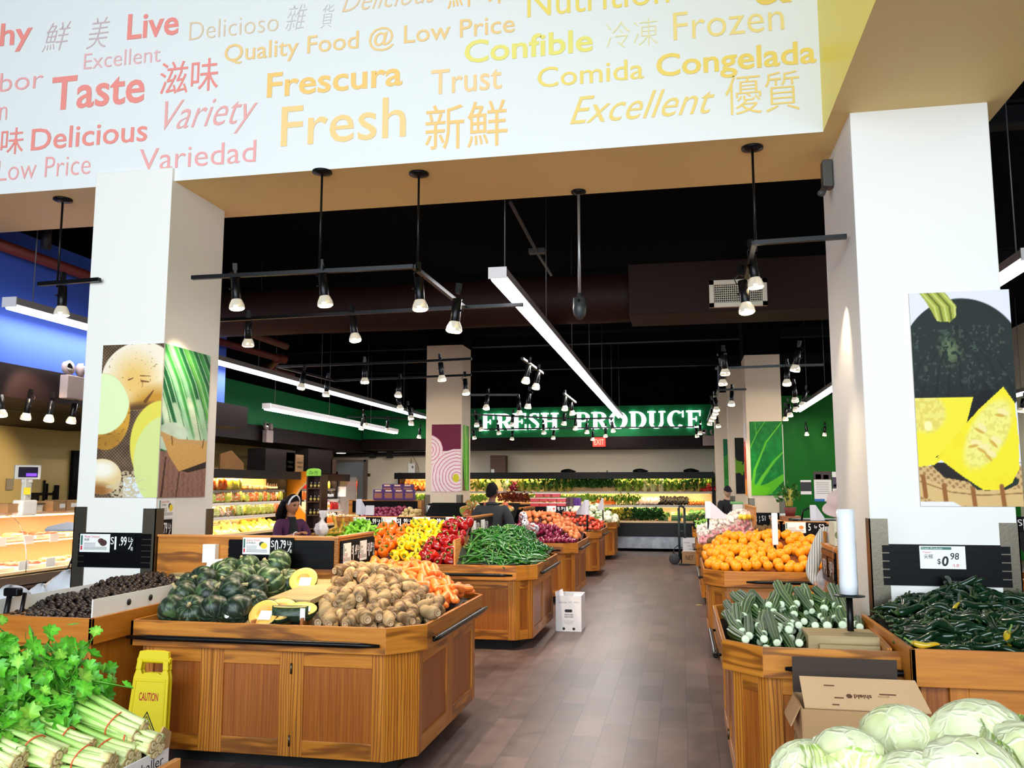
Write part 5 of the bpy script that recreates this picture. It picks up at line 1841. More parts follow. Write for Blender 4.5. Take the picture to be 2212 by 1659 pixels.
def heap(specs, n, x0, x1, y0, y1, hf, dmin, label, cat, group, sink=0.0, mode='round', dirv=None, jit=.5, seed=0, ok=None, pitch=0.0, scale=(.92, 1.08), layers=((0, 0.0),), tries=9000, tilt=.6):
	"""lay n things on the surface hf; dmin keeps neighbours apart; long things lie along dirv"""
	r = random.Random(seed)
	out = []
	for lay, lower in layers:
		P = np.zeros((0, 3))
		c = 0
		for _ in range(tries):
			if c >= n:
				break
			x, y = r.uniform(x0, x1), r.uniform(y0, y1)
			if ok and not ok(x, y):
				continue
			z = hf(x, y) - lower
			if len(P) and np.min(((P - (x, y, z)) ** 2).sum(1)) < dmin * dmin:
				continue
			P = np.vstack([P, (x, y, z)])
			e = .01
			nx, ny = (hf(x + e, y) - hf(x - e, y)) / (2 * e), (hf(x, y + e) - hf(x, y - e)) / (2 * e)
			N = Vector((-nx, -ny, 1)).normalized()
			if mode == 'round':
				ax = (N + Vector((r.gauss(0, 1), r.gauss(0, 1), r.gauss(0, 1))) * tilt).normalized()
				if dirv is not None:
					ax = (Vector(dirv) + Vector((r.gauss(0, 1), r.gauss(0, 1), r.gauss(0, 1))) * tilt).normalized()
				M = ax.to_track_quat('Z', 'Y').to_matrix().to_4x4() @ Matrix.Rotation(r.uniform(0, 6.3), 4, 'Z')
			else:
				d = Vector(dirv) if dirv is not None else Vector((r.gauss(0, 1), r.gauss(0, 1), 0))
				d = d.normalized() + Vector((r.gauss(0, 1), r.gauss(0, 1), 0)) * jit
				d = (d - N * N.dot(d)).normalized()
				d = (d + N * (pitch + r.gauss(0, .10))).normalized()
				yv = N.cross(d).normalized()
				M = Matrix((d, yv, d.cross(yv))).transposed().to_4x4() @ Matrix.Rotation(r.uniform(0, 6.3), 4, 'X')
			s = r.uniform(*scale)
			sp = r.choice(specs)
			M = Matrix.Translation((x, y, z - sink)) @ M
			if mode == 'long':
				M = M @ Matrix.Translation((-.075, 0, 0))
			lb = label(x, y, z) if callable(label) else label
			out.append(put(sp, M, lb, cat, group, s))
			c += 1
	return out

def lerp3(pts):
	"""inverse-distance surface through a handful of (x,y,z)"""
	A = np.array(pts)
	def f(x, y):
		d = (A[:, 0] - x) ** 2 + (A[:, 1] - y) ** 2 + 1e-5
		w = 1 / d ** 1.5
		return float((w * A[:, 2]).sum() / w.sum())
	return f

# --- the squash stand (A)
hA = lambda x, y: .80 + .42 * min(1, max(0, (y - 4.78) / .95)) - .10 * max(0, -3.05 - x) * 2 - .25 * max(0, x + 2.78)
sq_pos = [  # hand-laid: picture x, y, depth Y
	(374, 1316, 4.93), (415, 1318, 4.90), (463, 1318, 4.92), (513, 1318, 4.88), (394, 1284, 5.10), (455, 1282, 5.06), (505, 1275, 5.10), (548, 1300, 5.02), (437, 1253, 5.30),
	(402, 1262, 5.36), (505, 1262, 5.30), (554, 1268, 5.24), (476, 1242, 5.46), (525, 1248, 5.40), (584, 1256, 5.40), (492, 1232, 5.62), (533, 1225, 5.66), (567, 1240, 5.58), (600, 1220, 5.66), (620, 1256, 5.52)]
sq_lab = ['at the front corner by the chestnut bin', 'second from the corner against the front rim', 'third from the corner against the front rim', 'with a white oval sticker, against the front rim', 'resting above the corner squash, yellow-green patch', 'long, in the second row', 'middle of the second row', 'small, beside the cut halves',
		  'dark, with pale stem scar, high by the column', 'half hidden behind the dark high one', 'in the middle of the heap', 'round with stem up, below the big striped one', 'pale and striped, near the back', 'pale and striped, centre of the heap', 'largest pale striped, star of stripes facing out',
		  'behind, with a yellow patch, under the rail', 'at the back below the price card', 'partly hidden at the back', 'topmost, round and striped, against the rail', 'at the end of the heap beside the cut half on the board']
for k, ((x, y, Y), lb) in enumerate(zip(sq_pos, sq_lab)):
	p = at_y(x, y, Y)
	ax = Vector((RND.gauss(0, .8), RND.gauss(-.1, .7), .6)).normalized()
	M = Matrix.Translation(p) @ ax.to_track_quat('Z', 'Y').to_matrix().to_4x4() @ Matrix.Rotation(RND.uniform(0, 6), 4, 'Z')
	s = .80 if k in (7, 9, 11) else (1.02 if k in (14, 18) else .90)
	sp = SQ[[1, 0, 3, 3, 0, 3, 1, 1, 3, 1, 0, 1, 4, 2, 4, 2, 2, 2, 2, 2][k]]
	o = put(sp, M, 'green squash ' + lb, 'squash', 'green squash on the stand', s)
	if k == 3:
		q = at_y(490, 1330, 4.79)
		mk('sticker', MB().lathe([(.016, 0), (.016, .001)], 14, M=frame(q, (1, 0, 0), (0, .3, 1))), CARD, o)
deck(SA, -3.26, -2.30, 4.79, 5.79, lambda x, y: .78 + .28 * (y - 4.78), .06, PLY)

# board and cut halves
mb = MB()
M = Matrix.Translation(at_z(660, 1285, .965)) @ Matrix.Rotation(-.12, 4, 'Z') @ Matrix.Rotation(.10, 4, 'X')
mb.box((0, .06, 0), (.30, .50, .03))
cb = mk('cutting_board', mb, PLY, M=M)
tag(cb, 'pale wooden board lying across the squash stand under a cut half', 'board')
halves = [((655, 1258), 5.45, (.10, -.75, .62), 'cut squash half tilted on the pale board, white label on its flesh'), ((570, 1331), 4.88, (0, -.72, .65), 'cut squash half in front, nearest the rim, two white labels'), ((590, 1318), 5.0, (-.2, -.5, .8), 'cut squash half behind the front one, lying nearly flat'),
		  ((650, 1322), 4.92, (.1, -.3, .95), 'cut squash half with label, edge-on below the board'), ((606, 1322), 4.93, (.1, -.55, .8), 'cut squash half with open seed hollow facing up')]
HS = half_squash()
for (xy, Y, ax, lb) in halves:
	p = at_y(xy[0], xy[1], Y) + Vector((0, 0, .018))
	put(HS, Matrix.Translation(p) @ Vector(ax).to_track_quat('Z', 'Y').to_matrix().to_4x4(), lb, 'squash half', 'cut squash halves', .92)
# a wedge with its rind outwards
wd = MB()
def wfn(u, v):
	th = PI * (u - .5) * .95
	ph = PI * (.5 - .5 * v)
	return Vector((.11 * math.sin(th), -.05 * math.cos(th) * math.sin(ph) - .01, .055 * math.cos(ph))), mixc(c8(24, 40, 28), c8(110, 136, 100), RND.random() * .35)
wd.surf(18, 10, wfn, wrap=False)
wo = mk('squash_wedge', wd, P_SKIN, M=Matrix.Translation(at_y(628, 1328, 4.86)) @ Matrix.Rotation(.15, 4, 'Z'))
tag(wo, 'dark rind wedge of squash lying against the front rim with a barcode label', 'squash wedge')
mk('flesh', MB().lathe([(.105, 0), (.10, .004), (.05, .002), (.002, -.004)], 20, [c8(140, 140, 60), c8(238, 196, 104), c8(230, 180, 80), c8(214, 160, 60)], Matrix.Translation((0, -.012, .048)) @ Matrix.Diagonal((1, .45, 1, 1))), P_SEMI, wo, local=True)
mk('barcode_label', MB().box((.085, -.048, .01), (.03, .004, .07)), PAPER, wo, local=True)
# dividers
for (a, b, z0, z1, nm) in [((-2.50, 4.79), (-2.66, 5.60), .80, .865, 'divider'), ((-2.19, 4.79), (-2.40, 5.80), .80, .885, 'divider')]:
	mk(nm, MB().board(a, b, z0, z1, .016), OAKP, SA)

hL = lerp3([(-2.33, 4.82, .86), (-2.0, 4.82, .865), (-1.62, 4.86, .87), (-1.53, 5.0, .87), (-2.34, 5.2, .97), (-2.0, 5.2, 1.0), (-1.56, 5.2, .89), (-2.33, 5.7, 1.10), (-2.05, 5.7, 1.08), (-1.8, 5.6, 1.0), (-1.56, 5.6, .90), (-2.3, 6.2, 1.10), (-1.95, 6.2, 1.08), (-1.56, 6.2, .90), (-1.56, 6.45, .89), (-2.2, 6.45, 1.03)])
okA = lambda x, y: (x + 1.505) - (y - 4.785) < -.12 + 0.0 or x < -1.67
okA = lambda x, y: x < -1.52 and y > 4.80 and (x + 1.67) < (y - 4.76) + .0
boundary = lambda x, y: y < 5.72 - .95 * (x + 2.1) * .9
isl = lambda x, y: okA(x, y) and y < 5.62 - .55 * (x + 1.75)
isc = lambda x, y: okA(x, y) and y >= 5.62 - .55 * (x + 1.75)

def lot_label(x, y, z):
	return 'muddy tan lotus root ' + ('in the front row against the rim' if y < 4.95 else 'on the slope of the heap, near the divider' if x < -2.1 and y < 5.4 else 'near the top of the heap' if z > 1.02 else 'along the aisle-side rim' if x > -1.68 else 'in the middle of the heap')

heap(LOTUS, 62, -2.30, -1.53, 4.89, 5.9, hL, .084, lot_label, 'lotus root', 'lotus roots on the squash stand', mode='long', dirv=(0.2, -1, 0), jit=.38, seed=3, ok=lambda x, y: isl(x, y) and x > -2.13 - .2 * (y - 4.8) and (x + 1.67) < (y - 4.86) and (x < -1.60 or y > 5.1), pitch=.05, layers=((0, .055), (1, 0)), tilt=.4)
heap(CARROT, 60, -2.25, -1.56, 5.4, 6.42, hL, .066, lambda x, y, z: 'thick orange carrot ' + ('along the aisle-side rim' if x > -1.68 else 'at the back of the heap' if y > 6.15 else 'beside the lotus roots' if y < 5.9 else 'in the middle of the heap'), 'carrot', 'carrots on the squash stand', mode='long', dirv=(.35, -1, 0), jit=.5, seed=5, ok=lambda x, y: isc(x, y) and (x < -1.64 or RND.random() < .5), layers=((0, .03), (1, 0)))
deck(SA, -2.36, -1.51, 4.80, 6.53, hL, .085, mat('deck_brown', (44, 26, 14), .8))

# --- water chestnuts
hK = lerp3([(-3.95, 4.5, .89), (-3.4, 4.5, .89), (-3.95, 5.1, .95), (-3.4, 5.1, .97), (-3.95, 5.6, 1.0), (-3.7, 5.6, 1.03), (-3.4, 5.6, 1.0)])
heap(CHEST, 300, -3.97, -3.39, 4.50, 5.62, hK, .034, lambda x, y, z: 'dark brown water chestnut ' + ('in the front row of the bin' if y < 4.62 else 'at the back of the heap by the column' if y > 5.3 else 'in the middle of the heap'), 'water chestnut', 'water chestnuts in the bin', seed=8, tilt=1.0)
deck(SK, -4.0, -3.36, 4.48, 5.68, hK, .02)

# --- bell peppers and chillies (B)
hB = lerp3([(-3.4, 8.75, .87), (-2.9, 8.75, .87), (-2.45, 8.75, .87), (-3.4, 9.2, 1.05), (-2.9, 9.2, 1.06), (-2.45, 9.2, 1.07), (-3.4, 9.6, 1.18), (-2.9, 9.6, 1.24), (-2.5, 9.6, 1.25)])
fB = lambda x, y: 'in the front row against the rim' if y < 8.88 else 'at the top of the heap below the rail' if y > 9.4 else 'on the slope of the heap'
heap(PEP_O, 40, -3.40, -3.10, 8.83, 9.6, hB, .112, lambda x, y, z: 'big orange bell pepper ' + fB(x, y), 'pepper', 'orange bell peppers', seed=12, dirv=(0, -.75, .5), tilt=.5)
heap(PEP_Y, 70, -3.05, -2.76, 8.80, 9.6, hB, .082, lambda x, y, z: 'yellow bell pepper ' + fB(x, y), 'pepper', 'yellow bell peppers', seed=13, dirv=(0, -.85, .4), tilt=.35)
heap(PEP_Y, 30, -2.80, -2.68, 9.15, 9.6, hB, .085, 'yellow bell pepper at the edge of the red ones', 'pepper', 'yellow bell peppers', seed=113, dirv=(0, -.85, .4), tilt=.5)
heap(PEP_R, 90, -2.72, -2.38, 8.80, 9.6, hB, .086, lambda x, y, z: 'red bell pepper ' + fB(x, y), 'pepper', 'red bell peppers', seed=14, dirv=(0, -.6, .5), tilt=.7, ok=lambda x, y: y < 9.15 or x > -2.64)
deck(SB, -3.44, -2.36, 8.72, 9.64, hB, .04, mat('deck_red', (60, 20, 12), .8))
mk('divider', MB().board((-2.32, 8.73), (-2.40, 9.65), .80, 1.10, .016), OAKE, SB)
hC = lerp3([(-2.28, 8.78, .87), (-1.9, 8.76, .87), (-1.55, 8.95, .87), (-2.3, 9.2, 1.02), (-1.95, 9.2, 1.05), (-1.55, 9.4, .90), (-2.3, 9.7, 1.16), (-1.95, 9.7, 1.18), (-1.56, 9.9, .91), (-2.3, 10.3, 1.14), (-1.95, 10.3, 1.15), (-1.56, 10.4, .89)])
okB = lambda x, y: x < -1.52 and (x + 1.67) < (y - 8.72)
heap(CH_LONG, 150, -2.28, -1.56, 8.82, 9.75, hC, .030, lambda x, y, z: 'long thin green chilli ' + ('against the front rim' if y < 8.95 else 'along the aisle-side rim' if x > -1.68 else 'high on the heap' if z > 1.05 else 'on the slope of the heap'), 'chilli', 'long green chillies', mode='long', dirv=(.8, -.5, 0), jit=.9, seed=21, ok=lambda x, y: okB(x + .04, y), pitch=.05, layers=((0, .012), (1, -.006)), tries=5000)
heap(CH_FAT, 70, -2.1, -1.57, 9.25, 10.4, hC, .060, lambda x, y, z: 'dark green frying pepper ' + ('along the aisle-side rim' if x > -1.68 else 'at the top of the chilli heap' if z > 1.08 else 'at the rear of the chilli heap'), 'pepper', 'green frying peppers', mode='long', dirv=(.6, -.8, 0), jit=.8, seed=22, ok=lambda x, y: okB(x, y) and (x > -1.75 or y > 9.55), pitch=.1)
deck(SB, -2.36, -1.51, 8.74, 10.5, hC, .022, mat('deck_green', (8, 26, 8), .8))
hP = lerp3([(-3.9, 9.0, 1.08), (-3.6, 8.9, 1.05), (-3.42, 8.9, 1.05), (-3.62, 9.35, 1.26), (-3.42, 9.4, 1.16), (-3.9, 9.4, 1.12)])
heap(CH_LIGHT, 46, -3.86, -3.40, 8.8, 9.55, hP, .048, lambda x, y, z: 'pale green pepper ' + ('on top of the heap' if z > 1.16 else 'low in the heap beside the plantains'), 'pepper', 'pale green peppers', mode='long', dirv=(.5, -1, 0), jit=.8, seed=31, layers=((0, .05), (1, 0)))
deck(SB, -4.25, -3.40, 8.72, 9.64, hP, .10)
mk('side_panel', MB().box((-3.93, 9.62, 1.19), (.16, .02, .22)), OAK, SB)

def plantain_spec(seed):
	r = random.Random(seed)
	A, B = c8(206, 160, 56), c8(96, 66, 28)
	body = stick(.21, lambda t: .018 * capsule(t, .22, .3, .2), lambda t, th, p: mixc(A, B, (h3(p.x * 30, p.y * 60, p.z * 60, seed) - .35) * 1.8 + (t < .06 or t > .95)), bend=.18, nu=7, nv=12)
	return ('plantain', me_of(body, 'plantain', P_SEMI), [])

PLT = [plantain_spec(1), plantain_spec(2)]
for k, (x, y, d) in enumerate([(700, 1153, (1, .3, .15)), (722, 1152, (1, -.2, .1)), (710, 1146, (.9, .2, .35)), (722, 1132, (-.25, 0, 1)), (735, 1138, (.3, .1, 1)), (738, 1148, (.5, .1, .8)), (690, 1154, (1, .1, 0))]):
	p = at_y(x, y, 9.0 + .03 * k)
	dd = Vector(d).normalized()
	yv = Vector((0, 1, 0)).cross(dd).normalized()
	put(PLT[k % 2], Matrix.Translation(p) @ Matrix((dd, dd.cross(yv), yv)).transposed().to_4x4() @ Matrix.Translation((-.10, 0, 0)), 'ripe spotted plantain, %s of the bunch by the woman' % ORD[k], 'plantain', 'plantains by the woman', 1.0)

# --- onions, tomatoes, cauliflower
def cone_heap(x0, x1, y0, y1, zf, zt, yt):
	return lerp3([(x0, y0, zf), ((x0 + x1) / 2, y0, zf), (x1, y0 + .2, zf), (x1, (y0 + y1) / 2, zf + .02), (x1, y1, zf), (x0 + .1, yt, zt), ((x0 + x1) / 2 - .05, yt, zt), (x0 + .1, (y0 + yt) / 2, (zf + zt) / 2 + .03), ((x0 + x1) / 2, (y0 + yt) / 2, (zf + zt) / 2 + .01), (x0 + .1, y1, zt - .05), ((x0 + x1) / 2, y1, zt - .1)])

def oct_ok(y0):
	return lambda x, y: x < -1.53 and (x + 1.67) < (y - y0)

hO = cone_heap(-2.4, -1.54, 12.3, 14.0, .87, 1.24, 13.2)
okC = oct_ok(12.25)
splitO = lambda x, y: y < 12.95 + .55 * (x + 2.1) * -1 + .1
heap(ONION_R, 90, -2.42, -1.54, 12.3, 13.2, hO, .066, lambda x, y, z: 'dark red onion ' + ('against the rim' if y < 12.5 or x > -1.66 else 'on the slope of the heap'), 'onion', 'red onions', seed=41, ok=lambda x, y: okC(x, y) and y < 12.78 - .35 * (x + 1.95), tilt=1)
heap(ONION_B, 150, -2.42, -1.54, 12.5, 14.05, hO, .072, lambda x, y, z: 'brown onion ' + ('at the top of the heap' if z > 1.15 else 'along the aisle-side rim' if x > -1.66 else 'on the slope above the red onions'), 'onion', 'brown onions', seed=42, ok=lambda x, y: okC(x, y) and y > 12.84 - .35 * (x + 1.95), tilt=1)
deck(SCs, -2.45, -1.51, 12.28, 14.08, hO, .045, mat('deck_red', (60, 26, 22), .7))
hT = cone_heap(-2.3, -1.54, 16.05, 17.6, .87, 1.14, 16.9)
heap(TOMATO, 120, -2.3, -1.54, 16.05, 17.6, hT, .064, lambda x, y, z: 'orange-red tomato ' + ('against the rim' if y < 16.25 or x > -1.66 else 'at the top of the heap' if z > 1.05 else 'on the slope of the heap'), 'tomato', 'tomatoes', seed=43, ok=oct_ok(16.0), tilt=.8)
deck(SD, -2.4, -1.51, 16.03, 17.68, hT, .04, mat('deck_red', (60, 26, 22), .7))
hW = cone_heap(-2.7, -1.56, 19.75, 21.1, .90, 1.22, 20.5)
heap(CAULI, 34, -2.75, -1.56, 19.78, 21.1, hW, .135, lambda x, y, z: 'white cauliflower ' + ('at the top of the heap' if z > 1.1 else 'low on the heap near the rim'), 'cauliflower', 'cauliflowers', seed=44, ok=oct_ok(19.7), layers=((0, .08), (1, 0)), tilt=.7)
deck(SE, -3.0, -1.51, 19.73, 21.18, hW, .10, mat('deck_red', (60, 26, 22), .7))
# beyond the spines: red and pale potatoes in front of the onion-poster column
hQ = lerp3([(-5.9, 15.0, 1.1), (-5.4, 15.0, 1.12), (-4.9, 15.0, 1.1), (-5.5, 15.4, 1.24), (-5.1, 15.4, 1.26), (-4.8, 15.4, 1.2)])
heap(POT_R, 46, -5.75, -5.05, 14.9, 15.5, hQ, .068, 'small red potato heaped below the purple boxes', 'potato', 'red potatoes', seed=45, layers=((0, .06), (1, 0)))
heap(POT_W, 20, -5.03, -4.80, 14.9, 15.5, hQ, .07, 'pale yellow potato heaped beside the onion-poster column', 'potato', 'pale potatoes', seed=46, layers=((0, .06), (1, 0)))
heap(POT_W, 8, -6.2, -5.8, 14.9, 15.3, lambda x, y: 1.10, .075, 'brownish potato at the far end of the red potatoes', 'potato', 'brownish potatoes', seed=47)
SX = stand('oak stand of red potatoes below the purple boxes, mostly hidden', [(-6.3, 14.8), (-4.8, 14.8), (-4.8, 16.3), (-6.3, 16.3)], {0: TWO})
deck(SX, -6.28, -4.81, 14.83, 15.6, hQ, .09)
mb = MB().box((-5.55, 15.75, 1.05), (1.45, .2, .7))
mk('back_box', mb, OAK, SX)
mk('price_rail', slats('f', -6.2, -4.9, 1.16, 1.38, 15.65), SLAT, SX)

# --- right side of the aisle: oranges, garlic, shallots, kiwis, grapes
hH = lerp3([(.25, 8.8, .89), (.45, 8.6, .88), (1.0, 8.6, .88), (1.6, 8.6, .88), (.24, 9.4, .90), (.5, 9.1, 1.03), (1.0, 9.05, 1.02), (1.5, 9.05, 1.0), (.5, 9.5, 1.14), (1.0, 9.55, 1.16), (1.6, 9.5, 1.12), (.24, 10, .90), (.55, 10.1, 1.10), (.9, 10.1, 1.15)])
okH = lambda x, y: x > .24 and (y - 8.58) > (.40 - x)
oL = lambda x, y, z: 'orange ' + ('in the front row against the rim' if y < 8.72 else 'along the aisle-side rim' if x < .36 else 'at the top of the heap' if z > 1.1 else 'in the part of the heap past the white bag post' if x > 1.0 else 'on the slope of the heap')
heap(ORANGE, 230, .25, 1.75, 8.62, 10.05, hH, .084, oL, 'orange', 'oranges', seed=51, ok=lambda x, y: okH(x, y) and (y < 9.58 or x < .95), layers=((0, 0),), scale=(.95, 1.12))
deck(SH, .22, 1.8, 8.57, 10.2, hH, .06, mat('deck_orange', (120, 60, 14), .7))
heap(KIWI, 26, .3, .62, 10.0, 10.28, lambda x, y: 1.10 - .4 * (10.3 - y) * 0 - .5 * max(0, .45 - x), .055, 'brown kiwi behind the oranges, by the aisle', 'kiwi', 'kiwis by the aisle', seed=52, layers=((0, .05), (1, 0)))
heap(KIWI, 9, .80, 1.0, 9.75, 10.2, lambda x, y: 1.19, .055, 'brown kiwi along the top of the orange heap', 'kiwi', 'kiwis on the orange heap', seed=53)
hI = lerp3([(.25, 12.5, .88), (.6, 12.45, .92), (.95, 12.45, .98), (.25, 13.0, .98), (.6, 13.0, 1.16), (.9, 13.0, 1.26), (.25, 13.8, .98), (.6, 13.8, 1.18), (.9, 13.8, 1.28)])
heap(SHALLOT, 60, .25, .96, 12.45, 13.0, hI, .05, 'pink shallot in the lower part of the garlic heap', 'shallot', 'pink shallots', seed=54, ok=lambda x, y: y < 12.68 + .12 * x, layers=((0, 0),))
heap(GARLIC, 130, .24, .96, 12.6, 14.0, hI, .058, lambda x, y, z: 'white garlic bulb ' + ('at the top of the heap' if z > 1.18 else 'along the aisle-side rim' if x < .36 else 'on the slope of the heap'), 'garlic', 'garlic bulbs', seed=55, ok=lambda x, y: y > 12.72 + .12 * x, tilt=.8)
deck(SI, .21, .98, 12.42, 14.25, hI, .04, mat('deck_pale', (190, 170, 160), .7))
heap([round_spec('lemon', .033, 1.3, ((244, 214, 70), (226, 190, 50)), P_SEMI, 2)], 7, .82, .95, 12.62, 12.95, lambda x, y: 1.22 - .5 * (x - .8) * 0, .06, 'yellow lemon at the edge of the garlic heap', 'lemon', 'lemons', seed=56)
hJ = lerp3([(.24, 16.65, .90), (.8, 16.65, .92), (.24, 17.2, .98), (.7, 17.2, 1.12)])
heap(GRAPE, 170, .24, .75, 16.62, 17.4, hJ, .034, 'pale green grape in the heap at the far end of the aisle', 'grape', 'green grapes', seed=57, tilt=1)
deck(SJ, .21, 1.2, 16.6, 18.1, hJ, .03)
# things beyond the orange stand, in front of the green wall
mb = MB().box((1.9, 12.3, 1.12), (.9, .5, .20))
bk_ = tag(mk('black_crate', mb, BLACK, bevel=.01), 'black crate with price card behind the orange stand', 'crate')
heap(APPLE, 24, 1.55, 1.95, 11.6, 12.0, lambda x, y: 1.10 + .15 * (y - 11.6), .07, 'dark red apple behind the orange rail', 'apple', 'red apples', seed=58, layers=((0, .06), (1, 0)))
SY_ = stand('oak stand of red apples behind the orange rail', [(1.3, 11.4), (2.5, 11.4), (2.5, 12.7), (1.3, 12.7)], {0: TWO})
deck(SY_, 1.33, 2.47, 11.43, 12.67, lambda x, y: 1.10, .09)

# --- luffa gourds (F)
hF = lerp3([(.25, 4.9, .84), (.5, 4.72, .82), (.8, 4.75, .80), (.25, 5.4, .88), (.6, 5.3, .86), (.95, 5.3, .86), (.3, 5.9, .91), (.65, 5.9, .95), (.98, 5.9, .93), (.3, 6.2, .92), (.9, 6.2, .95)])
okF = lambda x, y: x > .235 and (y - 4.62) > (.42 - x) and not (x > .60 and y < 5.25)
def luf_label(x, y, z):
	return 'ridged green luffa gourd ' + ('low by the aisle-side rim' if x < .40 and y < 5.4 else 'on the top row of the heap' if z > .98 else 'above the wooden block' if x > .72 else 'with its pale cut end facing out, middle of the heap')
heap(LUFFA, 50, .30, 1.0, 4.85, 5.75, hF, .060, luf_label, 'luffa', 'luffa gourds', mode='lead', dirv=(.0, 1, 0), jit=.22, seed=61, ok=okF, pitch=.0, layers=((0, .10), (1, .045), (2, 0)))
deck(SF, .22, 2.0, 4.61, 6.28, hF, .16)
mk('divider', MB().board((1.0, 4.62), (1.06, 5.5), .76, .86, .02), OAK, SF)
heap(MANDA, 6, .72, .98, 6.40, 6.6, lambda x, y: .89, .06, 'small yellow fruit under the reaching hand', 'fruit', 'fruit under the hand', seed=62)
mk('rear_tray', MB().box((.7, 6.5, .86), (.8, .40, .03)), OAKP, SF)
blk = MB().box((.82, 5.0, .80), (.36, .26, .10)).box((.84, 4.86, .785), (.30, .08, .05))
tag(mk('wooden_block', blk, PLY, M=Matrix.Translation((0, 0, .02)), bevel=.004), 'weathered pale wooden block lying in the luffa stand', 'block')
nwp = MB().box((.72, 4.72, .765), (.52, .17, .004))
tag(mk('newspaper_sheet', nwp, mat('newsprint', (176, 176, 174), .8, bump=(200, .3), var=.3)), 'grey printed paper lining the front of the luffa stand', 'paper')
ct = thing('shelf_tag', 'small black plastic tag with a white letter A in the luffa stand', 'tag', (.93, 4.75, .78))
mk('card', MB().box((.90, 4.80, .80), (.10, .06, .006)), BLKCARD, ct)
letter('A', frame((.885, 4.785, .8045), (1, .1, 0), (-.1, 1, 0)), .03, .028, TXTW, ct, bold=.02)
# --- dark chillies (G)
hG = lerp3([(1.08, 4.45, .88), (1.4, 4.42, .90), (1.9, 4.42, .90), (1.08, 4.9, .92), (1.4, 4.9, 1.0), (1.85, 4.9, 1.0), (1.1, 5.4, .95), (1.30, 5.4, 1.02), (1.55, 5.45, 1.10), (1.9, 5.4, 1.03), (2.08, 5.4, .95)])
gl = lambda x, y, z: 'dark green chilli ' + ('in the front row of the bin' if y < 4.6 else 'at the very top of the heap' if z > 1.07 else 'at the back against the column' if y > 5.2 else 'low beside the flared flank of the bin' if x < 1.2 else 'on the slope of the heap')
heap(CH_DARK, 130, 1.12, 2.05, 4.50, 5.42, hG, .048, gl, 'chilli', 'dark green chillies', mode='long', dirv=(1, -.3, 0), jit=.9, seed=71, pitch=.05, layers=((0, .03), (1, 0)))
for k, (x, y, Y, lb) in enumerate([(2000, 1392, 4.44, 'orange and yellow chilli lying in the front row of the dark green ones'), (2060, 1320, 5.0, 'orange-tipped chilli on the slope of the dark green heap'), (2180, 1385, 4.6, 'yellow-green chilli standing among the dark ones, far end of the bin')]):
	p = at_y(x, y, Y)
	put(CH_YEL[k % 2], Matrix.Translation(p) @ Matrix.Rotation([.1, -.9, 1.4][k], 4, 'Y') @ Matrix.Rotation(.3 * k, 4, 'Z') @ Matrix.Translation((-.06, 0, 0)), lb, 'chilli', 'yellowing chillies')
o = put(CH_DARK[0], Matrix.Translation(at_y(2045, 1290, 5.35)) @ Matrix.Rotation(-.75, 4, 'Y') @ Matrix.Translation((-.02, 0, 0)), 'single dark chilli sticking up at the peak of the heap', 'chilli', 'dark green chillies', 1.2)
deck(SG, 1.06, 2.09, 4.41, 5.48, hG, .06)

# ================================================================== NEAR THE VIEWER: celery, cabbages, cartons, caution sign
def leaflet(mb, M, s, ca, cb, r):
	"""one three-lobed toothed celery leaflet"""
	pts = [(0, 0), (.22, .16), (.30, .42), (.52, .34), (.56, .50), (.74, .40), (.80, .22), (1.0, .16), (.92, .0), (1.0, -.16), (.80, -.22), (.74, -.42), (.54, -.50), (.50, -.34), (.28, -.40), (.20, -.16)]
	c = M @ Vector((s * .5, 0, -.10 * s))
	vs, cs = [c], [mixc(ca, cb, .1)]
	cup = r.uniform(-.10, .22)
	for x, y in pts:
		vs.append(M @ Vector((x * s, y * s, cup * s * (abs(y) * 1.3 + (x - .5) ** 2))))
		cs.append(mixc(ca, cb, .3 + .7 * r.random()))
	n = len(pts)
	mb.add(vs, [(0, i + 1, (i + 1) % n + 1) for i in range(n)], cs, smooth=False)

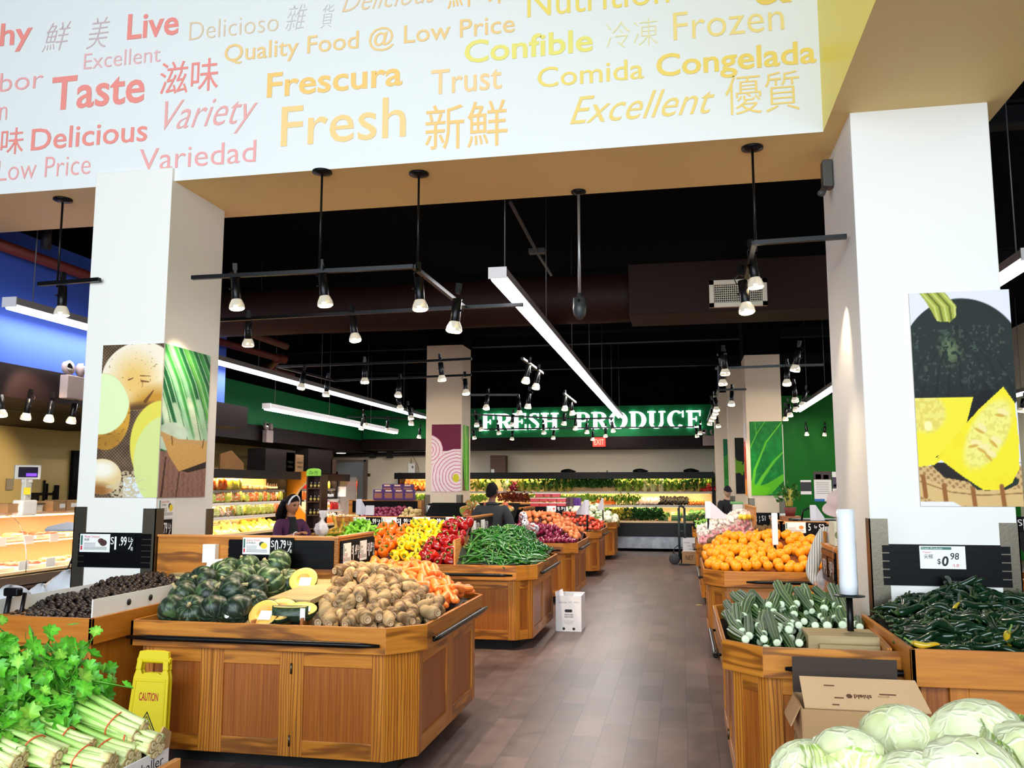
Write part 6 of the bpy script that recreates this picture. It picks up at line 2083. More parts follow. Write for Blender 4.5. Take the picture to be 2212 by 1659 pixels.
def celery_spec(seed, L=.60, nst=15, nleaf=230):
	r = random.Random(seed)
	st, lf = MB(), MB()
	S0, S1, S2 = c8(216, 224, 160), c8(160, 206, 96), c8(98, 170, 52)
	L1, L2 = c8(112, 196, 50), c8(50, 136, 30)
	for k in range(nst):
		a = 2 * PI * k / nst + r.random() * .4
		rad = .036 * math.sqrt(.25 + .75 * r.random())
		dy, dz = math.cos(a) * rad, math.sin(a) * rad
		sp = r.uniform(.9, 2.6)
		ln = L * r.uniform(.62, .80)
		pts, rr, cc = [], [], []
		for i in range(9):
			t = i / 8
			w_ = 1 + sp * t ** 1.8
			pts.append((ln * t, dy * w_ + .004 * math.sin(5 * t + k), dz * w_ + .035 * t * t))
			rr.append(.0125 * (1 - .55 * t) * (1.15 if i == 0 else 1))
			cc.append(mixc(mixc(S0, S1, t * 2.2), S2, max(0, t * 1.6 - .6)))
		st.tube(pts, rr, 7, cc, squash=.7)
		end = Vector(pts[-1])
		d = (Vector(pts[-1]) - Vector(pts[-2])).normalized()
		for b in range(max(1, nleaf // nst)):
			q = end + d * r.uniform(-.16, .16) + Vector((r.gauss(0, .03), r.gauss(0, .045), r.gauss(.01, .045)))
			ax = (d * .8 + Vector((r.gauss(0, .5), r.gauss(0, .6), r.gauss(.25, .6)))).normalized()
			M = frame(q, ax, ax.orthogonal() + Vector((0, r.gauss(0, .6), r.gauss(0, .6))))
			leaflet(lf, M, r.uniform(.036, .074), L1 if r.random() < .7 else c8(160, 216, 76), L2, r)
			if b % 3 == 0:
				st.tube([end, q], [.004, .002], 4, S2)
	ro = MB()
	E1, E2, E3 = c8(196, 176, 116), c8(120, 88, 50), c8(222, 206, 160)
	for k in range(7):
		a = 2 * PI * k / 6 + r.random()
		rad = .024 if k < 6 else 0
		M = Matrix.Translation((-.004, math.cos(a) * rad, math.sin(a) * rad)) @ frame((0, 0, 0), (0, -1, .2 * r.gauss(0, 1)), (.2 * r.gauss(0, 1), 0, 1))
		ro.lathe([(.015, -.03), (.017, -.006), (.015, .004), (.010, .007), (.004, .004)], 9, [S0, E1, E2, E3, E1], M)
	bd = MB()
	pts = [(.095 + .006 * math.sin(2 * a), .046 * math.cos(a), .046 * math.sin(a) + .002) for a in [2 * PI * i / 24 for i in range(25)]]
	bd.tube(pts, .0028, 5, c8(214, 92, 50))
	return ('celery_bunch', me_of(st, 'celery_stalks', P_SKIN), [('leaves', me_of(lf, 'celery_leaves', P_LEAF), []), ('root_end', me_of(ro, 'celery_root', P_MATT), []), ('rubber_band', me_of(bd, 'celery_band', mat('band_red', (214, 88, 48), .5)), [])])

CEL = [celery_spec(s) for s in (1, 2, 3)]
cel = [((302, 1586), 2.66, (-1, .06, .26), 0, 'celery bunch, topmost in the carton, cut root end towards the aisle'),
	   ((336, 1612), 2.66, (-1, .10, .16), 1, 'celery bunch nearest the carton corner, red band close to its root'),
	   ((196, 1622), 2.56, (-1, .02, .24), 2, 'celery bunch in the middle of the carton with a loose red band'),
	   ((128, 1640), 2.46, (-1, .0, .26), 0, 'celery bunch in the front of the carton, pale stalks'),
	   ((284, 1640), 2.60, (-1, .08, .10), 1, 'celery bunch below the topmost one, root end showing'),
	   ((40, 1650), 2.40, (-1, .0, .30), 2, 'celery bunch closest to the viewer, cropped by the frame'),
	   ((245, 1565), 2.72, (-1, .12, .34), 1, 'celery bunch behind the topmost one, mostly its leaves showing'),
	   ((160, 1600), 2.70, (-1, .1, .42), 0, 'celery bunch with tall leaves rising over the pile'),
	   ((60, 1590), 2.66, (-1, .15, .62), 2, 'celery bunch whose leaves stand highest over the pile'),
	   ((90, 1560), 2.72, (-1, .15, .55), 1, 'celery bunch at the back with leaves by the chestnut bin'),
	   ((236, 1655), 2.5, (-1, .05, .1), 0, 'celery bunch low in the carton, only its root end showing')]
for (x, y), Y, d, k, lb in cel:
	p = at_y(x, y, Y)
	dd = Vector(d).normalized()
	yv = Vector((0, 0, 1)).cross(dd).normalized()
	put(CEL[k], Matrix.Translation(p) @ Matrix((dd, yv, dd.cross(yv))).transposed().to_4x4() @ Matrix.Rotation(RND.uniform(0, 6), 4, 'X'), lb, 'celery', 'celery bunches in the carton', 1.0)

# celery carton on its oak stand
CARTW = mat('carton_white', (226, 224, 226), .6)
SCel = thing('produce_stand', 'oak stand corner carrying the celery carton, closest to the viewer', 'produce stand', (-2.6, 2.6, 0))
mk('rim', MB().board((-2.9, 2.12), (-1.69, 2.12), .58, .70, .022).board((-1.69, 2.12), (-1.69, 2.76), .60, .735, .022).board((-1.69, 2.76), (-3.4, 2.76), .6, .70, .022), OAKE, SCel, bevel=.003)
mk('carcass', MB().box((-2.55, 2.44, .36), (1.6, .60, .52)), OAK, SCel)
mk('plinth', MB().box((-2.55, 2.44, .05), (1.4, .5, .1)), PLINTH, SCel)
cx = thing('celery_carton', 'open white printed carton full of celery', 'carton', (-2.4, 2.65, .64))
mb = MB()
mb.box((-1.735, 2.44, .705), (.008, .62, .14))
mk('printed_side', mb, CARTW, cx)
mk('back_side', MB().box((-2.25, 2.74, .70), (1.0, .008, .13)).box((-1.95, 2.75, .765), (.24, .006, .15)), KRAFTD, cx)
mk('bottom', MB().box((-2.4, 2.43, .645), (1.3, .62, .01)), KRAFT, cx)
mk('corner_flap', MB().extrude([(0, 0), (.07, 0), (.07, .05), (.02, .08), (0, .05)], frame((-1.735, 2.68, .772), (0, 1, 0), (.1, 0, 1)), .006), KRAFT, cx)
letter('maintenant pour emballer', frame((-1.7305, 2.14, .725), (0, 1, 0), (0, 0, 1)), .58, .032, TXTK, cx)
letter('et jute', frame((-1.7305, 2.48, .668), (0, 1, 0), (0, 0, 1)), .14, .030, TXTK, cx)

# cabbages
def cabbage_spec(seed):
	r = random.Random(seed)
	A, B, C = c8(202, 210, 142), c8(158, 182, 88), c8(232, 236, 200)
	veins = [(r.uniform(0, 2 * PI)) for _ in range(5)]
	def fn(u, v):
		th, ph = 2 * PI * u, PI * min(max(v, .006), .994)
		n = .02 * (h3(3 * math.cos(th), 3 * math.sin(th), 4 * math.cos(ph), seed) - 1.1)
		rad = .115 + n
		p = Vector((rad * math.sin(ph) * math.cos(th), rad * math.sin(ph) * math.sin(th), -.088 * math.cos(ph)))
		return p, mixc(A, C, h3(p.x * 14, p.y * 14, p.z * 14, seed))
	body = MB().surf(40, 24, fn)
	lv = MB()
	for k in range(5):
		a0 = 2 * PI * k / 5 + r.random()
		tilt = r.uniform(.1, .9)
		Q = Matrix.Rotation(a0, 4, 'Z') @ Matrix.Rotation(tilt, 4, 'Y')
		wd, ln = r.uniform(.95, 1.25), r.uniform(1.5, 2.1)
		def lfn(u, v, Q=Q, wd=wd, ln=ln, k=k):
			a = (u - .5) * 2 * wd * math.sin(PI * (.22 + .62 * v))
			ph = .35 + v * ln
			rip = .0035 * math.sin(20 * a + 5 * v) * (abs(u - .5) * 2) * v + .0018 * math.sin(47 * a + 9 * v + k)
			vein = 0
			for j in range(-3, 4):
				if j and abs((u - .5) * 2 - j * .30 * v ** 1.3) < .028:
					vein = .0026
			if abs(u - .5) < .03:
				vein = .005 * (1.1 - v)
			edge = max(0, v - .86) / .14
			rad = .1165 + .0026 * k + rip + vein * 1.4 + .016 * edge ** 2 + .006 * (abs(u - .5) * 2) ** 6
			p = Vector((rad * math.sin(ph) * math.cos(a), rad * math.sin(ph) * math.sin(a), -.090 / .1165 * rad * math.cos(ph)))
			c = mixc(B, A, .2 + .6 * v) if edge < .75 else mixc(B, c8(150, 186, 84), .5)
			if vein:
				c = mixc(c, C, .75)
			return Q @ p, c
		lv.surf(56, 30, lfn, wrap=False)
	m = me_of(lv, 'cabbage_leaves', P_CAB)
	return ('cabbage', me_of(body, 'cabbage_head', P_CAB), [('outer_leaves', m, [])])

P_CAB = vmat('produce_cabbage', .42, .35, bump=(30, .35))

def cabbage_veins(m):
	"""pale branching ribs: raised cell borders, lighter than the leaf"""
	nt = m.node_tree
	N, Lk = nt.nodes, nt.links
	b = N['Principled BSDF']
	tc = N.new('ShaderNodeTexCoord')
	nz = N.new('ShaderNodeTexNoise')
	nz.inputs['Scale'].default_value = 9
	mxv = N.new('ShaderNodeMix')
	mxv.data_type = 'VECTOR'
	mxv.inputs[0].default_value = .12
	Lk.new(tc.outputs['Object'], nz.inputs['Vector'])
	Lk.new(tc.outputs['Object'], mxv.inputs[4])
	Lk.new(nz.outputs['Color'], mxv.inputs[5])
	mp = N.new('ShaderNodeMapping')
	mp.inputs['Scale'].default_value = (20, 20, 8)
	Lk.new(mxv.outputs[1], mp.inputs['Vector'])
	vo = N.new('ShaderNodeTexVoronoi')
	vo.feature = 'DISTANCE_TO_EDGE'
	vo.inputs['Scale'].default_value = 1.0
	Lk.new(mp.outputs['Vector'], vo.inputs['Vector'])
	r = N.new('ShaderNodeValToRGB')
	r.color_ramp.elements[0].position, r.color_ramp.elements[1].position = .0, .09
	r.color_ramp.elements[0].color, r.color_ramp.elements[1].color = (1, 1, 1, 1), (0, 0, 0, 1)
	Lk.new(vo.outputs['Distance'], r.inputs['Fac'])
	mx = N.new('ShaderNodeMix')
	mx.data_type = 'RGBA'
	mx.inputs[7].default_value = (*lin((238, 242, 208)), 1)
	at = [n for n in N if n.type == 'ATTRIBUTE'][0]
	sc = N.new('ShaderNodeMath')
	sc.operation = 'MULTIPLY'
	sc.inputs[1].default_value = .55
	Lk.new(r.outputs['Color'], sc.inputs[0])
	Lk.new(sc.outputs[0], mx.inputs[0])
	Lk.new(at.outputs['Color'], mx.inputs[6])
	Lk.new(mx.outputs[2], b.inputs['Base Color'])
	bp = N.new('ShaderNodeBump')
	bp.inputs['Strength'].default_value = .5
	bp.inputs['Distance'].default_value = .006
	Lk.new(r.outputs['Color'], bp.inputs['Height'])
	Lk.new(bp.outputs['Normal'], b.inputs['Normal'])

cabbage_veins(P_CAB)
CAB = [cabbage_spec(s) for s in (1, 2, 3)]
for (x, y), Y, k, s, lb in [((1944, 1600), 2.86, 0, 1.18, 'pale cabbage standing higher at the back, in front of the brown carton'), ((2108, 1606), 2.80, 1, 1.38, 'largest cabbage with veined green leaf, behind the row'), ((1838, 1650), 2.62, 2, 1.10, 'smooth oval white cabbage nearest the brown carton corner'),
							 ((1745, 1672), 2.66, 1, 1.05, 'cabbage at the end of the pile towards the aisle'), ((2100, 1700), 2.46, 0, 1.30, 'broad cabbage in front of the largest one, cut by the frame'), ((1968, 1706), 2.50, 2, 1.1, 'cabbage low in the middle of the front row'),
							 ((2226, 1650), 2.66, 2, 1.15, 'cabbage at the frame edge beside the largest one'), ((1880, 1760), 2.5, 1, 1.1, 'cabbage under the smooth oval one'), ((2250, 1760), 2.4, 0, 1.2, 'cabbage at the frame corner, closest to the viewer')]:
	p = at_y(x, y, Y)
	put(CAB[k], Matrix.Translation(p) @ Euler((RND.uniform(-.5, .5), RND.uniform(-.5, .5), RND.uniform(0, 6))).to_matrix().to_4x4(), lb, 'cabbage', 'cabbages piled by the viewer', s)
SCab = thing('produce_stand', 'low stand under the cabbages at the frame edge', 'produce stand', (.9, 2.4, 0))
mk('top', MB().box((.85, 2.35, .74), (1.3, .95, .04)), OAK, SCab)
mk('carcass', MB().box((.85, 2.35, .41), (1.2, .85, .62)), OAK, SCab)
mk('plinth', MB().box((.85, 2.35, .05), (1.0, .7, .1)), PLINTH, SCab)

# brown carton standing before the luffa stand
bc = thing('cardboard_box', 'brown cardboard box with open flaps in front of the luffa stand', 'box', (.74, 4.3, 0))
x0, x1, y0, y1, zt = .505, 1.0, 4.12, 4.44, .67
mb = MB()
mb.box(((x0 + x1) / 2, y0, zt / 2), (x1 - x0, .008, zt)).box(((x0 + x1) / 2, y1, zt / 2), (x1 - x0, .008, zt))
mb.box((x0, (y0 + y1) / 2, zt / 2), (.008, y1 - y0, zt)).box((x1, (y0 + y1) / 2, zt / 2), (.008, y1 - y0, zt))
mb.box(((x0 + x1) / 2, (y0 + y1) / 2, .006), (x1 - x0, y1 - y0, .008))
mk('body', mb, KRAFT, bc)
mk('flap', MB().board((x0, y1), (x1 - .02, y1), zt, zt + .165, .006), KRAFTD, bc)  # back flap in shade; the shade is put into its dark kraft colour
Mf = frame((x0 + .01, y0, zt + .002), (1, 0, 0), (0, .62, .42))
fl = mk('flap', MB().extrude([(0, 0), (x1 - x0 + .03, 0), (x1 - x0 + .005, .185), (0, .185)], Mf, .006), KRAFTL, bc)
mk('flap', MB().extrude([(0, 0), (.24, 0), (.24, .10), (0, .10)], frame((x0, y0 + .04, zt), (0, 1, 0), (-.5, 0, -1)), .006), KRAFT, bc)
BRN = mat('print_brown', (92, 56, 34), .7)
Mu = lambda a, b: Mf @ Matrix.Translation((a, b, .0075)) @ Matrix.Rotation(PI, 4, 'Z')
letter('shield', Mu(.295, .085), .075, .022, BRN, fl, bold=.03)
letter('grow', Mu(.215 + .155, .085) @ Matrix.Translation((0, 0, 0)), .05, .016, mat('print_tan', (170, 126, 88), .7), fl)
mb = MB()
mb.lathe([(.014, 0), (.013, .001)], 6, M=Mf @ Matrix.Translation((.20, .075, .0072)))
for a, b, c in [(.10, .13, .045), (.135, .06, .04), (.33, .09, .07), (.12, .02, .03), (.34, .03, .02)]:
	mb.extrude([(a, b), (a + c, b), (a + c, b + .006), (a, b + .006)], Mf, .0075)
mk('print_mark', mb, BRN, fl)
mb = MB()
for cx_, cz, rr in [(x0 + .115, .545, .020), (x0 + .245, .535, .020), (x0 + .175, .545, .013)]:
	mb.lathe([(rr, 0), (rr, .002)], 18, M=FRONT((cx_, y0 - .0045, cz)))
mk('vent_hole', mb, TXTK, bc)
for k, s in enumerate(('FRESH', 'KEEP COOL', 'PRODUCE')):
	letter(s, frame((x0 - .0045, y1 - .05 - k * .07, .50), (0, 0, -1), (0, 1, 0)), .26, .035, BRN, bc)

# yellow caution sign
YEL = mat('caution_yellow', (226, 204, 18), .4)
cs = thing('caution_sign', 'yellow plastic CAUTION floor sign leaning on the squash stand', 'caution sign', (-3.0, 4.6, 0))
Mc = frame((-3.03, 4.555, 0), (1, 0, 0), (0, .10, 1))
def crn(w0, w1, a, b):
	return [(-w0, a), (w0, a), (w1, b), (-w1, b)]
for nm, off in (('front_leaf', 0.0), ('rear_leaf', -.030)):
	M2 = Mc @ Matrix.Translation((0, 0, off))
	mb = MB()
	mb.extrude([(-.140, 0), (.140, 0), (.112, .56), (.100, .60), (.072, .60), (.060, .575), (.04, .585), (-.04, .585), (-.060, .575), (-.072, .60), (-.100, .60), (-.112, .56)], M2, .014)
	mb.extrude([(-.104, .60), (-.070, .60), (-.066, .655), (-.098, .655)], M2, .014)
	mb.extrude([(.070, .60), (.104, .60), (.098, .655), (.066, .655)], M2, .014)
	if off == 0:
		for a, b in ((-1, 1),):
			mb.extrude([(-.122, .02), (-.112, .02), (-.088, .545), (-.098, .545)], M2, .019)
			mb.extrude([(.122, .02), (.112, .02), (.088, .545), (.098, .545)], M2, .019)
			mb.extrude([(-.098, .535), (.098, .535), (.097, .55), (-.097, .55)], M2, .019)
	mk(nm, mb, YEL, cs, bevel=.003)
mb = MB().tube([Mc @ Vector((-.105, .652, -.008)), Mc @ Vector((.105, .652, -.008))], .017, 10)
mb.extrude([(-.10, .655), (.10, .655), (.092, .702), (.05, .708), (-.05, .708), (-.092, .702)], Mc @ Matrix.Translation((0, 0, -.016)), .026)
mk('hinge_handle', mb, YEL, cs, bevel=.003)
RED2 = mat('caution_red', (176, 26, 20), .5)
letter('CAUTION', Mc @ Matrix.Translation((-.062, .432, .0148)), .122, .042, RED2, cs, bold=.02)
mb = MB()
def tri(h, w, cy):
	return [(-w, cy - h * .33), (w, cy - h * .33), (0, cy + h * .67)]
T1, T2, T3 = tri(.135, .078, .285), tri(.118, .067, .285), tri(.100, .056, .285)
def ring(P, Q):
	for i in range(3):
		j = (i + 1) % 3
		mb.extrude([P[i], P[j], Q[j], Q[i]], Mc @ Matrix.Translation((0, 0, .0142)), .0012)
ring(T1, T2)
ring(T3, tri(.088, .049, .285))
for a, b, w_ in [((-.004, .318), (.004, .29), .006), ((.004, .29), (.022, .262), .005), ((.002, .295), (-.012, .262), .005), ((-.004, .312), (.018, .30), .004), ((-.004, .312), (-.016, .295), .004)]:
	d = (Vector(b) - Vector(a)).normalized()
	n = Vector((-d.y, d.x)) * w_
	mb.extrude([tuple(Vector(a) - n), tuple(Vector(b) - n), tuple(Vector(b) + n), tuple(Vector(a) + n)], Mc @ Matrix.Translation((0, 0, .0142)), .0014)
mb.lathe([(.007, 0), (.006, .0014)], 12, M=Mc @ Matrix.Translation((-.008, .328, .0142)))
mk('slip_symbol', mb, TXTK, cs)

# white carton on the aisle floor
wc = thing('white_carton', 'white printed produce carton with open top on the aisle floor', 'carton', (-1.33, 10.1, 0))
x0, x1, y0, y1, zt = -1.455, -1.165, 10.02, 10.42, .40
mb = MB()
mb.box(((x0 + x1) / 2, y0, zt / 2), (x1 - x0, .008, zt)).box(((x0 + x1) / 2, y1, zt / 2), (x1 - x0, .008, zt))
mb.box((x0, (y0 + y1) / 2, zt / 2), (.008, y1 - y0, zt)).box((x1, (y0 + y1) / 2, zt / 2), (.008, y1 - y0, zt))
mb.box(((x0 + x1) / 2, (y0 + y1) / 2, .006), (x1 - x0, y1 - y0, .008))
mk('body', mb, CARTW, wc)
mk('flap', MB().extrude([(0, 0), (.10, 0), (.085, .085), (.0, .05)], frame((x0 - .01, y0 + .02, zt - .01), (1, .1, 0), (0, .3, 1)), .005), CARTW, wc)
mk('flap', MB().extrude([(0, 0), (.10, 0), (.10, .12), (0, .12)], frame((x1 - .10, y0 + .06, zt - .02), (1, 0, -.1), (0, 1, .2)), .005), CARTW, wc)
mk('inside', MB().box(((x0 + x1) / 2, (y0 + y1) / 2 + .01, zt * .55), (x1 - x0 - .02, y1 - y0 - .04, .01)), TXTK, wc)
W = lambda x, z: FRONT((x0 + x, y0 - .0046, z))
mb = MB()
mb.extrude([(.008, 0), (.082, 0), (.09, .016), (.082, .032), (.008, .032), (0, .016)], W(.10, .215), .001)
for x in (.09, .205):
	mb.lathe([(.016, 0), (.015, .001)], 14, M=W(x, .03))
mk('hand_hole', mb, TXTK, wc)
letter('FLORIDA CORN', W(.035, .315), .09, .017, TXTK, wc)
letter('US NO 1', W(.14, .322), .05, .012, TXTK, wc)
letter('PRODUCT', W(.21, .322), .06, .012, TXTK, wc)
letter('PRODUCT OF CANADA', W(.10, .18), .10, .016, TXTK, wc, bold=.02)
letter('PRODUIT DU CANADA', W(.10, .155), .10, .016, TXTK, wc, bold=.02)
for k, ww in enumerate((.13, .09, .11, .06)):
	letter('PACKED FOR FRESH MARKETS', W(.145 - ww / 2, .115 - k * .013), ww, .006, TXTG, wc)

# ================================================================== REFRIGERATED CASES
CASEB = mat('case_back_warm', (236, 196, 140), .5)
CASEK = mat('case_black', (12, 10, 11), .45, spec=.2)
CASEB2 = mat('case_bumper', (12, 9, 11), .35, spec=.25)
LIP = mat('shelf_lip', (196, 190, 180), .4)
CREAML = mat('case_cream_lip', (224, 190, 140), .45)

def case(label, x0, x1, y0, y1, shelves, light, cname='refrigerated_case', side='f', top=2.03, n=4, power=14):
	"""open multi-deck case; side 'f' opens towards -Y, 'l' opens towards +X (then x and y swap roles)"""
	t = thing(cname, label, 'refrigerated case', ((x0 + x1) / 2, (y0 + y1) / 2, 0))
	L, D = (x1 - x0, y1 - y0) if side == 'f' else (y1 - y0, x1 - x0)
	def B(a, b, z, sa, sb, sz):            # a along the case, b from the front (0) to the back (D)
		if side == 'f':
			return ((x0 + a, y0 + b, z), (sa, sb, sz))
		return ((x1 - b, y0 + a, z), (sb, sa, sz))
	bx = lambda mb, *k: mb.box(*B(*k))
	mb = bx(MB(), L / 2, D - .03, 1.15, L, .06, 1.75)
	mk('back_panel', mb, CASEB, t)
	mk('hood', bx(bx(MB(), L / 2, D / 2 + .05, top - .04, L, D - .1, .08), L / 2, .10, top - .085, L, .06, .17), CASEK, t)
	mk('bumper', bx(bx(MB(), L / 2, .07, .56, L, .14, .34), L / 2, .05, .70, L, .18, .05), CASEB2, t)
	mk('kick_plate', bx(MB(), L / 2, .16, .19, L, .02, .36), GALV, t)
	mk('foot', bx(MB(), L / 2, D / 2 + .05, .04, L, D - .2, .06), PLINTH, t)
	mk('front_lip', bx(MB(), L / 2, .03, .755, L, .06, .05), CREAML, t)
	mk('well', bx(MB(), L / 2, D / 2 + .1, .62, L, D - .16, .06), CASEB, t)
	for sgn, a in ((0, .02), (1, L - .02)):
		mk('end_wall', bx(bx(MB(), a, D / 2 + .20, 1.18, .04, D - .40, 1.72), a, D / 2, .40, .04, D, .70), CASEK, t)
	for z, d in shelves:
		sh = mk('shelf', bx(MB(), L / 2, D - d / 2, z, L - .08, d, .03), CASEK, t)
		mk('shelf_lip', bx(MB(), L / 2, D - d - .006, z - .005, L - .08, .012, .06), LIP, sh)
	# lamps under the hood and the shelves
	for z, d in [(top - .13, .5)] + [(zz - .03, dd) for zz, dd in shelves]:
		a = B(L / 2, D - d + .05, z, 0, 0, 0)[0]
		mk('lamp_strip', bx(MB(), L / 2, D - d + .04, z, L - .2, .025, .018), no_light(mat('case_lamp', (255, 240, 200), .4, emit=light, estr=4)), t)
		l = area_light('case_glow', Vector(a) + Vector((0, 0, -.012)), (0, 0, -1), .03, .03, power * L / 4, tuple(c ** 1.0 for c in [v / 255 for v in light]))
		dirv = Vector((0, .55, -1)) if side == 'f' else Vector((-.55, 0, -1))
		l.data.size, l.data.size_y = (L - .2, .03)
		Zv = -dirv.normalized()
		Xv = Vector((1, 0, 0)) if side == 'f' else Vector((0, 1, 0))
		l.rotation_euler = Matrix((Xv, Zv.cross(Xv), Zv)).transposed().to_euler()
	return t

WL = (255, 190, 104)
case('long refrigerated produce case along the back wall', -5.9, .82, 22.5, 23.5, [(1.50, .52), (1.15, .68)], WL, power=26)
case('short refrigerated case left of the onion-poster column, with orange carrots'.replace('left of', 'beyond'), -7.75, -6.35, 22.5, 23.5, [(1.50, .52), (1.15, .68)], (255, 170, 90), power=26)

def leaf_bunch(seed, name, cols, h=.20, w=.11, n=46, tall=.5, stalk=None, leaf=.05):
	h, leaf, n, w = h * 1.42, leaf * 1.25, int(n * 1.5), w * 1.1
	r = random.Random(seed)
	mb = MB()
	A, B = c8(*cols[0]), c8(*cols[1])
	for k in range(n):
		a = r.uniform(0, 2 * PI)
		rr = w * math.sqrt(r.random())
		z = h * (tall + (1 - tall) * r.random()) * (1 - .3 * (rr / w) ** 2)
		q = Vector((rr * math.cos(a), rr * math.sin(a) * .7, z * r.uniform(.35, 1)))
		ax = Vector((math.cos(a) * .6 + r.gauss(0, .4), -.45 + r.gauss(0, .4), .6 + r.gauss(0, .5))).normalized()
		s = leaf * r.uniform(.7, 1.3)
		M = frame(q, ax, Vector((r.gauss(0, 1), r.gauss(0, 1), r.gauss(0, 1))))
		c = mixc(A, B, r.random())
		mb.add([M @ Vector(p) for p in ((0, 0, 0), (s * .5, s * .36, s * .1), (s, 0, 0), (s * .5, -s * .36, s * .1))], [(0, 1, 2), (0, 2, 3)], c)
	if stalk:
		for k in range(14):
			a, rr = r.uniform(0, 6.3), w * .6 * r.random()
			mb.tube([(rr * math.cos(a) * .5, rr * math.sin(a) * .4 - .02, 0), (rr * math.cos(a), rr * math.sin(a) * .7, h * .7)], [.010, .005], 5, c8(*stalk))
	return (name, me_of(mb, name, P_LEAF), [])

HERB = {
	'yel': leaf_bunch(1, 'leaf_bunch', ((190, 196, 60), (120, 150, 30)), .22, .10, stalk=(226, 216, 120)),
	'mid': leaf_bunch(2, 'leaf_bunch', ((110, 160, 40), (50, 104, 26)), .22, .12, stalk=(190, 200, 90)),
	'drk': leaf_bunch(3, 'leaf_bunch', ((52, 104, 34), (22, 62, 22)), .24, .13, 56),
	'drk2': leaf_bunch(4, 'leaf_bunch', ((74, 128, 44), (28, 74, 26)), .22, .12, 56, stalk=(206, 190, 90)),
	'wht': leaf_bunch(5, 'bok_choy', ((150, 190, 70), (96, 150, 40)), .22, .10, 24, .7, stalk=(246, 240, 190)),
	'red': leaf_bunch(6, 'red_lettuce', ((150, 70, 40), (96, 40, 30)), .17, .13, 56),
	'let': leaf_bunch(7, 'lettuce', ((170, 196, 80), (110, 156, 50)), .17, .12, 56),
	'spin': leaf_bunch(8, 'spinach_bunch', ((40, 92, 34), (18, 56, 22)), .17, .13, 64),
	'fen': leaf_bunch(9, 'fennel_bulb', ((160, 196, 70), (110, 160, 50)), .26, .10, 26, .75, stalk=(250, 244, 180)),
}
def radish():
	mb = MB()
	r = random.Random(4)
	for k in range(12):
		M = Matrix.Translation((r.gauss(0, .05), -.03 + r.gauss(0, .03), .03 + .03 * r.random()))
		mb.lathe([(.002, -.024), (.018, -.008), (.020, .004), (.010, .020), (.003, .026)], 8, c8(214, 46, 50), M)
	for k in range(20):
		q = Vector((r.gauss(0, .05), r.gauss(.03, .03), r.uniform(.08, .18)))
		M = frame(q, (r.gauss(0, .5), r.gauss(-.3, .5), 1), (r.gauss(0, 1), 1, 0))
		mb.add([M @ Vector(p) for p in ((0, 0, 0), (.03, .02, .004), (.06, 0, 0), (.03, -.02, .004))], [(0, 1, 2), (0, 2, 3)], mixc(c8(170, 190, 60), c8(90, 130, 40), r.random()))
	return ('radish_bunch', me_of(mb, 'radish_bunch', P_LEAF), [])
def carrot_bunch():
	mb = MB()
	r = random.Random(9)
	for k in range(7):
		mb.tube([(-.05 + .017 * k, .03, .09), (-.055 + .018 * k, -.03, .05), (-.06 + .020 * k, -.09, .01)], [.013, .011, .003], 7, c8(232, 112, 30))
	for k in range(30):
		q = Vector((r.gauss(0, .05), r.gauss(.05, .03), r.uniform(.08, .18)))
		M = frame(q, (r.gauss(0, .5), r.gauss(-.3, .5), 1), (r.gauss(0, 1), 1, 0))
		mb.add([M @ Vector(p) for p in ((0, 0, 0), (.025, .015, .004), (.05, 0, 0), (.025, -.015, .004))], [(0, 1, 2), (0, 2, 3)], mixc(c8(90, 140, 40), c8(50, 100, 30), r.random()))
	return ('carrot_bunch', me_of(mb, 'carrot_bunch', P_LEAF), [])
RAD, CBU = radish(), carrot_bunch()
def cuke():
	return ('cucumber', me_of(stick(.26, lambda t: .022 * capsule(t, .15, .3, .3), lambda t, th, p: mixc(c8(30, 76, 34), c8(70, 116, 50), h3(p.x * 40, p.y * 60, p.z * 60, 2)), nu=8, nv=8), 'cucumber', P_SKIN), [])
def scal():
	mb = MB()
	r = random.Random(2)
	for k in range(14):
		y, z = r.gauss(0, .018), r.gauss(0, .014)
		mb.tube([(0, y * .5, z * .5), (.12, y, z), (.30, y * 1.6, z * 1.4)], [.007, .005, .004], 5, [c8(246, 244, 220), c8(150, 190, 90), c8(44, 96, 40)])
	return ('scallion_bunch', me_of(mb, 'scallion_bunch', P_LEAF), [])
CUKE, SCAL = cuke(), scal()
BROC = ('broccoli', cauli_spec(7)[1], [])
bm_ = MB().surf(16, 10, lambda u, v: ((lambda d: (d * (.06 + .014 * h3(d.x * 22, d.y * 22, d.z * 22, 1)), mixc(c8(34, 76, 30), c8(80, 120, 60), h3(d.x * 22, d.y * 22, d.z * 22, 1))))(Vector((math.sin(PI * max(.01, min(.99, v))) * math.cos(2 * PI * u), math.sin(PI * max(.01, min(.99, v))) * math.sin(2 * PI * u), -math.cos(PI * max(.01, min(.99, v))))))))
BROC = ('broccoli', me_of(bm_, 'broccoli', P_MATT), [])
BEAN = leaf_bunch(12, 'yellow_bean_bundle', ((206, 186, 70), (150, 140, 40)), .14, .12, 40, .4, leaf=.07)

def shelf_row(spec, xs, y, z, label, cat, group, sc=1.0, rot=0.0, rows=1, dy=.14, dz=.05):
	n = 0
	for rr in range(rows):
		for x in xs:
			M = Matrix.Translation((x + RND.gauss(0, .012) + .05 * (rr % 2), y + rr * dy, z + rr * dz)) @ Matrix.Rotation(rot + RND.gauss(0, .25), 4, 'Z')
			put(spec, M, label, cat, group, sc * 1.22 * RND.uniform(.88, 1.12))
			n += 1
	return n

def X(px, Y=22.9):
	return at_y(px, 1080, Y).x

def xs(a, b, step):
	n = max(1, int(round((X(b) - X(a)) / step)))
	return [X(a) + (X(b) - X(a)) * (i + .5) / n for i in range(n)]

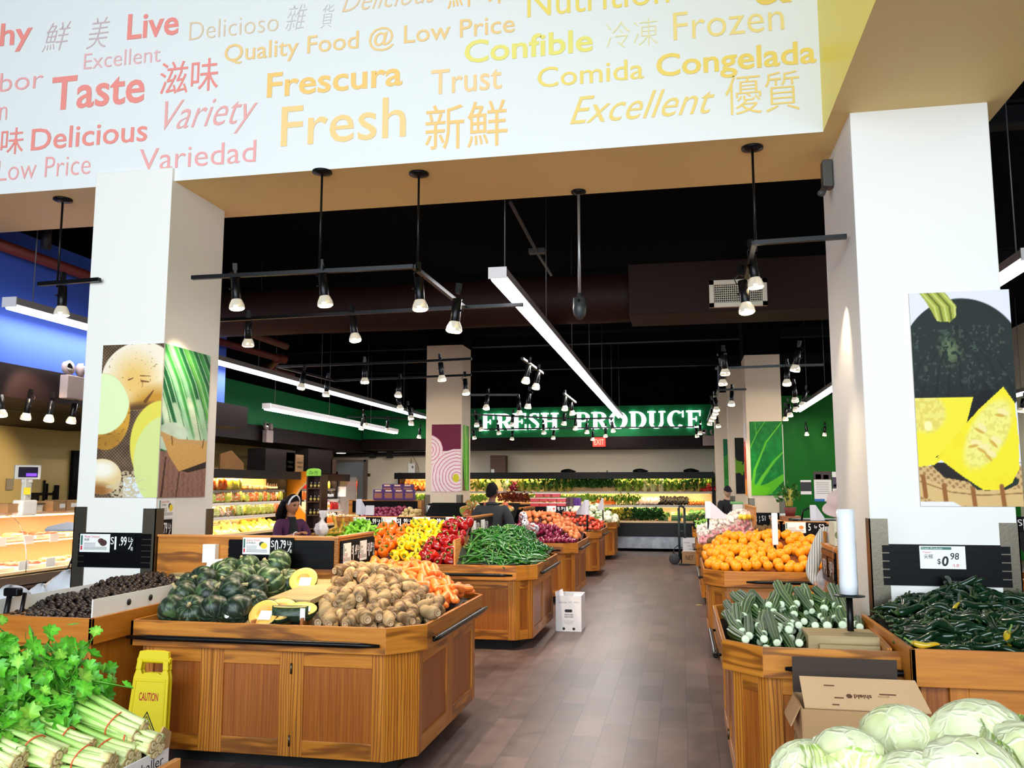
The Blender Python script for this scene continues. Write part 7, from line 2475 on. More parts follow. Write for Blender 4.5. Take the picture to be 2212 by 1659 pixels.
S1, S2, S3 = 1.52, 1.17, .76
for a, b, k, lb, sc in [(1018, 1040, 'yel', 'yellow-green herb bunch at the start of the top shelf', 1), (1040, 1058, 'mid', 'green herb bunch on the top shelf above the man', 1.05), (1078, 1100, 'wht', 'brightly lit white-stemmed bunch on the top shelf beside the red onions', 1), (1118, 1135, 'yel', 'yellow-green bunch after the red onions on the top shelf', 1), (1135, 1172, 'mid', 'leafy herb bunch in the first half of the top shelf', .95), (1172, 1236, 'drk2', 'tall dark herb bunch with yellow stems on the top shelf', 1.2), (1236, 1330, 'drk', 'dark green curly bunch in the middle of the top shelf', 1.2),
						(1330, 1386, 'mid', 'mid green bunch before the fennel on the top shelf', 1.05), (1386, 1436, 'fen', 'glowing pale fennel on the top shelf', 1), (1436, 1470, 'mid', 'green bunch just after the fennel', 1), (1470, 1516, 'drk2', 'dark leafy bunch near the radishes on the top shelf', 1.05)]:
	shelf_row(HERB[k], xs(a, b, .20), 23.0, S1, lb, 'greens', 'greens on the top shelf: ' + lb, sc, rows=2)
shelf_row(RAD, xs(1517, 1553, .15), 23.0, S1, 'red radish bunch at the end of the top shelf', 'radishes', 'radish bunches', 1.05, rows=3, dy=.10, dz=.06)
heap(ONION_R, 16, X(1100), X(1118), 23.0, 23.3, lambda x, y: S1 + .05 + (y - 23.0) * .5, .07, 'red onion on the top shelf of the back case', 'onion', 'red onions in the back case', seed=81, layers=((0, .0), (1, -.06)))
for a, b, k, lb, sc in [(1018, 1050, 'let', 'pale lettuce near the onion-poster column on the middle shelf', 1), (1085, 1142, 'red', 'red lettuce on the middle shelf behind the man', 1.15), (1142, 1160, 'wht', 'bright white-stemmed bunch on the middle shelf', .8), (1160, 1250, 'let', 'pale lettuce on the middle shelf behind the tomato boxes', .9), (1250, 1280, 'let', 'pale leafy bunch before the carrot bunches on the middle shelf', 1), (1328, 1378, 'mid', 'green leafy bunch after the carrot bunches on the middle shelf', .8)]:
	shelf_row(HERB[k], xs(a, b, .20), 22.86, S2, lb, 'greens', 'greens on the middle shelf: ' + lb, sc, rows=2)
shelf_row(CBU, xs(1280, 1330, .17), 22.86, S2, 'carrot bunch with green tops on the middle shelf', 'carrots', 'carrot bunches in the back case', 1, rows=2)
heap(TURNIP, 60, X(1375), X(1424), 22.84, 23.25, lambda x, y: S2 + .04 + (y - 22.84) * .35, .062, 'pale turnip on the middle shelf', 'turnip', 'turnips', seed=82)
heap(AVOC, 90, X(1424), X(1486), 22.84, 23.3, lambda x, y: S2 + .04 + (y - 22.84) * .35, .062, 'dark avocado on the middle shelf', 'avocado', 'avocados', seed=83)
heap(MANDA, 34, X(1486), X(1522), 22.84, 23.1, lambda x, y: S2 + .03 + (y - 22.84) * .3, .054, 'small mandarin at the end of the middle shelf', 'mandarin', 'mandarins', seed=84)
for a, b, k, lb, sc in [(1122, 1330, 'spin', 'dark bunch in the lower well behind the tomatoes', .9), (1356, 1418, 'spin', 'dark spinach bunch in the lower well of the back case', 1.2)]:
	shelf_row(HERB[k], xs(a, b, .20), 22.66, S3 - .04, lb, 'greens', 'greens in the lower well: ' + lb, sc, rows=3, dy=.2, dz=.08)
shelf_row(BEAN, xs(1325, 1357, .2), 22.66, S3, 'yellow bean bundle in the lower well', 'beans', 'bean bundles', 1.1, rows=3, dy=.18, dz=.07)
for row in range(3):
	for i, x in enumerate(xs(1418, 1500, .30)):
		for k in range(3):
			put(CUKE if row != 2 else SCAL, Matrix.Translation((x - .12, 22.64 + .17 * row + .03 * k, S3 + .07 * row + .035 * k)) @ Matrix.Rotation(RND.gauss(0, .12), 4, 'Z'), ('dark cucumber lying in the lower well by the hand truck' if row != 2 else 'scallion bunch behind the cucumbers in the lower well'), 'vegetable', 'cucumbers in the lower well' if row != 2 else 'scallions in the lower well')
heap([BROC], 26, X(1490), X(1530), 22.64, 23.1, lambda x, y: S3 + .06 + (y - 22.64) * .45, .11, 'broccoli head at the end of the lower well', 'broccoli', 'broccoli heads', seed=86)
# the short case: carrots above
heap(CARROT, 46, -7.65, -6.45, 22.98, 23.35, lambda x, y: S1 + .05 + (y - 22.95) * .45, .05, 'orange carrot bag on the top shelf of the short case', 'carrot', 'carrots in the short case', mode='long', dirv=(.1, -1, .6), jit=.25, seed=87, layers=((0, 0), (1, -.06)), scale=(1.0, 1.3))
shelf_row(HERB['let'], [-7.4 + .22 * i for i in range(5)], 22.9, S2, 'pale leafy bunch on the middle shelf of the short case', 'greens', 'greens in the short case', 1, rows=2)
# things on top of the back case
def carton(label, x0, x1, y0, y1, z0, z1, m=KRAFT, open_=False, txt=None, group=None, tape=None, name='cardboard_box'):
	t = thing(name, label, 'box', ((x0 + x1) / 2, (y0 + y1) / 2, z0), group)
	mk('body', MB().box(((x0 + x1) / 2, (y0 + y1) / 2, (z0 + z1) / 2), (x1 - x0, y1 - y0, z1 - z0)), m, t, bevel=.004)
	mk('flap_edge', MB().box(((x0 + x1) / 2, y0 + .004, z1 + .004), (x1 - x0, .006, .01)).box(((x0 + x1) / 2, (y0 + y1) / 2, z1 + .002), (x1 - x0 - .02, .05, .004)), KRAFTL if m is KRAFT else m, t)
	if txt:
		for s, a, b, w_, h_ in txt:
			letter(s, FRONT((x0 + a * (x1 - x0), y0 - .003, z0 + b * (z1 - z0))), w_ * (x1 - x0), h_ * (z1 - z0), TXTK, t)
	return t

BOXD = mat('box_brown', (96, 72, 58), .75, var=.1)
BOXDD = mat('box_dark', (30, 18, 16), .85, var=.1)
p, q = at_y(1059, 1021, 22.9), at_y(1092, 984, 22.9)
top_box = carton('brown cardboard box on top of the long case, white label at its corner', p.x, q.x, 22.9, 23.2, 2.03, q.z, BOXD)
mk('label', MB().box((p.x + .07, 22.893, 2.08), (.09, .004, .09)), PAPER, top_box)
for k, (a, b, lb) in enumerate([(1368, 1400, 'dark crumpled plastic on top of the long case, in mid case'), (1478, 1510, 'dark crumpled plastic on top of the long case near its end'), (1215, 1240, 'dark small bundle on top of the long case behind the tomatoes')]):
	c = at_y((a + b) / 2, 1019, 22.9)
	mb = MB().surf(14, 7, lambda u, v: (Vector((c.x + .18 * math.sin(PI * max(.02, v)) * math.cos(2 * PI * u) * (1 + .3 * math.sin(5 * u * 6)), 22.95 + .10 * math.sin(PI * v) * math.sin(2 * PI * u), 2.06 - .05 * math.cos(PI * v) * (1 + .4 * math.sin(9 * u * 6)))), (.1, .1, .1)))
	tag(mk('plastic_bundle', mb, CASEK), lb, 'bundle', 'bundles on the long case')
c = at_y(888, 1003, 23.1)
t = thing('white_control_box', 'white control box with wires on top of the short case', 'control box', c)
mk('housing', MB().box((c.x, 23.2, 2.17), (.20, .10, .26)), WHITE, t)
mk('wire', MB().tube([(c.x - .03, 23.2, 2.30), (c.x - .05, 23.25, 2.45)], .008, 5).tube([(c.x + .02, 23.2, 2.5), (c.x + .18, 23.15, 2.25), (c.x + .24, 23.1, 2.05)], .006, 5), BLACKM, t)
mk('switch', MB().box((c.x + .03, 23.147, 2.2), (.05, .008, .07)), TXTG, t)

# ------------------------------------------------------------------ left wall: packaged salads, drinks
LEFTC = case('refrigerated case of packaged salads along the side wall, glowing orange', -9.25, -8.3, 13.6, 18.0, [(1.56, .50), (1.32, .62), (1.06, .74)], (255, 158, 66), side='l', top=1.98, power=46)
DRK = case('refrigerated case of bottled drinks after the orange end panel', -9.25, -8.3, 18.75, 20.9, [(1.58, .50), (1.32, .60), (1.06, .72)], (255, 186, 140), side='l', top=1.96, power=40)

def bag_spec(seed, cols, w=.19, h=.20, d=.09, name='salad_bag'):
	r = random.Random(seed)
	C = [c8(*c) for c in cols]
	def fr(u, v):
		th, ph = 2 * PI * u, PI * min(max(v, .02), .98)
		p = Vector((math.copysign(abs(math.cos(th)) ** .6, math.cos(th)) * math.sin(ph) ** .5 * d / 2, math.copysign(abs(math.sin(th)) ** .6, math.sin(th)) * math.sin(ph) ** .5 * w / 2, h / 2 - math.cos(ph) * h / 2))
		k = h3(p.x * 60, p.y * 40, p.z * 40, seed) * len(C)
		return p * (1 + .03 * r.random()), C[min(len(C) - 1, int(k))]
	return (name, me_of(MB().surf(18, 12, fr), name, P_CLEAR), [])

def tub_spec(name, cols, w=.13, h=.07, lid=None):
	mb = MB()
	mb.lathe([(w * .42, 0), (w * .5, h)], 12, c8(*cols[0]))
	mb.lathe([(w * .52, h), (w * .52, h + .012), (w * .3, h + .014)], 12, c8(*(lid or cols[1])))
	return (name, me_of(mb, name, P_CLEAR), [])

def bottle_spec(name, col, cap, h=.22, r_=.033, label_c=None):
	mb = MB()
	c = c8(*col)
	l = c8(*label_c) if label_c else c
	mb.lathe([(r_ * .95, 0), (r_, .01), (r_, h * .25), (r_ * 1.005, h * .26), (r_ * 1.005, h * .55), (r_, h * .56), (r_ * .9, h * .68), (r_ * .42, h * .84), (r_ * .40, h * .9)], 12, [c, c, c, l, l, c, c, c, c])
	cp = MB().lathe([(r_ * .46, h * .89), (r_ * .46, h * .99), (r_ * .38, h)], 10, c8(*cap))
	return (name, me_of(mb, name, P_PACK), [('cap', me_of(cp, name + '_cap', P_PACK), [])])

SALADS = [bag_spec(1, ((226, 206, 120), (170, 176, 60), (216, 196, 110))), bag_spec(2, ((232, 170, 90), (216, 110, 46), (220, 200, 140))), bag_spec(3, ((100, 130, 44), (176, 184, 84), (210, 200, 140))), bag_spec(4, ((216, 204, 150), (196, 100, 54), (130, 140, 56), (206, 190, 120))), bag_spec(5, ((220, 106, 40), (190, 56, 30), (230, 150, 66)))]
JAR = [bottle_spec('dressing_jar', (90, 40, 24), (40, 110, 50), .15, .03, (230, 210, 180)), bottle_spec('dressing_jar', (54, 30, 24), (30, 30, 30), .15, .03, (220, 214, 190))]
CUP = [tub_spec('fruit_tub', ((240, 176, 110), (230, 230, 226)), .14, .08), tub_spec('fruit_tub', ((236, 214, 150), (236, 232, 226)), .14, .08)]
JUG = [bag_spec(11, ((70, 120, 50), (150, 180, 90), (226, 222, 190)), .10, .18, .08, 'green_tea_jug')]

def lrow(specs, y0, y1, step, z, xf, label, cat, group, rows=2, dz=.03, sc=1.0, lean=.12):
	n = max(1, int((y1 - y0) / step))
	for rr in range(rows):
		for i in range(n):
			y = y0 + (y1 - y0) * (i + .5) / n + RND.gauss(0, .01)
			M = Matrix.Translation((xf - .10 - rr * .15, y, z + rr * dz)) @ Matrix.Rotation(RND.gauss(0, .35 if lean else .1), 4, 'Z') @ Matrix.Rotation(-lean + RND.gauss(0, .12 if lean else 0), 4, 'Y')
			put(RND.choice(specs), M, label, cat, group, sc * RND.uniform(.9, 1.1))

XS = {1.58: -8.72, 1.34: -8.62, 1.08: -8.50, .74: -8.40}
lrow(JUG, 13.75, 14.6, .13, 1.58, -8.74, 'green jug near the column on the top shelf of the salad case', 'jug', 'green jugs', 2)
lrow([SALADS[4], SALADS[1]], 14.6, 15.6, .17, 1.58, -8.74, 'orange-red produce bag stacked on the top shelf of the salad case', 'bag', 'orange bags', 2, dz=.12, sc=1.25)
lrow([SALADS[0], SALADS[3]], 15.6, 16.2, .18, 1.58, -8.74, 'pale yellow bag on the top shelf of the salad case', 'bag', 'pale bags', 2, dz=.10, sc=1.25)
lrow(CUP, 16.3, 17.3, .16, 1.58, -8.74, 'round fruit tub on the top shelf of the salad case', 'tub', 'fruit tubs', 2, dz=.0, lean=0)
lrow([JAR[1]], 17.35, 17.85, .09, 1.58, -8.76, 'dark-capped bottle at the end of the top shelf of the salad case', 'bottle', 'dark-capped bottles', 1, lean=0)
lrow([JAR[0]], 13.9, 14.6, .13, 1.34, -8.66, 'brown dressing jar on the second shelf of the salad case', 'jar', 'brown dressing jars', 1, lean=0)
lrow([SALADS[2], SALADS[3], SALADS[0]], 14.65, 16.1, .18, 1.34, -8.64, 'salad bag on the second shelf of the salad case', 'salad bag', 'second-shelf salads', 2)
lrow([SALADS[1], SALADS[0]], 16.15, 17.85, .18, 1.34, -8.64, 'orange and cream bag on the second shelf, near the orange end panel', 'bag', 'second-shelf orange bags', 2)
lrow([JAR[1]], 14.2, 14.5, .13, 1.08, -8.54, 'dark jar on the third shelf of the salad case', 'jar', 'dark jars', 1, lean=0)
lrow([SALADS[3], SALADS[2], SALADS[0]], 14.6, 16.6, .19, 1.08, -8.52, 'salad bag on the third shelf of the salad case', 'salad bag', 'third-shelf salads', 2)
lrow([SALADS[0], SALADS[1]], 16.65, 17.85, .19, 1.08, -8.52, 'cream bag on the third shelf, near the orange end panel', 'bag', 'third-shelf cream bags', 2)
lrow([SALADS[0], SALADS[2]], 13.8, 17.8, .24, .72, -8.42, 'pale packed salad in the lowest well of the salad case', 'salad', 'lowest-well salads', 3, dz=.05, lean=.9)
BT = [bottle_spec('juice_bottle', (170, 20, 20), (236, 236, 236)), bottle_spec('juice_bottle', (236, 120, 40), (236, 236, 236)), bottle_spec('juice_bottle', (240, 200, 60), (240, 240, 236)), bottle_spec('juice_bottle', (240, 236, 230), (40, 90, 190), label_c=(80, 120, 200)), bottle_spec('juice_bottle', (24, 20, 24), (20, 20, 22), label_c=(226, 226, 226)), bottle_spec('juice_bottle', (236, 226, 220), (160, 40, 140), label_c=(230, 180, 60))]
for z, xf, segs in [(1.60, -8.76, [(0, 18.9, 19.7), (1, 19.7, 20.0), (2, 20.0, 20.75)]), (1.34, -8.66, [(1, 18.9, 19.5), (3, 19.5, 19.9), (4, 20.0, 20.75)]), (1.08, -8.52, [(4, 18.9, 19.3), (5, 19.3, 20.2), (0, 20.3, 20.75)]), (.74, -8.42, [(1, 18.9, 20.75)])]:
	for k, a, b in segs:
		nm = ['red', 'orange', 'yellow', 'blue and white', 'black', 'pale'][k]
		lrow([BT[k]], a, b, .085, z, xf, '%s juice bottle on the %s of the drinks case' % (nm, {1.60: 'top shelf', 1.34: 'second shelf', 1.08: 'third shelf', .74: 'lowest deck'}[z]), 'bottle', '%s bottles on shelf at the drinks case %s' % (nm, {1.60: 'top', 1.34: 'second', 1.08: 'third', .74: 'bottom'}[z]), 1 if z > .8 else 3, lean=0)
# orange end panel
def contour():
	pts = []
	for i in range(25):
		t = i / 24
		z = .55 + 1.45 * t
		pts.append((.55 + .22 * math.sin(t * 7 + .6), z))
	return pts
ep = thing('end_panel', 'orange wavy-edged end panel between the salad case and the drinks case', 'panel', (-8.2, 18.35, .5))
co_ = contour()
M = frame((-8.95, 18.34, 0), (1, 0, 0), (0, 0, 1))
mk('board', MB().extrude([(0, .55)] + co_ + [(0, 2.0)], M, .05), mat('panel_orange', (246, 150, 24), .4), ep)
mk('trim', MB().tube([M @ Vector((x, z, .025)) for x, z in co_], .03, 6), CREAML, ep)
pn = thing('glass_end', 'grey glass side of the drinks case with a taped white note', 'glass panel', (-8.7, 20.95, .5))
mk('pane', MB().box((-8.72, 20.96, 1.22), (1.0, .012, 1.36)), mat('grey_glass', (150, 146, 140), .1, alpha=.75), pn)
mk('edge', MB().box((-8.2, 20.96, 1.22), (.02, .03, 1.36)), CHROME, pn)
q = at_y(735, 1062, 20.85)
mk('paper_note', MB().box((q.x, 20.94, q.z), (.24, .004, .26)), PAPER, pn)

# wine rack with the green handwritten sign
rk = thing('display_rack', 'dark wood display rack of small jars under a green handwritten sign', 'rack', (-6.5, 14.5, 0))
DW = woodmat('dark_wood', (74, 40, 24), (54, 28, 18), (34, 18, 12))
rx0, rx1 = at_y(663, 1060, 14.5).x, at_y(692, 1060, 14.5).x
mb = MB()
for x in (rx0, rx1):
	mb.box((x, 14.65, .94), (.025, .3, 1.86), grain=2)
mb.box(((rx0 + rx1) / 2, 14.79, .94), (rx1 - rx0, .02, 1.86), grain=2)
for z in (.3, .6, .9, 1.14, 1.38, 1.62, 1.86):
	mb.box(((rx0 + rx1) / 2, 14.65, z), (rx1 - rx0, .3, .02))
mk('shelf_unit', mb, DW, rk)
sgn = MB()
hw = (rx1 - rx0) / 2 + .01
cxm = (rx0 + rx1) / 2
arch = [(-hw, 0), (hw, 0)] + [(hw * math.cos(a), .085 + .05 * math.sin(a)) for a in [PI * i / 12 for i in range(13)]]
sgn.extrude(arch, FRONT((cxm, 14.5, 1.845)), .02)
hs = mk('header_sign', sgn, mat('sign_green', (126, 190, 60), .5), rk)
letter('Dai My', FRONT((cxm - .09, 14.478, 1.875)), .18, .06, mat('ink_dkgreen', (30, 70, 30), .5), hs, shear=.35)
SJAR = bottle_spec('spice_jar', (90, 70, 40), (220, 220, 216), .10, .025, (200, 180, 90))
for z in (1.15, 1.39, 1.63):
	for i in range(3):
		put(SJAR, Matrix.Translation((rx0 + .055 + i * .075, 14.56, z)), 'small white-lidded jar on the dark display rack, %s from the edge on the %s shelf' % (ORD[i], {1.15: 'low', 1.39: 'middle', 1.63: 'upper'}[z]), 'jar', 'jars on the dark rack', 1.0)

# boxes stored on top of the side-wall cases
for a, b, y0_, y1_, Y0, m, lb in [(567, 633, 1016, 974, 15.8, BOXDD, 'dark long box stored over the salad case'), (612, 632, 1017, 978, 15.6, KRAFT, 'brown printed carton at the end of the dark long box'), (633, 651, 1018, 983, 15.9, KRAFT, 'narrow brown printed carton beside the gap over the salad case'),
								  (660, 714, 1020, 974, 17.5, BOXDD, 'tall dark box over the drinks case'), (710, 722, 1020, 993, 17.6, BOXD, 'low dark box beside the tall dark one over the drinks case')]:
	p, q = at_x(a, y0_, -8.75), at_x(b, y1_, -8.75)
	t = thing('storage_box', lb, 'box', p, 'boxes over the side-wall cases')
	ya, yb = sorted((p.y, q.y))
	z1 = q.z
	mk('body', MB().box((-8.9, (ya + yb) / 2, (1.98 + z1) / 2), (.42, yb - ya, z1 - 1.98)), m, t, bevel=.004)
	if m is KRAFT:
		for zz, s in ((2.08, 'GREENS'), (2.18, 'FRESH')):
			letter(s, frame((-8.686, ya + .08, zz), (0, 1, 0), (0, 0, 1)), (yb - ya) * .6, .05, TXTK, t)
p, q = at_x(462, 1010, -8.8), at_x(515, 975, -8.8)
mb = MB().extrude([(0, 0), (q.y - p.y, 0), (q.y - p.y, .14), ((q.y - p.y) * .45, .38), (.0, .30)], frame((-8.7, p.y, 1.98), (0, 1, 0), (0, 0, 1)), .03)
mb.m = 0
tag(mk('paper_sack', mb, mat('sack_tan', (150, 104, 54), .8, var=.15)), 'crumpled tan paper sack lying over the salad case', 'sack')

# grey door and its fittings on the back wall
dr = thing('door_1', None, None, (-9.4, 23.5, 0))
dr['kind'] = 'structure'
GREYD = mat('door_grey', (128, 132, 138), .45)
mk('door_leaf', MB().box((-9.42, 23.50, 1.18), (.86, .05, 2.36)), GREYD, dr)
mk('door_frame', MB().box((-8.93, 23.49, 1.2), (.10, .08, 2.44)).box((-9.42, 23.49, 2.40), (1.0, .08, .06)), mat('door_frame', (110, 96, 86), .5), dr)
mk('door_window', MB().box((-9.23, 23.47, 1.53), (.16, .02, .56)), mat('window_dark', (56, 62, 60), .15), dr)
c = at_y(796, 1026, 23.5)
tag(mk('wall_switch', MB().box((c.x, 23.53, c.z), (.09, .05, .09)), mat('brass_dark', (92, 66, 40), .3, .8), bevel=.01), 'small brown switch box on the wall beside the grey door', 'switch')

# ------------------------------------------------------------------ deli counter
dc = thing('deli_case', 'glass deli case with warm lit trays in front of the tan wall', 'deli case', (-7.6, 9.0, 0))
x1, y0, y1 = -7.2, 6.1, 13.2
Lc = y1 - y0
mk('base', MB().box((x1 - .5, (y0 + y1) / 2, .32), (.9, Lc, .5)), CASEK, dc)
mk('plinth', MB().box((x1 - .5, (y0 + y1) / 2, .04), (.7, Lc - .2, .08)), PLINTH, dc)
mk('bumper', MB().box((x1 - .03, (y0 + y1) / 2, .62), (.10, Lc, .10)).box((x1 - .02, (y0 + y1) / 2, .54), (.05, Lc, .03)), mat('bumper_brown', (92, 76, 64), .4), dc)
mk('top_shelf', MB().box((x1 - .62, (y0 + y1) / 2, 1.345), (.62, Lc, .03)), mat('deli_cream', (236, 226, 204), .4), dc)
mk('deck_board', MB().box((x1 - .5, (y0 + y1) / 2, .70), (.9, Lc, .03)), CREAML, dc)
mk('mid_shelf', MB().box((x1 - .62, (y0 + y1) / 2, 1.02), (.5, Lc, .02)), CREAML, dc)
mk('rear_wall', MB().box((x1 - .94, (y0 + y1) / 2, 1.0), (.04, Lc, .66)), mat('deli_back', (204, 164, 112), .4), dc)
pts = []
def gfn(u, v):
	t = v
	return Vector((x1 - .02 - .34 * t ** 2.2, y0 + Lc * u, .70 + .63 * math.sin(t * PI / 2))), (1, 1, 1)
mk('curved_glass', MB().surf(6, 10, gfn, wrap=False), GLASS, dc)
mb = MB()
for k in range(5):
	yy = y0 + .9 + k * 1.5
	mb.tube([(x1 - .015 - .34 * (i / 8) ** 2.2, yy, .70 + .63 * math.sin(i / 8 * PI / 2)) for i in range(9)], .005, 5)
mk('glass_joint', mb, CHROME, dc)
for z, xx in ((1.31, x1 - .42), (1.00, x1 - .45)):
	mk('lamp_strip', MB().box((xx, (y0 + y1) / 2, z), (.03, Lc - .2, .02)), no_light(mat('deli_lamp', (255, 236, 190), .4, emit=(255, 214, 140), estr=5)), dc)
	l = area_light('deli_glow', (xx, (y0 + y1) / 2, z - .014), (0, 0, -1), .04, Lc - .3, 48, (1, .80, .52))
	l.rotation_euler = (0, 0, 0)
TRAYS = [((232, 150, 90), 'orange chicken'), ((236, 196, 130), 'pale dumpling'), ((200, 90, 60), 'red meat'), ((240, 214, 160), 'cream noodle'), ((216, 120, 60), 'roast'), ((226, 176, 110), 'golden fried')]
for row, (z, xx, nm) in enumerate([(.715, x1 - .36, 'lower deck'), (1.03, x1 - .62, 'upper shelf')]):
	for k in range(12):
		yy = y0 + .45 + k * .56
		rgb, food = TRAYS[(k * 5 + row) % 6]
		t = thing('food_tray', 'tray of %s food, %s along the %s of the deli case' % (food, ORD[k], nm), 'food tray', (xx, yy, z), 'trays in the deli case')
		mk('tray', MB().box((xx, yy, z + .02), (.42, .50, .04)), mat('tray_white', (230, 220, 206), .4), t)
		mb = MB()
		for j in range(9):
			c = Vector((xx + RND.uniform(-.15, .15), yy + RND.uniform(-.19, .19), z + .05))
			cc = mixc(c8(*rgb), c8(rgb[0], rgb[1] * .7, rgb[2] * .5), RND.random())
			mb.surf(8, 5, lambda u, v: (c + Vector((.06 * math.sin(PI * v) * math.cos(2 * PI * u), .07 * math.sin(PI * v) * math.sin(2 * PI * u), -.03 * math.cos(PI * v))), cc))
		mk('food', mb, P_SEMI, t)
	for k in range(16):
		yy = y0 + .3 + k * .42
		xx2 = x1 - .05 if row == 0 else x1 - .36
		t = mk('price_tag', MB().box((xx2, yy, z + (.06 if row == 0 else .0)), (.004, .15, .10)), PAPER)
		tag(t, 'white price tag, %s along the %s of the deli case' % (ORD[k], nm), 'tag', 'tags in the deli case')
# scale on the deli counter
c = at_x(55, 1085, -7.55)
sc = thing('deli_scale', 'white deli scale with a tall post and purple-lit display', 'scale', (-7.55, c.y, 1.36))
sw = mat('scale_white', (226, 222, 212), .4)
mk('base', MB().box((-7.6, c.y, 1.40), (.30, .34, .08)), sw, sc, bevel=.01)
mk('pan', MB().box((-7.6, c.y, 1.45), (.34, .36, .015)), STEEL, sc)
mk('post', MB().box((-7.55, c.y, 1.58), (.06, .10, .34)), sw, sc, bevel=.008)
face = Vector((.75, -.66, 0)).normalized()
side_ = Vector((.66, .75, 0)).normalized()
rot = Matrix((side_, -face, Vector((0, 0, 1)))).transposed()
hd = mk('display_head', MB().box((-7.55, c.y, 1.82), (.27, .10, .17), rot).box((-7.55, c.y, 1.72), (.12, .06, .05), rot), sw, sc, bevel=.012)
fc = Vector((-7.55, c.y, 1.82)) + face * .053
mk('screen', MB().box(fc, (.20, .006, .12), rot), mat('screen_dark', (14, 10, 24), .2, emit=(30, 24, 60), estr=.2), hd)
mk('screen_readout', MB().box(fc + side_ * .035 + face * .004 + Vector((0, 0, -.03)), (.11, .004, .035), rot), no_light(mat('screen_purple', (80, 40, 220), .2, emit=(110, 60, 255), estr=1.5)), hd)
mk('yellow_sticker', MB().box(Vector((-7.55, c.y, 1.60)) + face * .06, (.07, .004, .08), rot), mat('sticker_yellow', (240, 214, 30), .5), sc)
for a, b, z, lb, m in [(98, 127, .12, 'long low brown box on the deli counter after the paper cup', KRAFT), (126, 150, .13, 'brown box at the end of the deli counter near the column', KRAFT), (0, 40, .10, 'brown box on the deli counter beside the scale', KRAFT)]:
	p, q = at_x(a, 1105, -7.5), at_x(b, 1105, -7.5)
	t = thing('cardboard_box', lb, 'box', (-7.5, p.y, 1.36), 'boxes on the deli counter')
	mk('body', MB().box((-7.55, (p.y + q.y) / 2, 1.36 + z / 2), (.30, abs(q.y - p.y), z)), m, t)
	mk('label', MB().box((-7.398, p.y + (q.y - p.y) * .7, 1.36 + z * .5), (.004, .09, .05)), PAPER, t)
p = at_x(56, 1108, -7.4)
tag(mk('paper_cloth', MB().box((-7.42, p.y, 1.41), (.14, .24, .18)), PAPER, bevel=.02), 'folded white paper with writing on the deli counter below the scale', 'paper')
c = at_x(140, 1145, -6.9)
t = thing('counter_scale', 'grey hanging weigh scale plate beside the potato-poster column', 'scale', (-5.6, 7.0, 0))
c = at_y(145, 1148, 6.9)
mk('pan', MB().extrude([(-.2, 0), (.22, 0), (.26, .06), (-.06, .14), (-.2, .05)], frame((c.x, 6.9, c.z), (1, .2, 0), (0, .9, .45)), .02), mat('scale_grey', (156, 160, 166), .4), t)
mk('post', MB().tube([(c.x + .1, 6.95, 0), (c.x + .1, 6.95, c.z)], .02, 8), BLACK, t)
mk('cable', MB().tube([(c.x + .14, 6.9, c.z - .04), (c.x + .12, 6.8, .95), (c.x + .02, 6.75, .78), (c.x, 6.7, .6)], .008, 6), BLACK, t)
# sockets and utensils on the tan wall
for k, px in enumerate((20, 61)):
	c = at_x(px, 1046, -9.94)
	tag(mk('wall_socket', MB().box((-9.93, c.y, c.z), (.03, .13, .17)), mat('socket_grey', (140, 128, 104), .4), bevel=.006), ['grey wall socket near the frame edge on the tan wall', 'grey wall socket behind the deli scale post'][k], 'socket', 'wall sockets on the tan wall')
ut = thing('utensil_rack', 'black utensil rail with hanging tools on the tan wall', 'utensil rack', at_x(95, 1070, -9.94))
p, q = at_x(68, 1067, -9.935), at_x(124, 1067, -9.935)
mk('rail', MB().tube([p, q], .02, 6), BLACK, ut)
for px, y_, h_, w_ in [(76, 1066, .14, .14), (95, 1052, .36, .02), (101, 1055, .30, .02), (122, 1054, .24, .08), (116, 1064, .2, .02)]:
	c = at_x(px, y_ + 10, -9.925)
	mk('utensil', MB().box(c, (.03, w_, h_)), BLACK, ut)
c = at_x(163, 1040, -9.9)
tag(mk('dark_curtain', MB().box((-9.9, c.y + .1, 1.6), (.06, .42, 1.3)), BLACKM), 'black strip hanging on the tan wall beside the potato-poster column', 'curtain')

# ================================================================== PEOPLE
def skin(name, chains, m, parent, MW, levels=2):
	"""one continuous surface grown round joined chains of (point, radius); the first point of each later chain may repeat an earlier one"""
	vs, rs, es, idx = [], [], [], {}
	def vid(p, r):
		k = tuple(round(c, 4) for c in p)
		if k not in idx:
			idx[k] = len(vs)
			vs.append(p)
			rs.append(r)
		return idx[k]
	for ch in chains:
		ids = [vid(p, r) for p, r in ch]
		es += [(a, b) for a, b in zip(ids[:-1], ids[1:])]
	me = bpy.data.meshes.new(name)
	me.from_pydata([tuple(v) for v in vs], es, [])
	o = bpy.data.objects.new(name, me)
	COL.objects.link(o)
	me.materials.append(m)
	md = o.modifiers.new('skin', 'SKIN')
	md.use_smooth_shade = True
	md.branch_smoothing = .6
	sk = me.skin_vertices[0].data if len(me.skin_vertices) else None
	if sk is None:
		bm = bmesh.new()
		bm.from_mesh(me)
		bm.verts.layers.skin.verify()
		bm.to_mesh(me)
		bm.free()
		sk = me.skin_vertices[0].data
	for i, r in enumerate(rs):
		sk[i].radius = (r, r) if not isinstance(r, tuple) else r
		sk[i].use_root = (i == 0)
	ss = o.modifiers.new('sub', 'SUBSURF')
	ss.levels = ss.render_levels = levels
	o.parent = parent
	if MW is not None:
		o.matrix_basis = MW
	return o

import bmesh

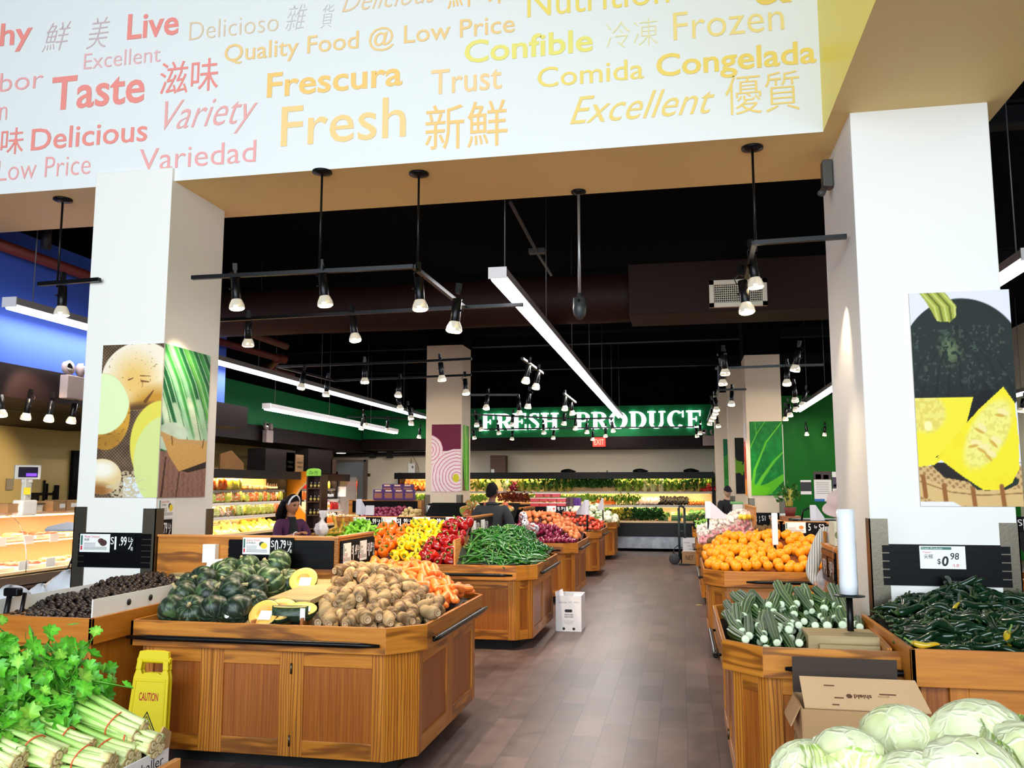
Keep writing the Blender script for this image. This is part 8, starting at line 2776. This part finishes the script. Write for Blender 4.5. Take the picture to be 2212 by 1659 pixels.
def head_mesh(tone, lip, hairc=None, s=1.0):
	T, Lp, Dk = c8(*tone), c8(*lip), c8(20, 14, 12)
	Wt = c8(226, 220, 214)
	g = lambda x, z, cx, cz, a, b: math.exp(-((x - cx) / a) ** 2 - ((z - cz) / b) ** 2)
	def fn(u, v):
		th, ph = 2 * PI * u - PI / 2, PI * min(max(v, .01), .99)
		d = Vector((math.sin(ph) * math.cos(th), math.sin(ph) * math.sin(th), -math.cos(ph)))
		x, y, z = d.x * .076, d.y * .096, d.z * .120
		if z < 0:
			k = 1 - .30 * (-z / .12) ** 1.5
			x *= k
			y = y * (1 - .10 * (-z / .12)) - .012 * (-z / .12)
		c = T
		if d.y < 0:
			y -= .020 * g(x, z, 0, -.018, .011, .022) + .010 * g(x, z, 0, .0, .009, .02)
			y += .008 * (g(x, z, .032, .012, .016, .011) + g(x, z, -.032, .012, .016, .011))
			y -= .006 * g(x, z, 0, -.058, .024, .010) + .007 * g(x, z, 0, -.098, .022, .014)
			y -= .004 * g(x, z, 0, .034, .05, .01)
			e = g(x, z, .032, .012, .012, .006) + g(x, z, -.032, .012, .012, .006)
			if e > .45:
				c = Dk if min(abs(x - .032), abs(x + .032)) < .007 else mixc(T, Wt, .6)
			elif g(x, z, .032, .030, .017, .005) + g(x, z, -.032, .030, .017, .005) > .5:
				c = mixc(T, Dk, .8)
			elif g(x, z, 0, -.058, .024, .007) > .5:
				c = Lp
		return Vector((x, y, z)) * s, c
	mb = MB().surf(36, 28, fn)
	for sg in (-1, 1):          # ears
		c0 = Vector((sg * .076, .008, .0)) * s
		mb.surf(10, 6, lambda u, v: (c0 + Vector((.010 * math.sin(PI * v) * math.cos(2 * PI * u), .018 * math.sin(PI * v) * math.sin(2 * PI * u), -.030 * math.cos(PI * v))) * s, mixc(T, Lp, .25)))
	return mb

def cap_shell(fr, cols, lo, hi, front_z, nu=32, nv=14):
	"""hair or hat shell; lo/hi in head radii, lower at the back than at the brow"""
	A, B = c8(*cols[0]), c8(*cols[1])
	def fn(u, v):
		th = 2 * PI * u - PI / 2
		f = .5 - .5 * math.sin(th)           # 1 at the face side
		zl = lo * (1 - f) + front_z * f
		z = zl + (1.0 - zl) * v
		rr = math.sqrt(max(.0004, 1 - min(.9999, z) ** 2)) if z > 0 else 1.0 - .06 * z * z
		k = fr(th, v)
		return Vector((.076 * k * rr * math.cos(th), .098 * k * rr * math.sin(th) + .004, .122 * k * z)), mixc(A, B, h3(th * 4, z * 2, 1, 3))
	return MB().surf(nu, nv, fn)

def hand_chains(w, d, up, thumb, sc=1.0, curl=.5):
	"""chains for a hand: wrist w, pointing along d, back of the hand towards up, thumb on the side 'thumb'"""
	w, d, up = Vector(w), Vector(d).normalized(), Vector(up).normalized()
	sd = d.cross(up).normalized() * thumb
	palm = w + d * .045 * sc
	ch = [[(tuple(w), .022 * sc), (tuple(palm), (.026 * sc))]]
	for k, (off, ln) in enumerate([(-.030, .062), (-.010, .074), (.010, .080), (.030, .070)]):
		base = palm + d * .045 * sc + sd * off * sc * 1.0
		a = base + (d * (1 - .3 * curl) - up * .6 * curl) * ln * .42 * sc
		b = a + (d * (1 - 1.0 * curl) - up * .9 * curl) * ln * .34 * sc
		c = b + (d * (1 - 1.8 * curl) - up * .8 * curl) * ln * .28 * sc
		ch.append([(tuple(palm), .026 * sc), (tuple(base), .0105 * sc), (tuple(a), .0095 * sc), (tuple(b), .0085 * sc), (tuple(c), .0075 * sc)])
	t0 = w + d * .022 * sc + sd * .030 * sc
	t1 = t0 + (d * .7 + sd * .55 - up * .2 * curl) * .036 * sc
	t2 = t1 + (d * .9 + sd * .1 - up * .4 * curl) * .03 * sc
	ch.append([(tuple(palm), .026 * sc), (tuple(t0), .012 * sc), (tuple(t1), .0105 * sc), (tuple(t2), .009 * sc)])
	return ch

def person(label, loc, yaw, ht, tone, lip, arms, top, trousers, sleeve=1.0, lean=0.0, turn=(0, 0, 0), female=False, hands=(.5, .5), build=1.0):
	"""arms = {side: (elbow, wrist)} in the person's own frame (faces -Y, metres for 1.70 m height)"""
	k = ht / 1.70
	t = thing('person', label, 'person', loc)
	t.rotation_euler = (0, 0, yaw)
	S_ = mat('skin_%d' % tone[0], tone, .5, spec=.35)
	J = lambda x, y, z: (x * k, (y - lean * max(0, z - .95)) * k, z * k)
	b = build
	pel, bel, che, nkb, nkt, hdb = J(0, 0, .93), J(0, 0, 1.08), J(0, .005, 1.26), J(0, .015, 1.405), J(0, .0, 1.475), J(0, -.012, 1.53)
	body = [[(pel, .105 * k * b), (bel, .098 * k * b), (che, .112 * k * b), (nkb, .062 * k), (nkt, .050 * k), (hdb, .050 * k)]]
	shirt = [[(J(0, 0, .88), .125 * k * b), (bel, .122 * k * b), (che, .138 * k * b), (J(0, .015, 1.385), .092 * k), (J(0, .01, 1.445), .062 * k)]]
	pants = [[(J(0, 0, .96), .118 * k * b), (J(0, 0, .90), .125 * k * b)]]
	for sg in (-1, 1):
		hip, kn, an, he, to = J(sg * .085, 0, .88), J(sg * .10, -.015, .49), J(sg * .10, .02, .09), J(sg * .10, .03, .04), J(sg * .115, -.13, .035)
		body.append([(pel, .105 * k * b), (hip, .082 * k * b), (kn, .052 * k), (an, .034 * k), (to, .030 * k)])
		pants.append([(J(0, 0, .90), .125 * k * b), (J(sg * .085, 0, .85), .098 * k * b), (kn, .072 * k), (J(sg * .10, .015, .12), .058 * k)])
		mk('shoe', MB().surf(12, 8, lambda u, v, a=Vector(he), c=Vector(to): ((a + c) / 2 + Vector((.045 * math.sin(PI * v) * math.cos(2 * PI * u), .13 * math.sin(PI * v) * math.sin(2 * PI * u), .045 - .045 * math.cos(PI * v) - .045)) * k, (.02, .02, .02))), BLACKM, t, local=True)
		sh = J(sg * .165 * b, .02, 1.37)
		el, wr = arms[sg]
		E, W = Vector(el) * k, Vector(wr) * k
		body.append([(che, .112 * k * b), (sh, .058 * k * b), (tuple(E), .040 * k), (tuple(W), .026 * k)])
		dd = (W - E).normalized()
		up = Vector((0, 0, 1)) - dd * dd.z
		up = up.normalized() if up.length > .3 else Vector((0, -1, 0))
		hc = hand_chains(W, dd, up, sg * -1, k, hands[0 if sg < 0 else 1])
		body += hc
		sl = [(che, .138 * k * b), (sh, .078 * k * b), (tuple(E), .058 * k)]
		if sleeve > 0:
			sl.append((tuple(E.lerp(W, .92 * sleeve)), .044 * k))
		shirt.append(sl)
	mk_b = skin('body', body, S_, t, None)
	skin('shirt', shirt, top, t, None)
	skin('trousers', pants, trousers, t, None)
	hp = Vector(J(0, -.030, 1.585))
	HM = Matrix.Translation(hp) @ Euler(turn).to_matrix().to_4x4() @ Matrix.Scale(k, 4)
	h = mk('head', head_mesh(tone, lip), SKIN, t, HM, local=True)
	return t, HM

FAB_PUR = mat('cloth_purple', (70, 18, 62), .8, bump=(90, .2))
FAB_BLK = mat('cloth_black', (14, 12, 18), .85)
FAB_GRY = mat('cloth_charcoal', (44, 46, 48), .85, bump=(120, .2))
FAB_NAVY = mat('cloth_navy', (24, 26, 40), .85)
HAIR = vmat('hair', .75, spec=.12)

# woman in purple beside the plantains: faces the aisle and looks down
wl, HM = person('woman in a purple top and dark hair with a white band, filling a clear bag', (-4.40, 9.22, 0), .95, 1.55, (176, 116, 84), (156, 74, 66),
				{-1: ((-.23, -.10, 1.15), (-.12, -.40, 1.24)), 1: ((.24, -.06, 1.15), (.16, -.40, 1.25))}, FAB_PUR, FAB_NAVY, sleeve=.35, turn=(.28, 0, .18), female=True, hands=(.6, .6))
mb = cap_shell(lambda th, v: 1.10 + .06 * math.sin(3 * th), ((16, 12, 14), (30, 22, 22)), -.35, 1, .55)
mk('hair', mb, HAIR, wl, HM, local=True)
mb = MB()
for i in range(9):
	a = PI * (i / 8)
	x = .085 * math.cos(a)
	y = .055 + .045 * math.sin(a)
	mb.tube([HM @ Vector((x, y, .03)), HM @ Vector((x * 1.15, y + .02, -.07)), HM @ Vector((x * 1.25, y + .03, -.16)), HM @ Vector((x * 1.2, y + .03, -.25))], [.032, .036, .034, .014], 8, c8(18, 13, 15))
mk('hair_locks', mb, HAIR, wl, local=True)
mb = MB().tube([HM @ Vector((.084 * math.cos(a), -.030, .118 * math.sin(a) + .008)) for a in [PI * i / 14 for i in range(15)]], .011, 6, c8(230, 226, 230))
mk('hair_band', mb, P_PACK, wl, local=True)
mb = MB()
def scfn(u, v):
	a = (u - .5) * 2.0
	k = 1 - .25 * v
	return Vector(((.125 - .04 * v * v) * math.sin(a) * k, -.135 * math.cos(a) * (1 - .22 * v) - .012 + .05 * v * v, .84 + .47 * v)), (.008, .008, .01)
mb.surf(16, 12, scfn, wrap=False)
mk('scarf', mb, FAB_BLK, wl, local=True)
mk('bracelet', MB().tube([(-.13 * .912 + .030 * math.cos(a), -.375 * .912, 1.232 * .912 + .030 * math.sin(a)) for a in [2 * PI * i / 16 for i in range(17)]], .006, 5), TXTW, wl, local=True)
c = at_y(765 - 27, 1150, 8.98)
c = at_y(695, 1136, 9.02)
bg = thing('plastic_bag', 'thin white plastic bag with red fruit held by the woman', 'bag', c)
def bagfn(u, v):
	th, r = 2 * PI * u, [.03, .10, .12, .10, .045, .03, .06, .085][min(7, int(v * 7.99))] * .62
	n = 1 + .18 * math.sin(5 * th + 7 * v)
	return c + Vector((r * n * math.cos(th) + .05 * max(0, v - .55), r * n * math.sin(th), -.13 + .30 * v)), (.9, .9, .95)
mk('film', MB().surf(22, 14, bagfn), BAGM, bg)
for k in range(3):
	put(TOMATO[0], Matrix.Translation(c + Vector((-.03 + .03 * k, .01 * k, -.085))), 'red fruit in the bag of the woman, %s of three' % ORD[k], 'fruit', 'red fruit in the held bag', .7)

# man seen from behind
ml, HM = person('man in a charcoal pullover seen from behind, standing by the red peppers', (-2.50, 11.30, 0), PI + .12, 1.70, (112, 70, 50), (104, 60, 52),
				{-1: ((-.27, .02, 1.10), (-.22, -.20, .98)), 1: ((.27, .02, 1.10), (.22, -.20, .98))}, FAB_GRY, FAB_NAVY, turn=(.05, 0, -.35), hands=(.5, .5), build=1.06)
mk('hair', cap_shell(lambda th, v: 1.045, ((9, 7, 7), (20, 17, 16)), -.62, 1, .55), HAIR, ml, HM, local=True)
mk('collar', MB().tube([Vector((.068 * math.cos(a), .012 + .070 * math.sin(a), 1.42 + .012 * math.sin(a))) for a in [2 * PI * i / 18 for i in range(19)]], .020, 7), FAB_GRY, ml, local=True)

# shopper in a striped blouse, reaching down behind the luffa stand
def stripe_mat():
	m = mat('cloth_striped', (226, 222, 214), .8)
	nt = m.node_tree
	tc = nt.nodes.new('ShaderNodeTexCoord')
	wv = nt.nodes.new('ShaderNodeTexWave')
	wv.bands_direction = 'X'
	wv.inputs['Scale'].default_value = 16
	wv.inputs['Distortion'].default_value = 1.2
	r = nt.nodes.new('ShaderNodeValToRGB')
	r.color_ramp.elements[0].position, r.color_ramp.elements[1].position = .05, .18
	r.color_ramp.elements[0].color = (.05, .05, .06, 1)
	r.color_ramp.elements[1].color = (*lin((226, 220, 208)), 1)
	nt.links.new(tc.outputs['Object'], wv.inputs['Vector'])
	nt.links.new(wv.outputs['Fac'], r.inputs['Fac'])
	nt.links.new(r.outputs['Color'], nt.nodes['Principled BSDF'].inputs['Base Color'])
	return m

STR = stripe_mat()
pl, HM = person('shopper in a striped blouse and pale pink hat, reaching down behind the squash-poster column', (1.34, 7.75, 0), -.25, 1.58, (206, 150, 124), (176, 90, 84),
				{-1: ((-.27, -.24, 1.02), (-.20, -.40, .92)), 1: ((.25, -.20, 1.05), (.20, -.42, .96))}, STR, FAB_NAVY, lean=.30, turn=(.5, 0, 0), hands=(.6, .6))
PKH = mat('hat_pink', (226, 200, 196), .8)
mb = MB().lathe([(.155, -.02), (.150, -.012), (.108, .02), (.112, .06), (.095, .115), (.05, .145), (.004, .152)], 24)
mk('hat', mb, PKH, pl, HM @ Matrix.Translation((0, .0, .015)), local=True)
mb = MB()
q0, q1 = Vector((-.13, -.235, 1.18)), Vector((-.15, -.30, .88))
mb.tube([q0 + Vector((0, .02, .1)), q0, q0.lerp(q1, .5) + Vector((0, -.02, 0)), q1], .014, 6).tube([q0 + Vector((.05, .02, .1)), q0 + Vector((.05, 0, 0)), q0.lerp(q1, .5) + Vector((.03, -.02, 0)), q1], .014, 6)
mk('bag_strap', mb, mat('leather_tan', (176, 112, 34), .5), pl, local=True)
c = at_y(1778, 1246, 7.30)
hb = thing('produce_bag', 'clear plastic bag over the reaching hand of the striped shopper', 'bag', c)
mk('film', MB().surf(18, 10, lambda u, v: (c + Vector(((.05 + .02 * math.sin(4 * PI * u)) * math.sin(PI * (.12 + .8 * v)) * math.cos(2 * PI * u), .05 * math.sin(PI * (.12 + .8 * v)) * math.sin(2 * PI * u), -.10 + .16 * v)), (.9, .9, .9))), POLY, hb)

# stocker with a dark cap, mostly behind the columns
sl_, HM = person('stocker in a dark cap and black top, mostly hidden behind the far columns', (.92, 18.4, 0), .6, 1.66, (190, 150, 124), (160, 90, 84),
				 {-1: ((-.24, -.05, 1.12), (-.18, -.28, 1.05)), 1: ((.24, -.05, 1.12), (.18, -.28, 1.05))}, FAB_BLK, FAB_NAVY, turn=(.2, 0, -.4))
mb = cap_shell(lambda th, v: 1.10, ((24, 24, 34), (34, 34, 46)), .15, 1, .30)
hat = mk('cap', mb, HAIR, sl_, HM, local=True)
mk('cap_peak', MB().surf(12, 3, lambda u, v: (Vector((.082 * math.cos(PI * u + PI), -.03 + (.095 + .075 * v) * math.sin(PI * u + PI), .045 - .012 * v)), c8(24, 24, 34)), wrap=False), HAIR, sl_, HM, local=True)

# ================================================================== BAG ROLLS, STACKS, HAND TRUCK AND OTHER THINGS
def roll_stand(label, px, ptop, pbot, Y, r_, base_z, film=(236, 240, 244)):
	"""plastic bag roll on a black post"""
	a, b = at_y(px, ptop, Y), at_y(px, pbot, Y)
	t = thing('bag_roll_stand', label, 'bag roll', (b.x, Y, base_z), 'plastic bag rolls on posts')
	m = mat('roll_film_%d' % film[2], film, .18, coat=.5)
	mk('post', MB().tube([(b.x, Y, base_z), (b.x, Y, b.z)], .018 if r_ > .03 else .012, 10), BLACK, t)
	mk('disc', MB().lathe([(r_ * 1.7, 0), (r_ * 1.75, .004), (r_ * .3, .012)], 24, M=Matrix.Translation((b.x, Y, b.z - .012))), mat('disc_dark', (30, 34, 34), .3), t)
	mb = MB()
	n = 8
	prof = [(r_ * .96, 0)]
	for i in range(n + 1):
		prof.append((r_ * (1 + .02 * math.sin(i * 2.3)), (a.z - b.z) * i / n))
	prof += [(r_ * .35, a.z - b.z + .001), (r_ * .3, a.z - b.z - .01)]
	mb.lathe(prof, 26, M=Matrix.Translation((b.x, Y, b.z)))
	mk('film_roll', mb, m, t)
	return t, b, a

t, b, a = roll_stand('tall clear bag roll on a black post in the luffa stand, beside the column', 1834, 1100, 1283, 5.05, .048, .76)
mk('loose_bag', MB().surf(12, 10, lambda u, v: (Vector((b.x - .05 - .035 * math.sin(PI * v) * (1 + .3 * math.sin(9 * v)) * (1 - u * .2), 5.06 + .05 * (u - .5), b.z - .02 + (a.z - b.z - .15) * v)), (.9, .9, .9)), wrap=False), POLY, t)
mk('post_foot', MB().box((b.x, 5.05, .77), (.12, .12, .015)), BLACK, t)

def bag_pad(label, px, ptop, pbot, Y, w, base_z, post=True, wing=0, name='bag_pad_stand'):
	"""flat pad of white bags on a post, some with a loose sheet falling to one side"""
	a, b = at_y(px, ptop, Y), at_y(px, pbot, Y)
	t = thing(name, label, 'bag pad', (b.x, Y, base_z), 'white bag pads on posts')
	mk('pad', MB().box((b.x, Y, (a.z + b.z) / 2), (w, .05, a.z - b.z)), mat('pad_white', (226, 222, 228), .35), t, bevel=.006)
	if post:
		mk('post', MB().tube([(b.x, Y + .04, base_z), (b.x, Y + .04, b.z + .02)], .014, 8), BLACK, t)
		mk('base_plate', MB().lathe([(.07, 0), (.07, .012), (.02, .016)], 18, M=Matrix.Translation((b.x, Y + .04, base_z))), BLACK, t)
	if wing:
		h = a.z - b.z
		mk('loose_sheet', MB().extrude([(0, h * .98), (wing * .0, 0), (wing, .02 * h), (wing * .9, .25 * h)], FRONT((b.x + (w / 2 if wing > 0 else -w / 2), Y - .01, b.z)) if wing > 0 else FRONT((b.x - w / 2, Y - .01, b.z)), .006), mat('pad_sheet', (214, 208, 214), .3), t)
	return t

bag_pad('white bag pad on a black post standing in the orange heap', 1675, 1108, 1177, 8.95, .055, .95)
bag_pad('white bag pad with loose sheet on the garlic stand', 1530, 1083, 1120, 12.9, .085, .95, wing=.22)
bag_pad('white bag pad with loose sheet beyond the orange rail, against the green wall', 1757, 1091, 1125, 11.2, .07, .9, wing=.10)
bag_pad('white bag pad with loose sheet above the onion heap', 1268, 1080, 1112, 14.6, .075, .9, wing=-.15)
bag_pad('narrow white bag pad above the cauliflower', 1302, 1076, 1102, 18.6, .04, .9, wing=-.10)
bag_pad('white bag roll standing on the pepper stand beside the grey door', 775, 1078, 1112, 10.4, .065, 1.0, wing=.10)
bag_pad('short white bag pad on the pepper stand, next to the standing one', 799, 1092, 1113, 10.3, .10, 1.0)

# purple biscuit boxes stacked by the onion-poster column
PB = mat('pack_purple', (64, 22, 96), .35)
def purple_spec():
	mb = MB().box((0, 0, .10), (.20, .10, .20))
	pic = MB().box((0, -.051, .085), (.15, .003, .10))
	lb = MB().box((.0, -.051, .175), (.12, .003, .025))
	return ('biscuit_box', me_of(mb, 'biscuit_box', PB), [('picture', me_of(pic, 'biscuit_picture', mat('pack_brown', (140, 84, 60), .4)), []), ('title_band', me_of(lb, 'biscuit_title', mat('pack_gold', (226, 190, 150), .4)), [])])
PBX = purple_spec()
for row in range(2):
	for k in range(4 if row == 0 else 3):
		put(PBX, Matrix.Translation((-5.66 + .205 * k + (.12 * row), 15.62 if row == 0 else 15.70, 1.40 + .19 * 0 + row * .10 + .0)) if row == 0 else Matrix.Translation((-5.54 + .205 * k, 15.78, 1.50)), 'purple biscuit box, %s in the %s row above the red potatoes' % (ORD[k], ['lower', 'upper'][row]), 'box', 'purple biscuit boxes', 1.0)
# tomato punnets stacked behind the brown onions
RT = mat('punnet_red', (176, 26, 30), .3)
PT = mat('punnet_clear', (226, 190, 190), .2)
def punnet():
	mb = MB().box((0, 0, .028), (.17, .12, .056))
	rim_ = MB().box((0, 0, .062), (.18, .13, .012))
	return ('tomato_punnet', me_of(mb, 'punnet_fruit', RT), [('lid', me_of(rim_, 'punnet_lid', PT), [])])
PU = punnet()
for lay, (a, b, n) in enumerate([(1148, 1222, 4), (1148, 1222, 4), (1160, 1208, 3)]):
	for k in range(n):
		p, q = at_y(a, 1090, 13.75), at_y(b, 1090, 13.75)
		put(PU, Matrix.Translation((p.x + (q.x - p.x) * (k + .5) / n, 13.75, 1.335 + .075 * lay)), 'red tomato punnet, %s in the %s layer of the stack on the onion stand' % (ORD[k], ['bottom', 'middle', 'top'][lay]), 'punnet', 'tomato punnets', .92)
for k in range(2):
	p = at_y(1226 + 9 * k, 1086, 13.9)
	t = mk('dark_jar_box', MB().box((p.x, 13.9, 1.41), (.055, .10, .15)), mat('pack_maroon', (70, 24, 34), .4), bevel=.004)
	tag(t, 'dark maroon pack beside the tomato punnets, %s of two' % ORD[k], 'pack', 'maroon packs')
for k in range(3):
	p = at_y(1240 + 6 * k, 1082, 14.4)
	t = mk('purple_pack', MB().box((p.x, 14.4, 1.40), (.045, .10, .13)), mat('pack_violet', (92, 40, 140), .4), bevel=.004)
	tag(t, 'violet pack next after the maroon ones, %s of three' % ORD[k], 'pack', 'violet packs')
# netted onions and apples around the man, on the aisle end of the onion stand
NET = mat('net_white', (236, 226, 220), .4, alpha=.55)
hN = lambda x, y: 1.10 + .5 * (y - 12.35)
heap([round_spec('netted_onion', .05, .9, ((186, 96, 60), (150, 66, 40)), P_SEMI, 4)], 14, -3.2, -2.5, 12.32, 12.9, hN, .11, 'brown onion in net beside the man', 'onion', 'netted onions', seed=91)
heap([SALADS[3]], 8, -3.2, -2.7, 12.5, 12.95, lambda x, y: 1.15 + .4 * (y - 12.5), .16, 'netted white and red onion bag behind the man', 'bag', 'netted onion bags', seed=92)
deck(SCs, -3.88, -2.46, 12.28, 13.15, hN, .10)
PBAG = bag_spec(21, ((40, 44, 70), (220, 214, 220), (180, 90, 60)), .16, .14, .10, 'printed_bag')
for k, (x, y) in enumerate([(1135, 1134), (1128, 1118), (1148, 1142)]):
	p = at_y(x, y, 12.1 + .1 * k)
	put(PBAG, Matrix.Translation(p - Vector((0, 0, .06))) @ Matrix.Rotation(.6 * k, 4, 'Z') @ Matrix.Rotation(.5, 4, 'X'), 'printed navy and white bag of onions, %s beside the man' % ORD[k], 'bag', 'printed onion bags')

# hand truck with two cartons
ht = thing('hand_truck', 'dark green hand truck with black wheels standing in the aisle end', 'hand truck', (-.1, 19.0, 0))
HTM = mat('truck_green', (30, 46, 46), .4, .3)
mb = MB()
for dx in (-.02, .10):
	mb.tube([(dx - .05, 18.98, .10), (dx - .05, 19.02, .60), (dx - .05, 19.05, 1.20)], .026, 8)
mb.tube([(-.07, 19.05, 1.20), (-.03, 19.05, 1.24), (.05, 19.05, 1.20)], .024, 8)
for z in (.35, .7, 1.0):
	mb.box((-.01, 19.02, z), (.14, .02, .03))
mb.box((.02, 18.88, .02), (.22, .22, .012))
mk('frame', mb, HTM, ht)
mk('curved_brace', MB().tube([(-.07, 19.02, .42), (-.18, 18.95, .34), (-.22, 18.95, .16)], .012, 6), HTM, ht)
for x in (-.20, -.02):
	wh = mk('wheel', MB().lathe([(.085, -.025), (.115, -.018), (.118, 0), (.115, .018), (.085, .025)], 22, M=frame((x, 19.08, .118), (0, 1, 0), (0, 0, 1))), BLACKM, ht)
	mk('wheel_hub', MB().lathe([(.07, -.028), (.05, -.03), (.01, -.03)], 16, M=frame((x, 19.08, .118), (0, -1, 0), (0, 0, 1))), mat('hub_grey', (120, 122, 126), .4), wh)
mk('wheel', MB().lathe([(.004, -.028), (.085, -.026), (.115, -.018), (.118, 0), (.115, .018), (.085, .028), (.004, .03)], 22, M=frame((-.18, 18.92, .118), (1, 0, 0), (0, 0, 1))), mat('wheel_grey', (52, 54, 58), .5), ht)
carton('brown carton with NET print standing behind the hand truck wheel', -.02, .31, 18.86, 19.2, 0.012, .275, KRAFT, txt=[('NET', .22, .35, .5, .35)])
carton('white carton with black print resting on the brown NET carton', .0, .325, 18.87, 19.19, .278, .55, CARTW, txt=[('GOODNESS', .08, .66, .36, .07), ('fresh fruit', .3, .42, .5, .08), ('PRODUCE', .4, .14, .36, .08)])
# green-edged white box by the stocker and wooden box under it
carton('white box with green lid edge beside the stocker', .98, 1.16, 17.4, 17.7, 1.06, 1.30, CARD)
tag(mk('green_cloth', MB().box((1.06, 17.55, 1.335), (.24, .30, .05)), mat('lid_green', (120, 176, 110), .5), bevel=.01), 'pale green folded cover on the white box beside the stocker', 'cover')
tag(mk('wooden_crate', MB().box((1.07, 17.55, .53), (.22, .34, 1.05)), OAKB), 'plain wooden upright crate below the white box by the stocker', 'crate')
# cream printed box on the rail by the striped sleeve
carton('cream printed box standing on the rail behind the bag roll', 1.12, 1.42, 6.85, 7.1, 1.207, 1.385, mat('box_cream', (226, 222, 190), .6))
cc = at_y(1800, 1152, 6.84)
t = mk('box_print', MB().lathe([(.03, 0), (.03, .001), (.024, .001)], 20, M=FRONT((1.15, 6.846, 1.29))), mat('print_olive', (120, 130, 80), .6))
tag(t, 'round printed mark on the cream box behind the bag roll', 'label')
# potted green plant and basket handle near the leaf-poster column
pp_ = thing('potted_plant', 'small leafy potted plant beside the leaf-poster column', 'potted plant', (1.95, 14.5, 1.2))
p = at_y(1706, 1085, 14.5)
mk('foliage', HERB['drk2'][1], None, pp_, Matrix.Translation((p.x, 14.5, p.z - .06)) @ Matrix.Scale(1.3, 4))
mk('pot', MB().lathe([(.07, 0), (.10, .14)], 14, M=Matrix.Translation((p.x, 14.5, p.z - .22))), mat('pot_red', (110, 40, 30), .6), pp_)
mk('stand_post', MB().box((p.x, 14.55, (p.z - .22) / 2), (.3, .3, p.z - .22)), OAKP, pp_)
hp_ = thing('black_basket', 'black shopping basket with raised handle behind the orange rail', 'basket', (2.1, 12.9, 1.15))
p = at_y(1746, 1100, 12.0)
mk('handle', MB().tube([(p.x - .09, 12.0, 1.20), (p.x - .07, 12.0, 1.33), (p.x, 12.0, 1.37), (p.x + .07, 12.0, 1.33), (p.x + .09, 12.0, 1.20)], .012, 6), BLACK, hp_)
mk('basket', MB().box((p.x, 12.05, 1.15), (.26, .2, .12)), BLACK, hp_)
p = at_y(1690, 1106, 12.05)
# scrap of leaf on the aisle floor
p = at_z(1503, 1307, .004)
tag(mk('leaf_scrap', MB().extrude([(0, 0), (.03, -.01), (.06, .01), (.09, .0), (.07, .03), (.02, .03)], frame(p, (1, 0, 0), (0, 1, 0)), .004), mat('scrap_yellow', (206, 186, 60), .6)), 'yellow leaf scrap lying on the aisle floor', 'leaf scrap')
# small white papers on the column ledge beside the squash stand
p = at_y(463, 1200, 6.0)
t = thing('paper_cup_box', 'small white box and paper on the ledge at the end of the squash stand rail', 'box', (-3.6, 5.75, 1.0))
mk('body', MB().box((-3.37, 5.77, 1.17), (.10, .05, .13)), CARD, t)
mk('paper', MB().extrude([(0, 0), (.12, .0), (.11, .07), (.0, .06)], frame((-3.36, 5.70, 1.07), (1, .2, 0), (0, .5, 1)), .004), PAPER, t)
mk('ledge', MB().box((-3.45, 5.72, .98), (.36, .10, .10)), PLY, t)
# white bags and the black cart handle at the frame edge
for k, (x, y, Y, s, lb) in enumerate([(22, 1290, 5.6, .16, 'crumpled white plastic bag at the frame edge, behind the chestnut bin'), (150, 1258, 6.3, .18, 'crumpled white plastic bag behind the chestnuts, beside the corner guard'), (90, 1278, 6.4, .12, 'white plastic bag lying low behind the chestnuts')]):
	c = at_y(x, y, Y)
	mb = MB().surf(20, 12, lambda u, v: (c + Vector((s * (1 + .25 * math.sin(9 * PI * u + 5 * v)) * math.sin(PI * v) * math.cos(2 * PI * u), s * .7 * math.sin(PI * v) * math.sin(2 * PI * u), s * .6 * (1 - .3 * math.sin(11 * u * PI)) * -math.cos(PI * v) - s * .2)), (.9, .9, .9)))
	tag(mk('plastic_bag', mb, mat('bag_solid', (214, 216, 222), .3)), lb, 'bag', 'white plastic bags near the deli')
bt_ = thing('side_table', 'low white side table under the plastic bags behind the chestnut bin', 'table', (-5.6, 6.1, 0))
zt = .685
mk('top', MB().box((-5.45, 6.0, zt), (1.3, 1.1, .03)), CARD, bt_)
for x, y in ((-6.0, 5.55), (-4.9, 5.55), (-6.0, 6.45), (-4.9, 6.45)):
	mk('leg', MB().box((x, y, zt / 2), (.05, .05, zt)), CARD, bt_)
ck = thing('cart', 'black cart frame at the frame edge beside the chestnut bin', 'cart', (-4.1, 4.6, 0))
pA, pB = at_y(10, 1342, 4.55), at_y(22, 1282, 4.55)
mk('upright', MB().tube([(pA.x, 4.55, .1), pA, pB], .016, 8).tube([(pA.x + .06, 4.6, .1), (pA.x + .06, 4.6, pA.z), (pB.x + .06, 4.6, pB.z)], .012, 8), BLACK, ck)
mk('handle', MB().box(pB + Vector((.02, 0, .01)), (.10, .05, .05)), BLACK, ck, bevel=.01)
mk('tray', MB().box((pA.x + .0, 4.75, .80), (.5, .5, .20)), OAKB, ck)
mk('foot', MB().box((pA.x, 4.75, .05), (.4, .4, .1)), BLACKM, ck)
# produce past the squash poster
SZ = stand('oak stand of yellow mangoes past the squash-poster column', [(2.9, 7.6), (4.2, 7.6), (4.2, 9.0), (2.9, 9.0)], {0: TWO})
hZ = lambda x, y: .92 + .35 * (y - 7.65)
heap(MANGO, 40, 2.95, 4.1, 7.65, 8.4, hZ, .105, 'yellow mango past the squash-poster column', 'mango', 'yellow mangoes', seed=95)
deck(SZ, 2.93, 4.17, 7.63, 8.97, hZ, .08)
M = FRONT((at_y(2196, 1140, 8.5).x, 8.5, at_y(2196, 1150, 8.5).z))
price(M, .30, .14, 'black price card past the squash-poster column', '49', '1')
mk('post', MB().box((M.translation.x + .15, 8.53, .64), (.03, .02, 1.3)), BLACK, SZ)
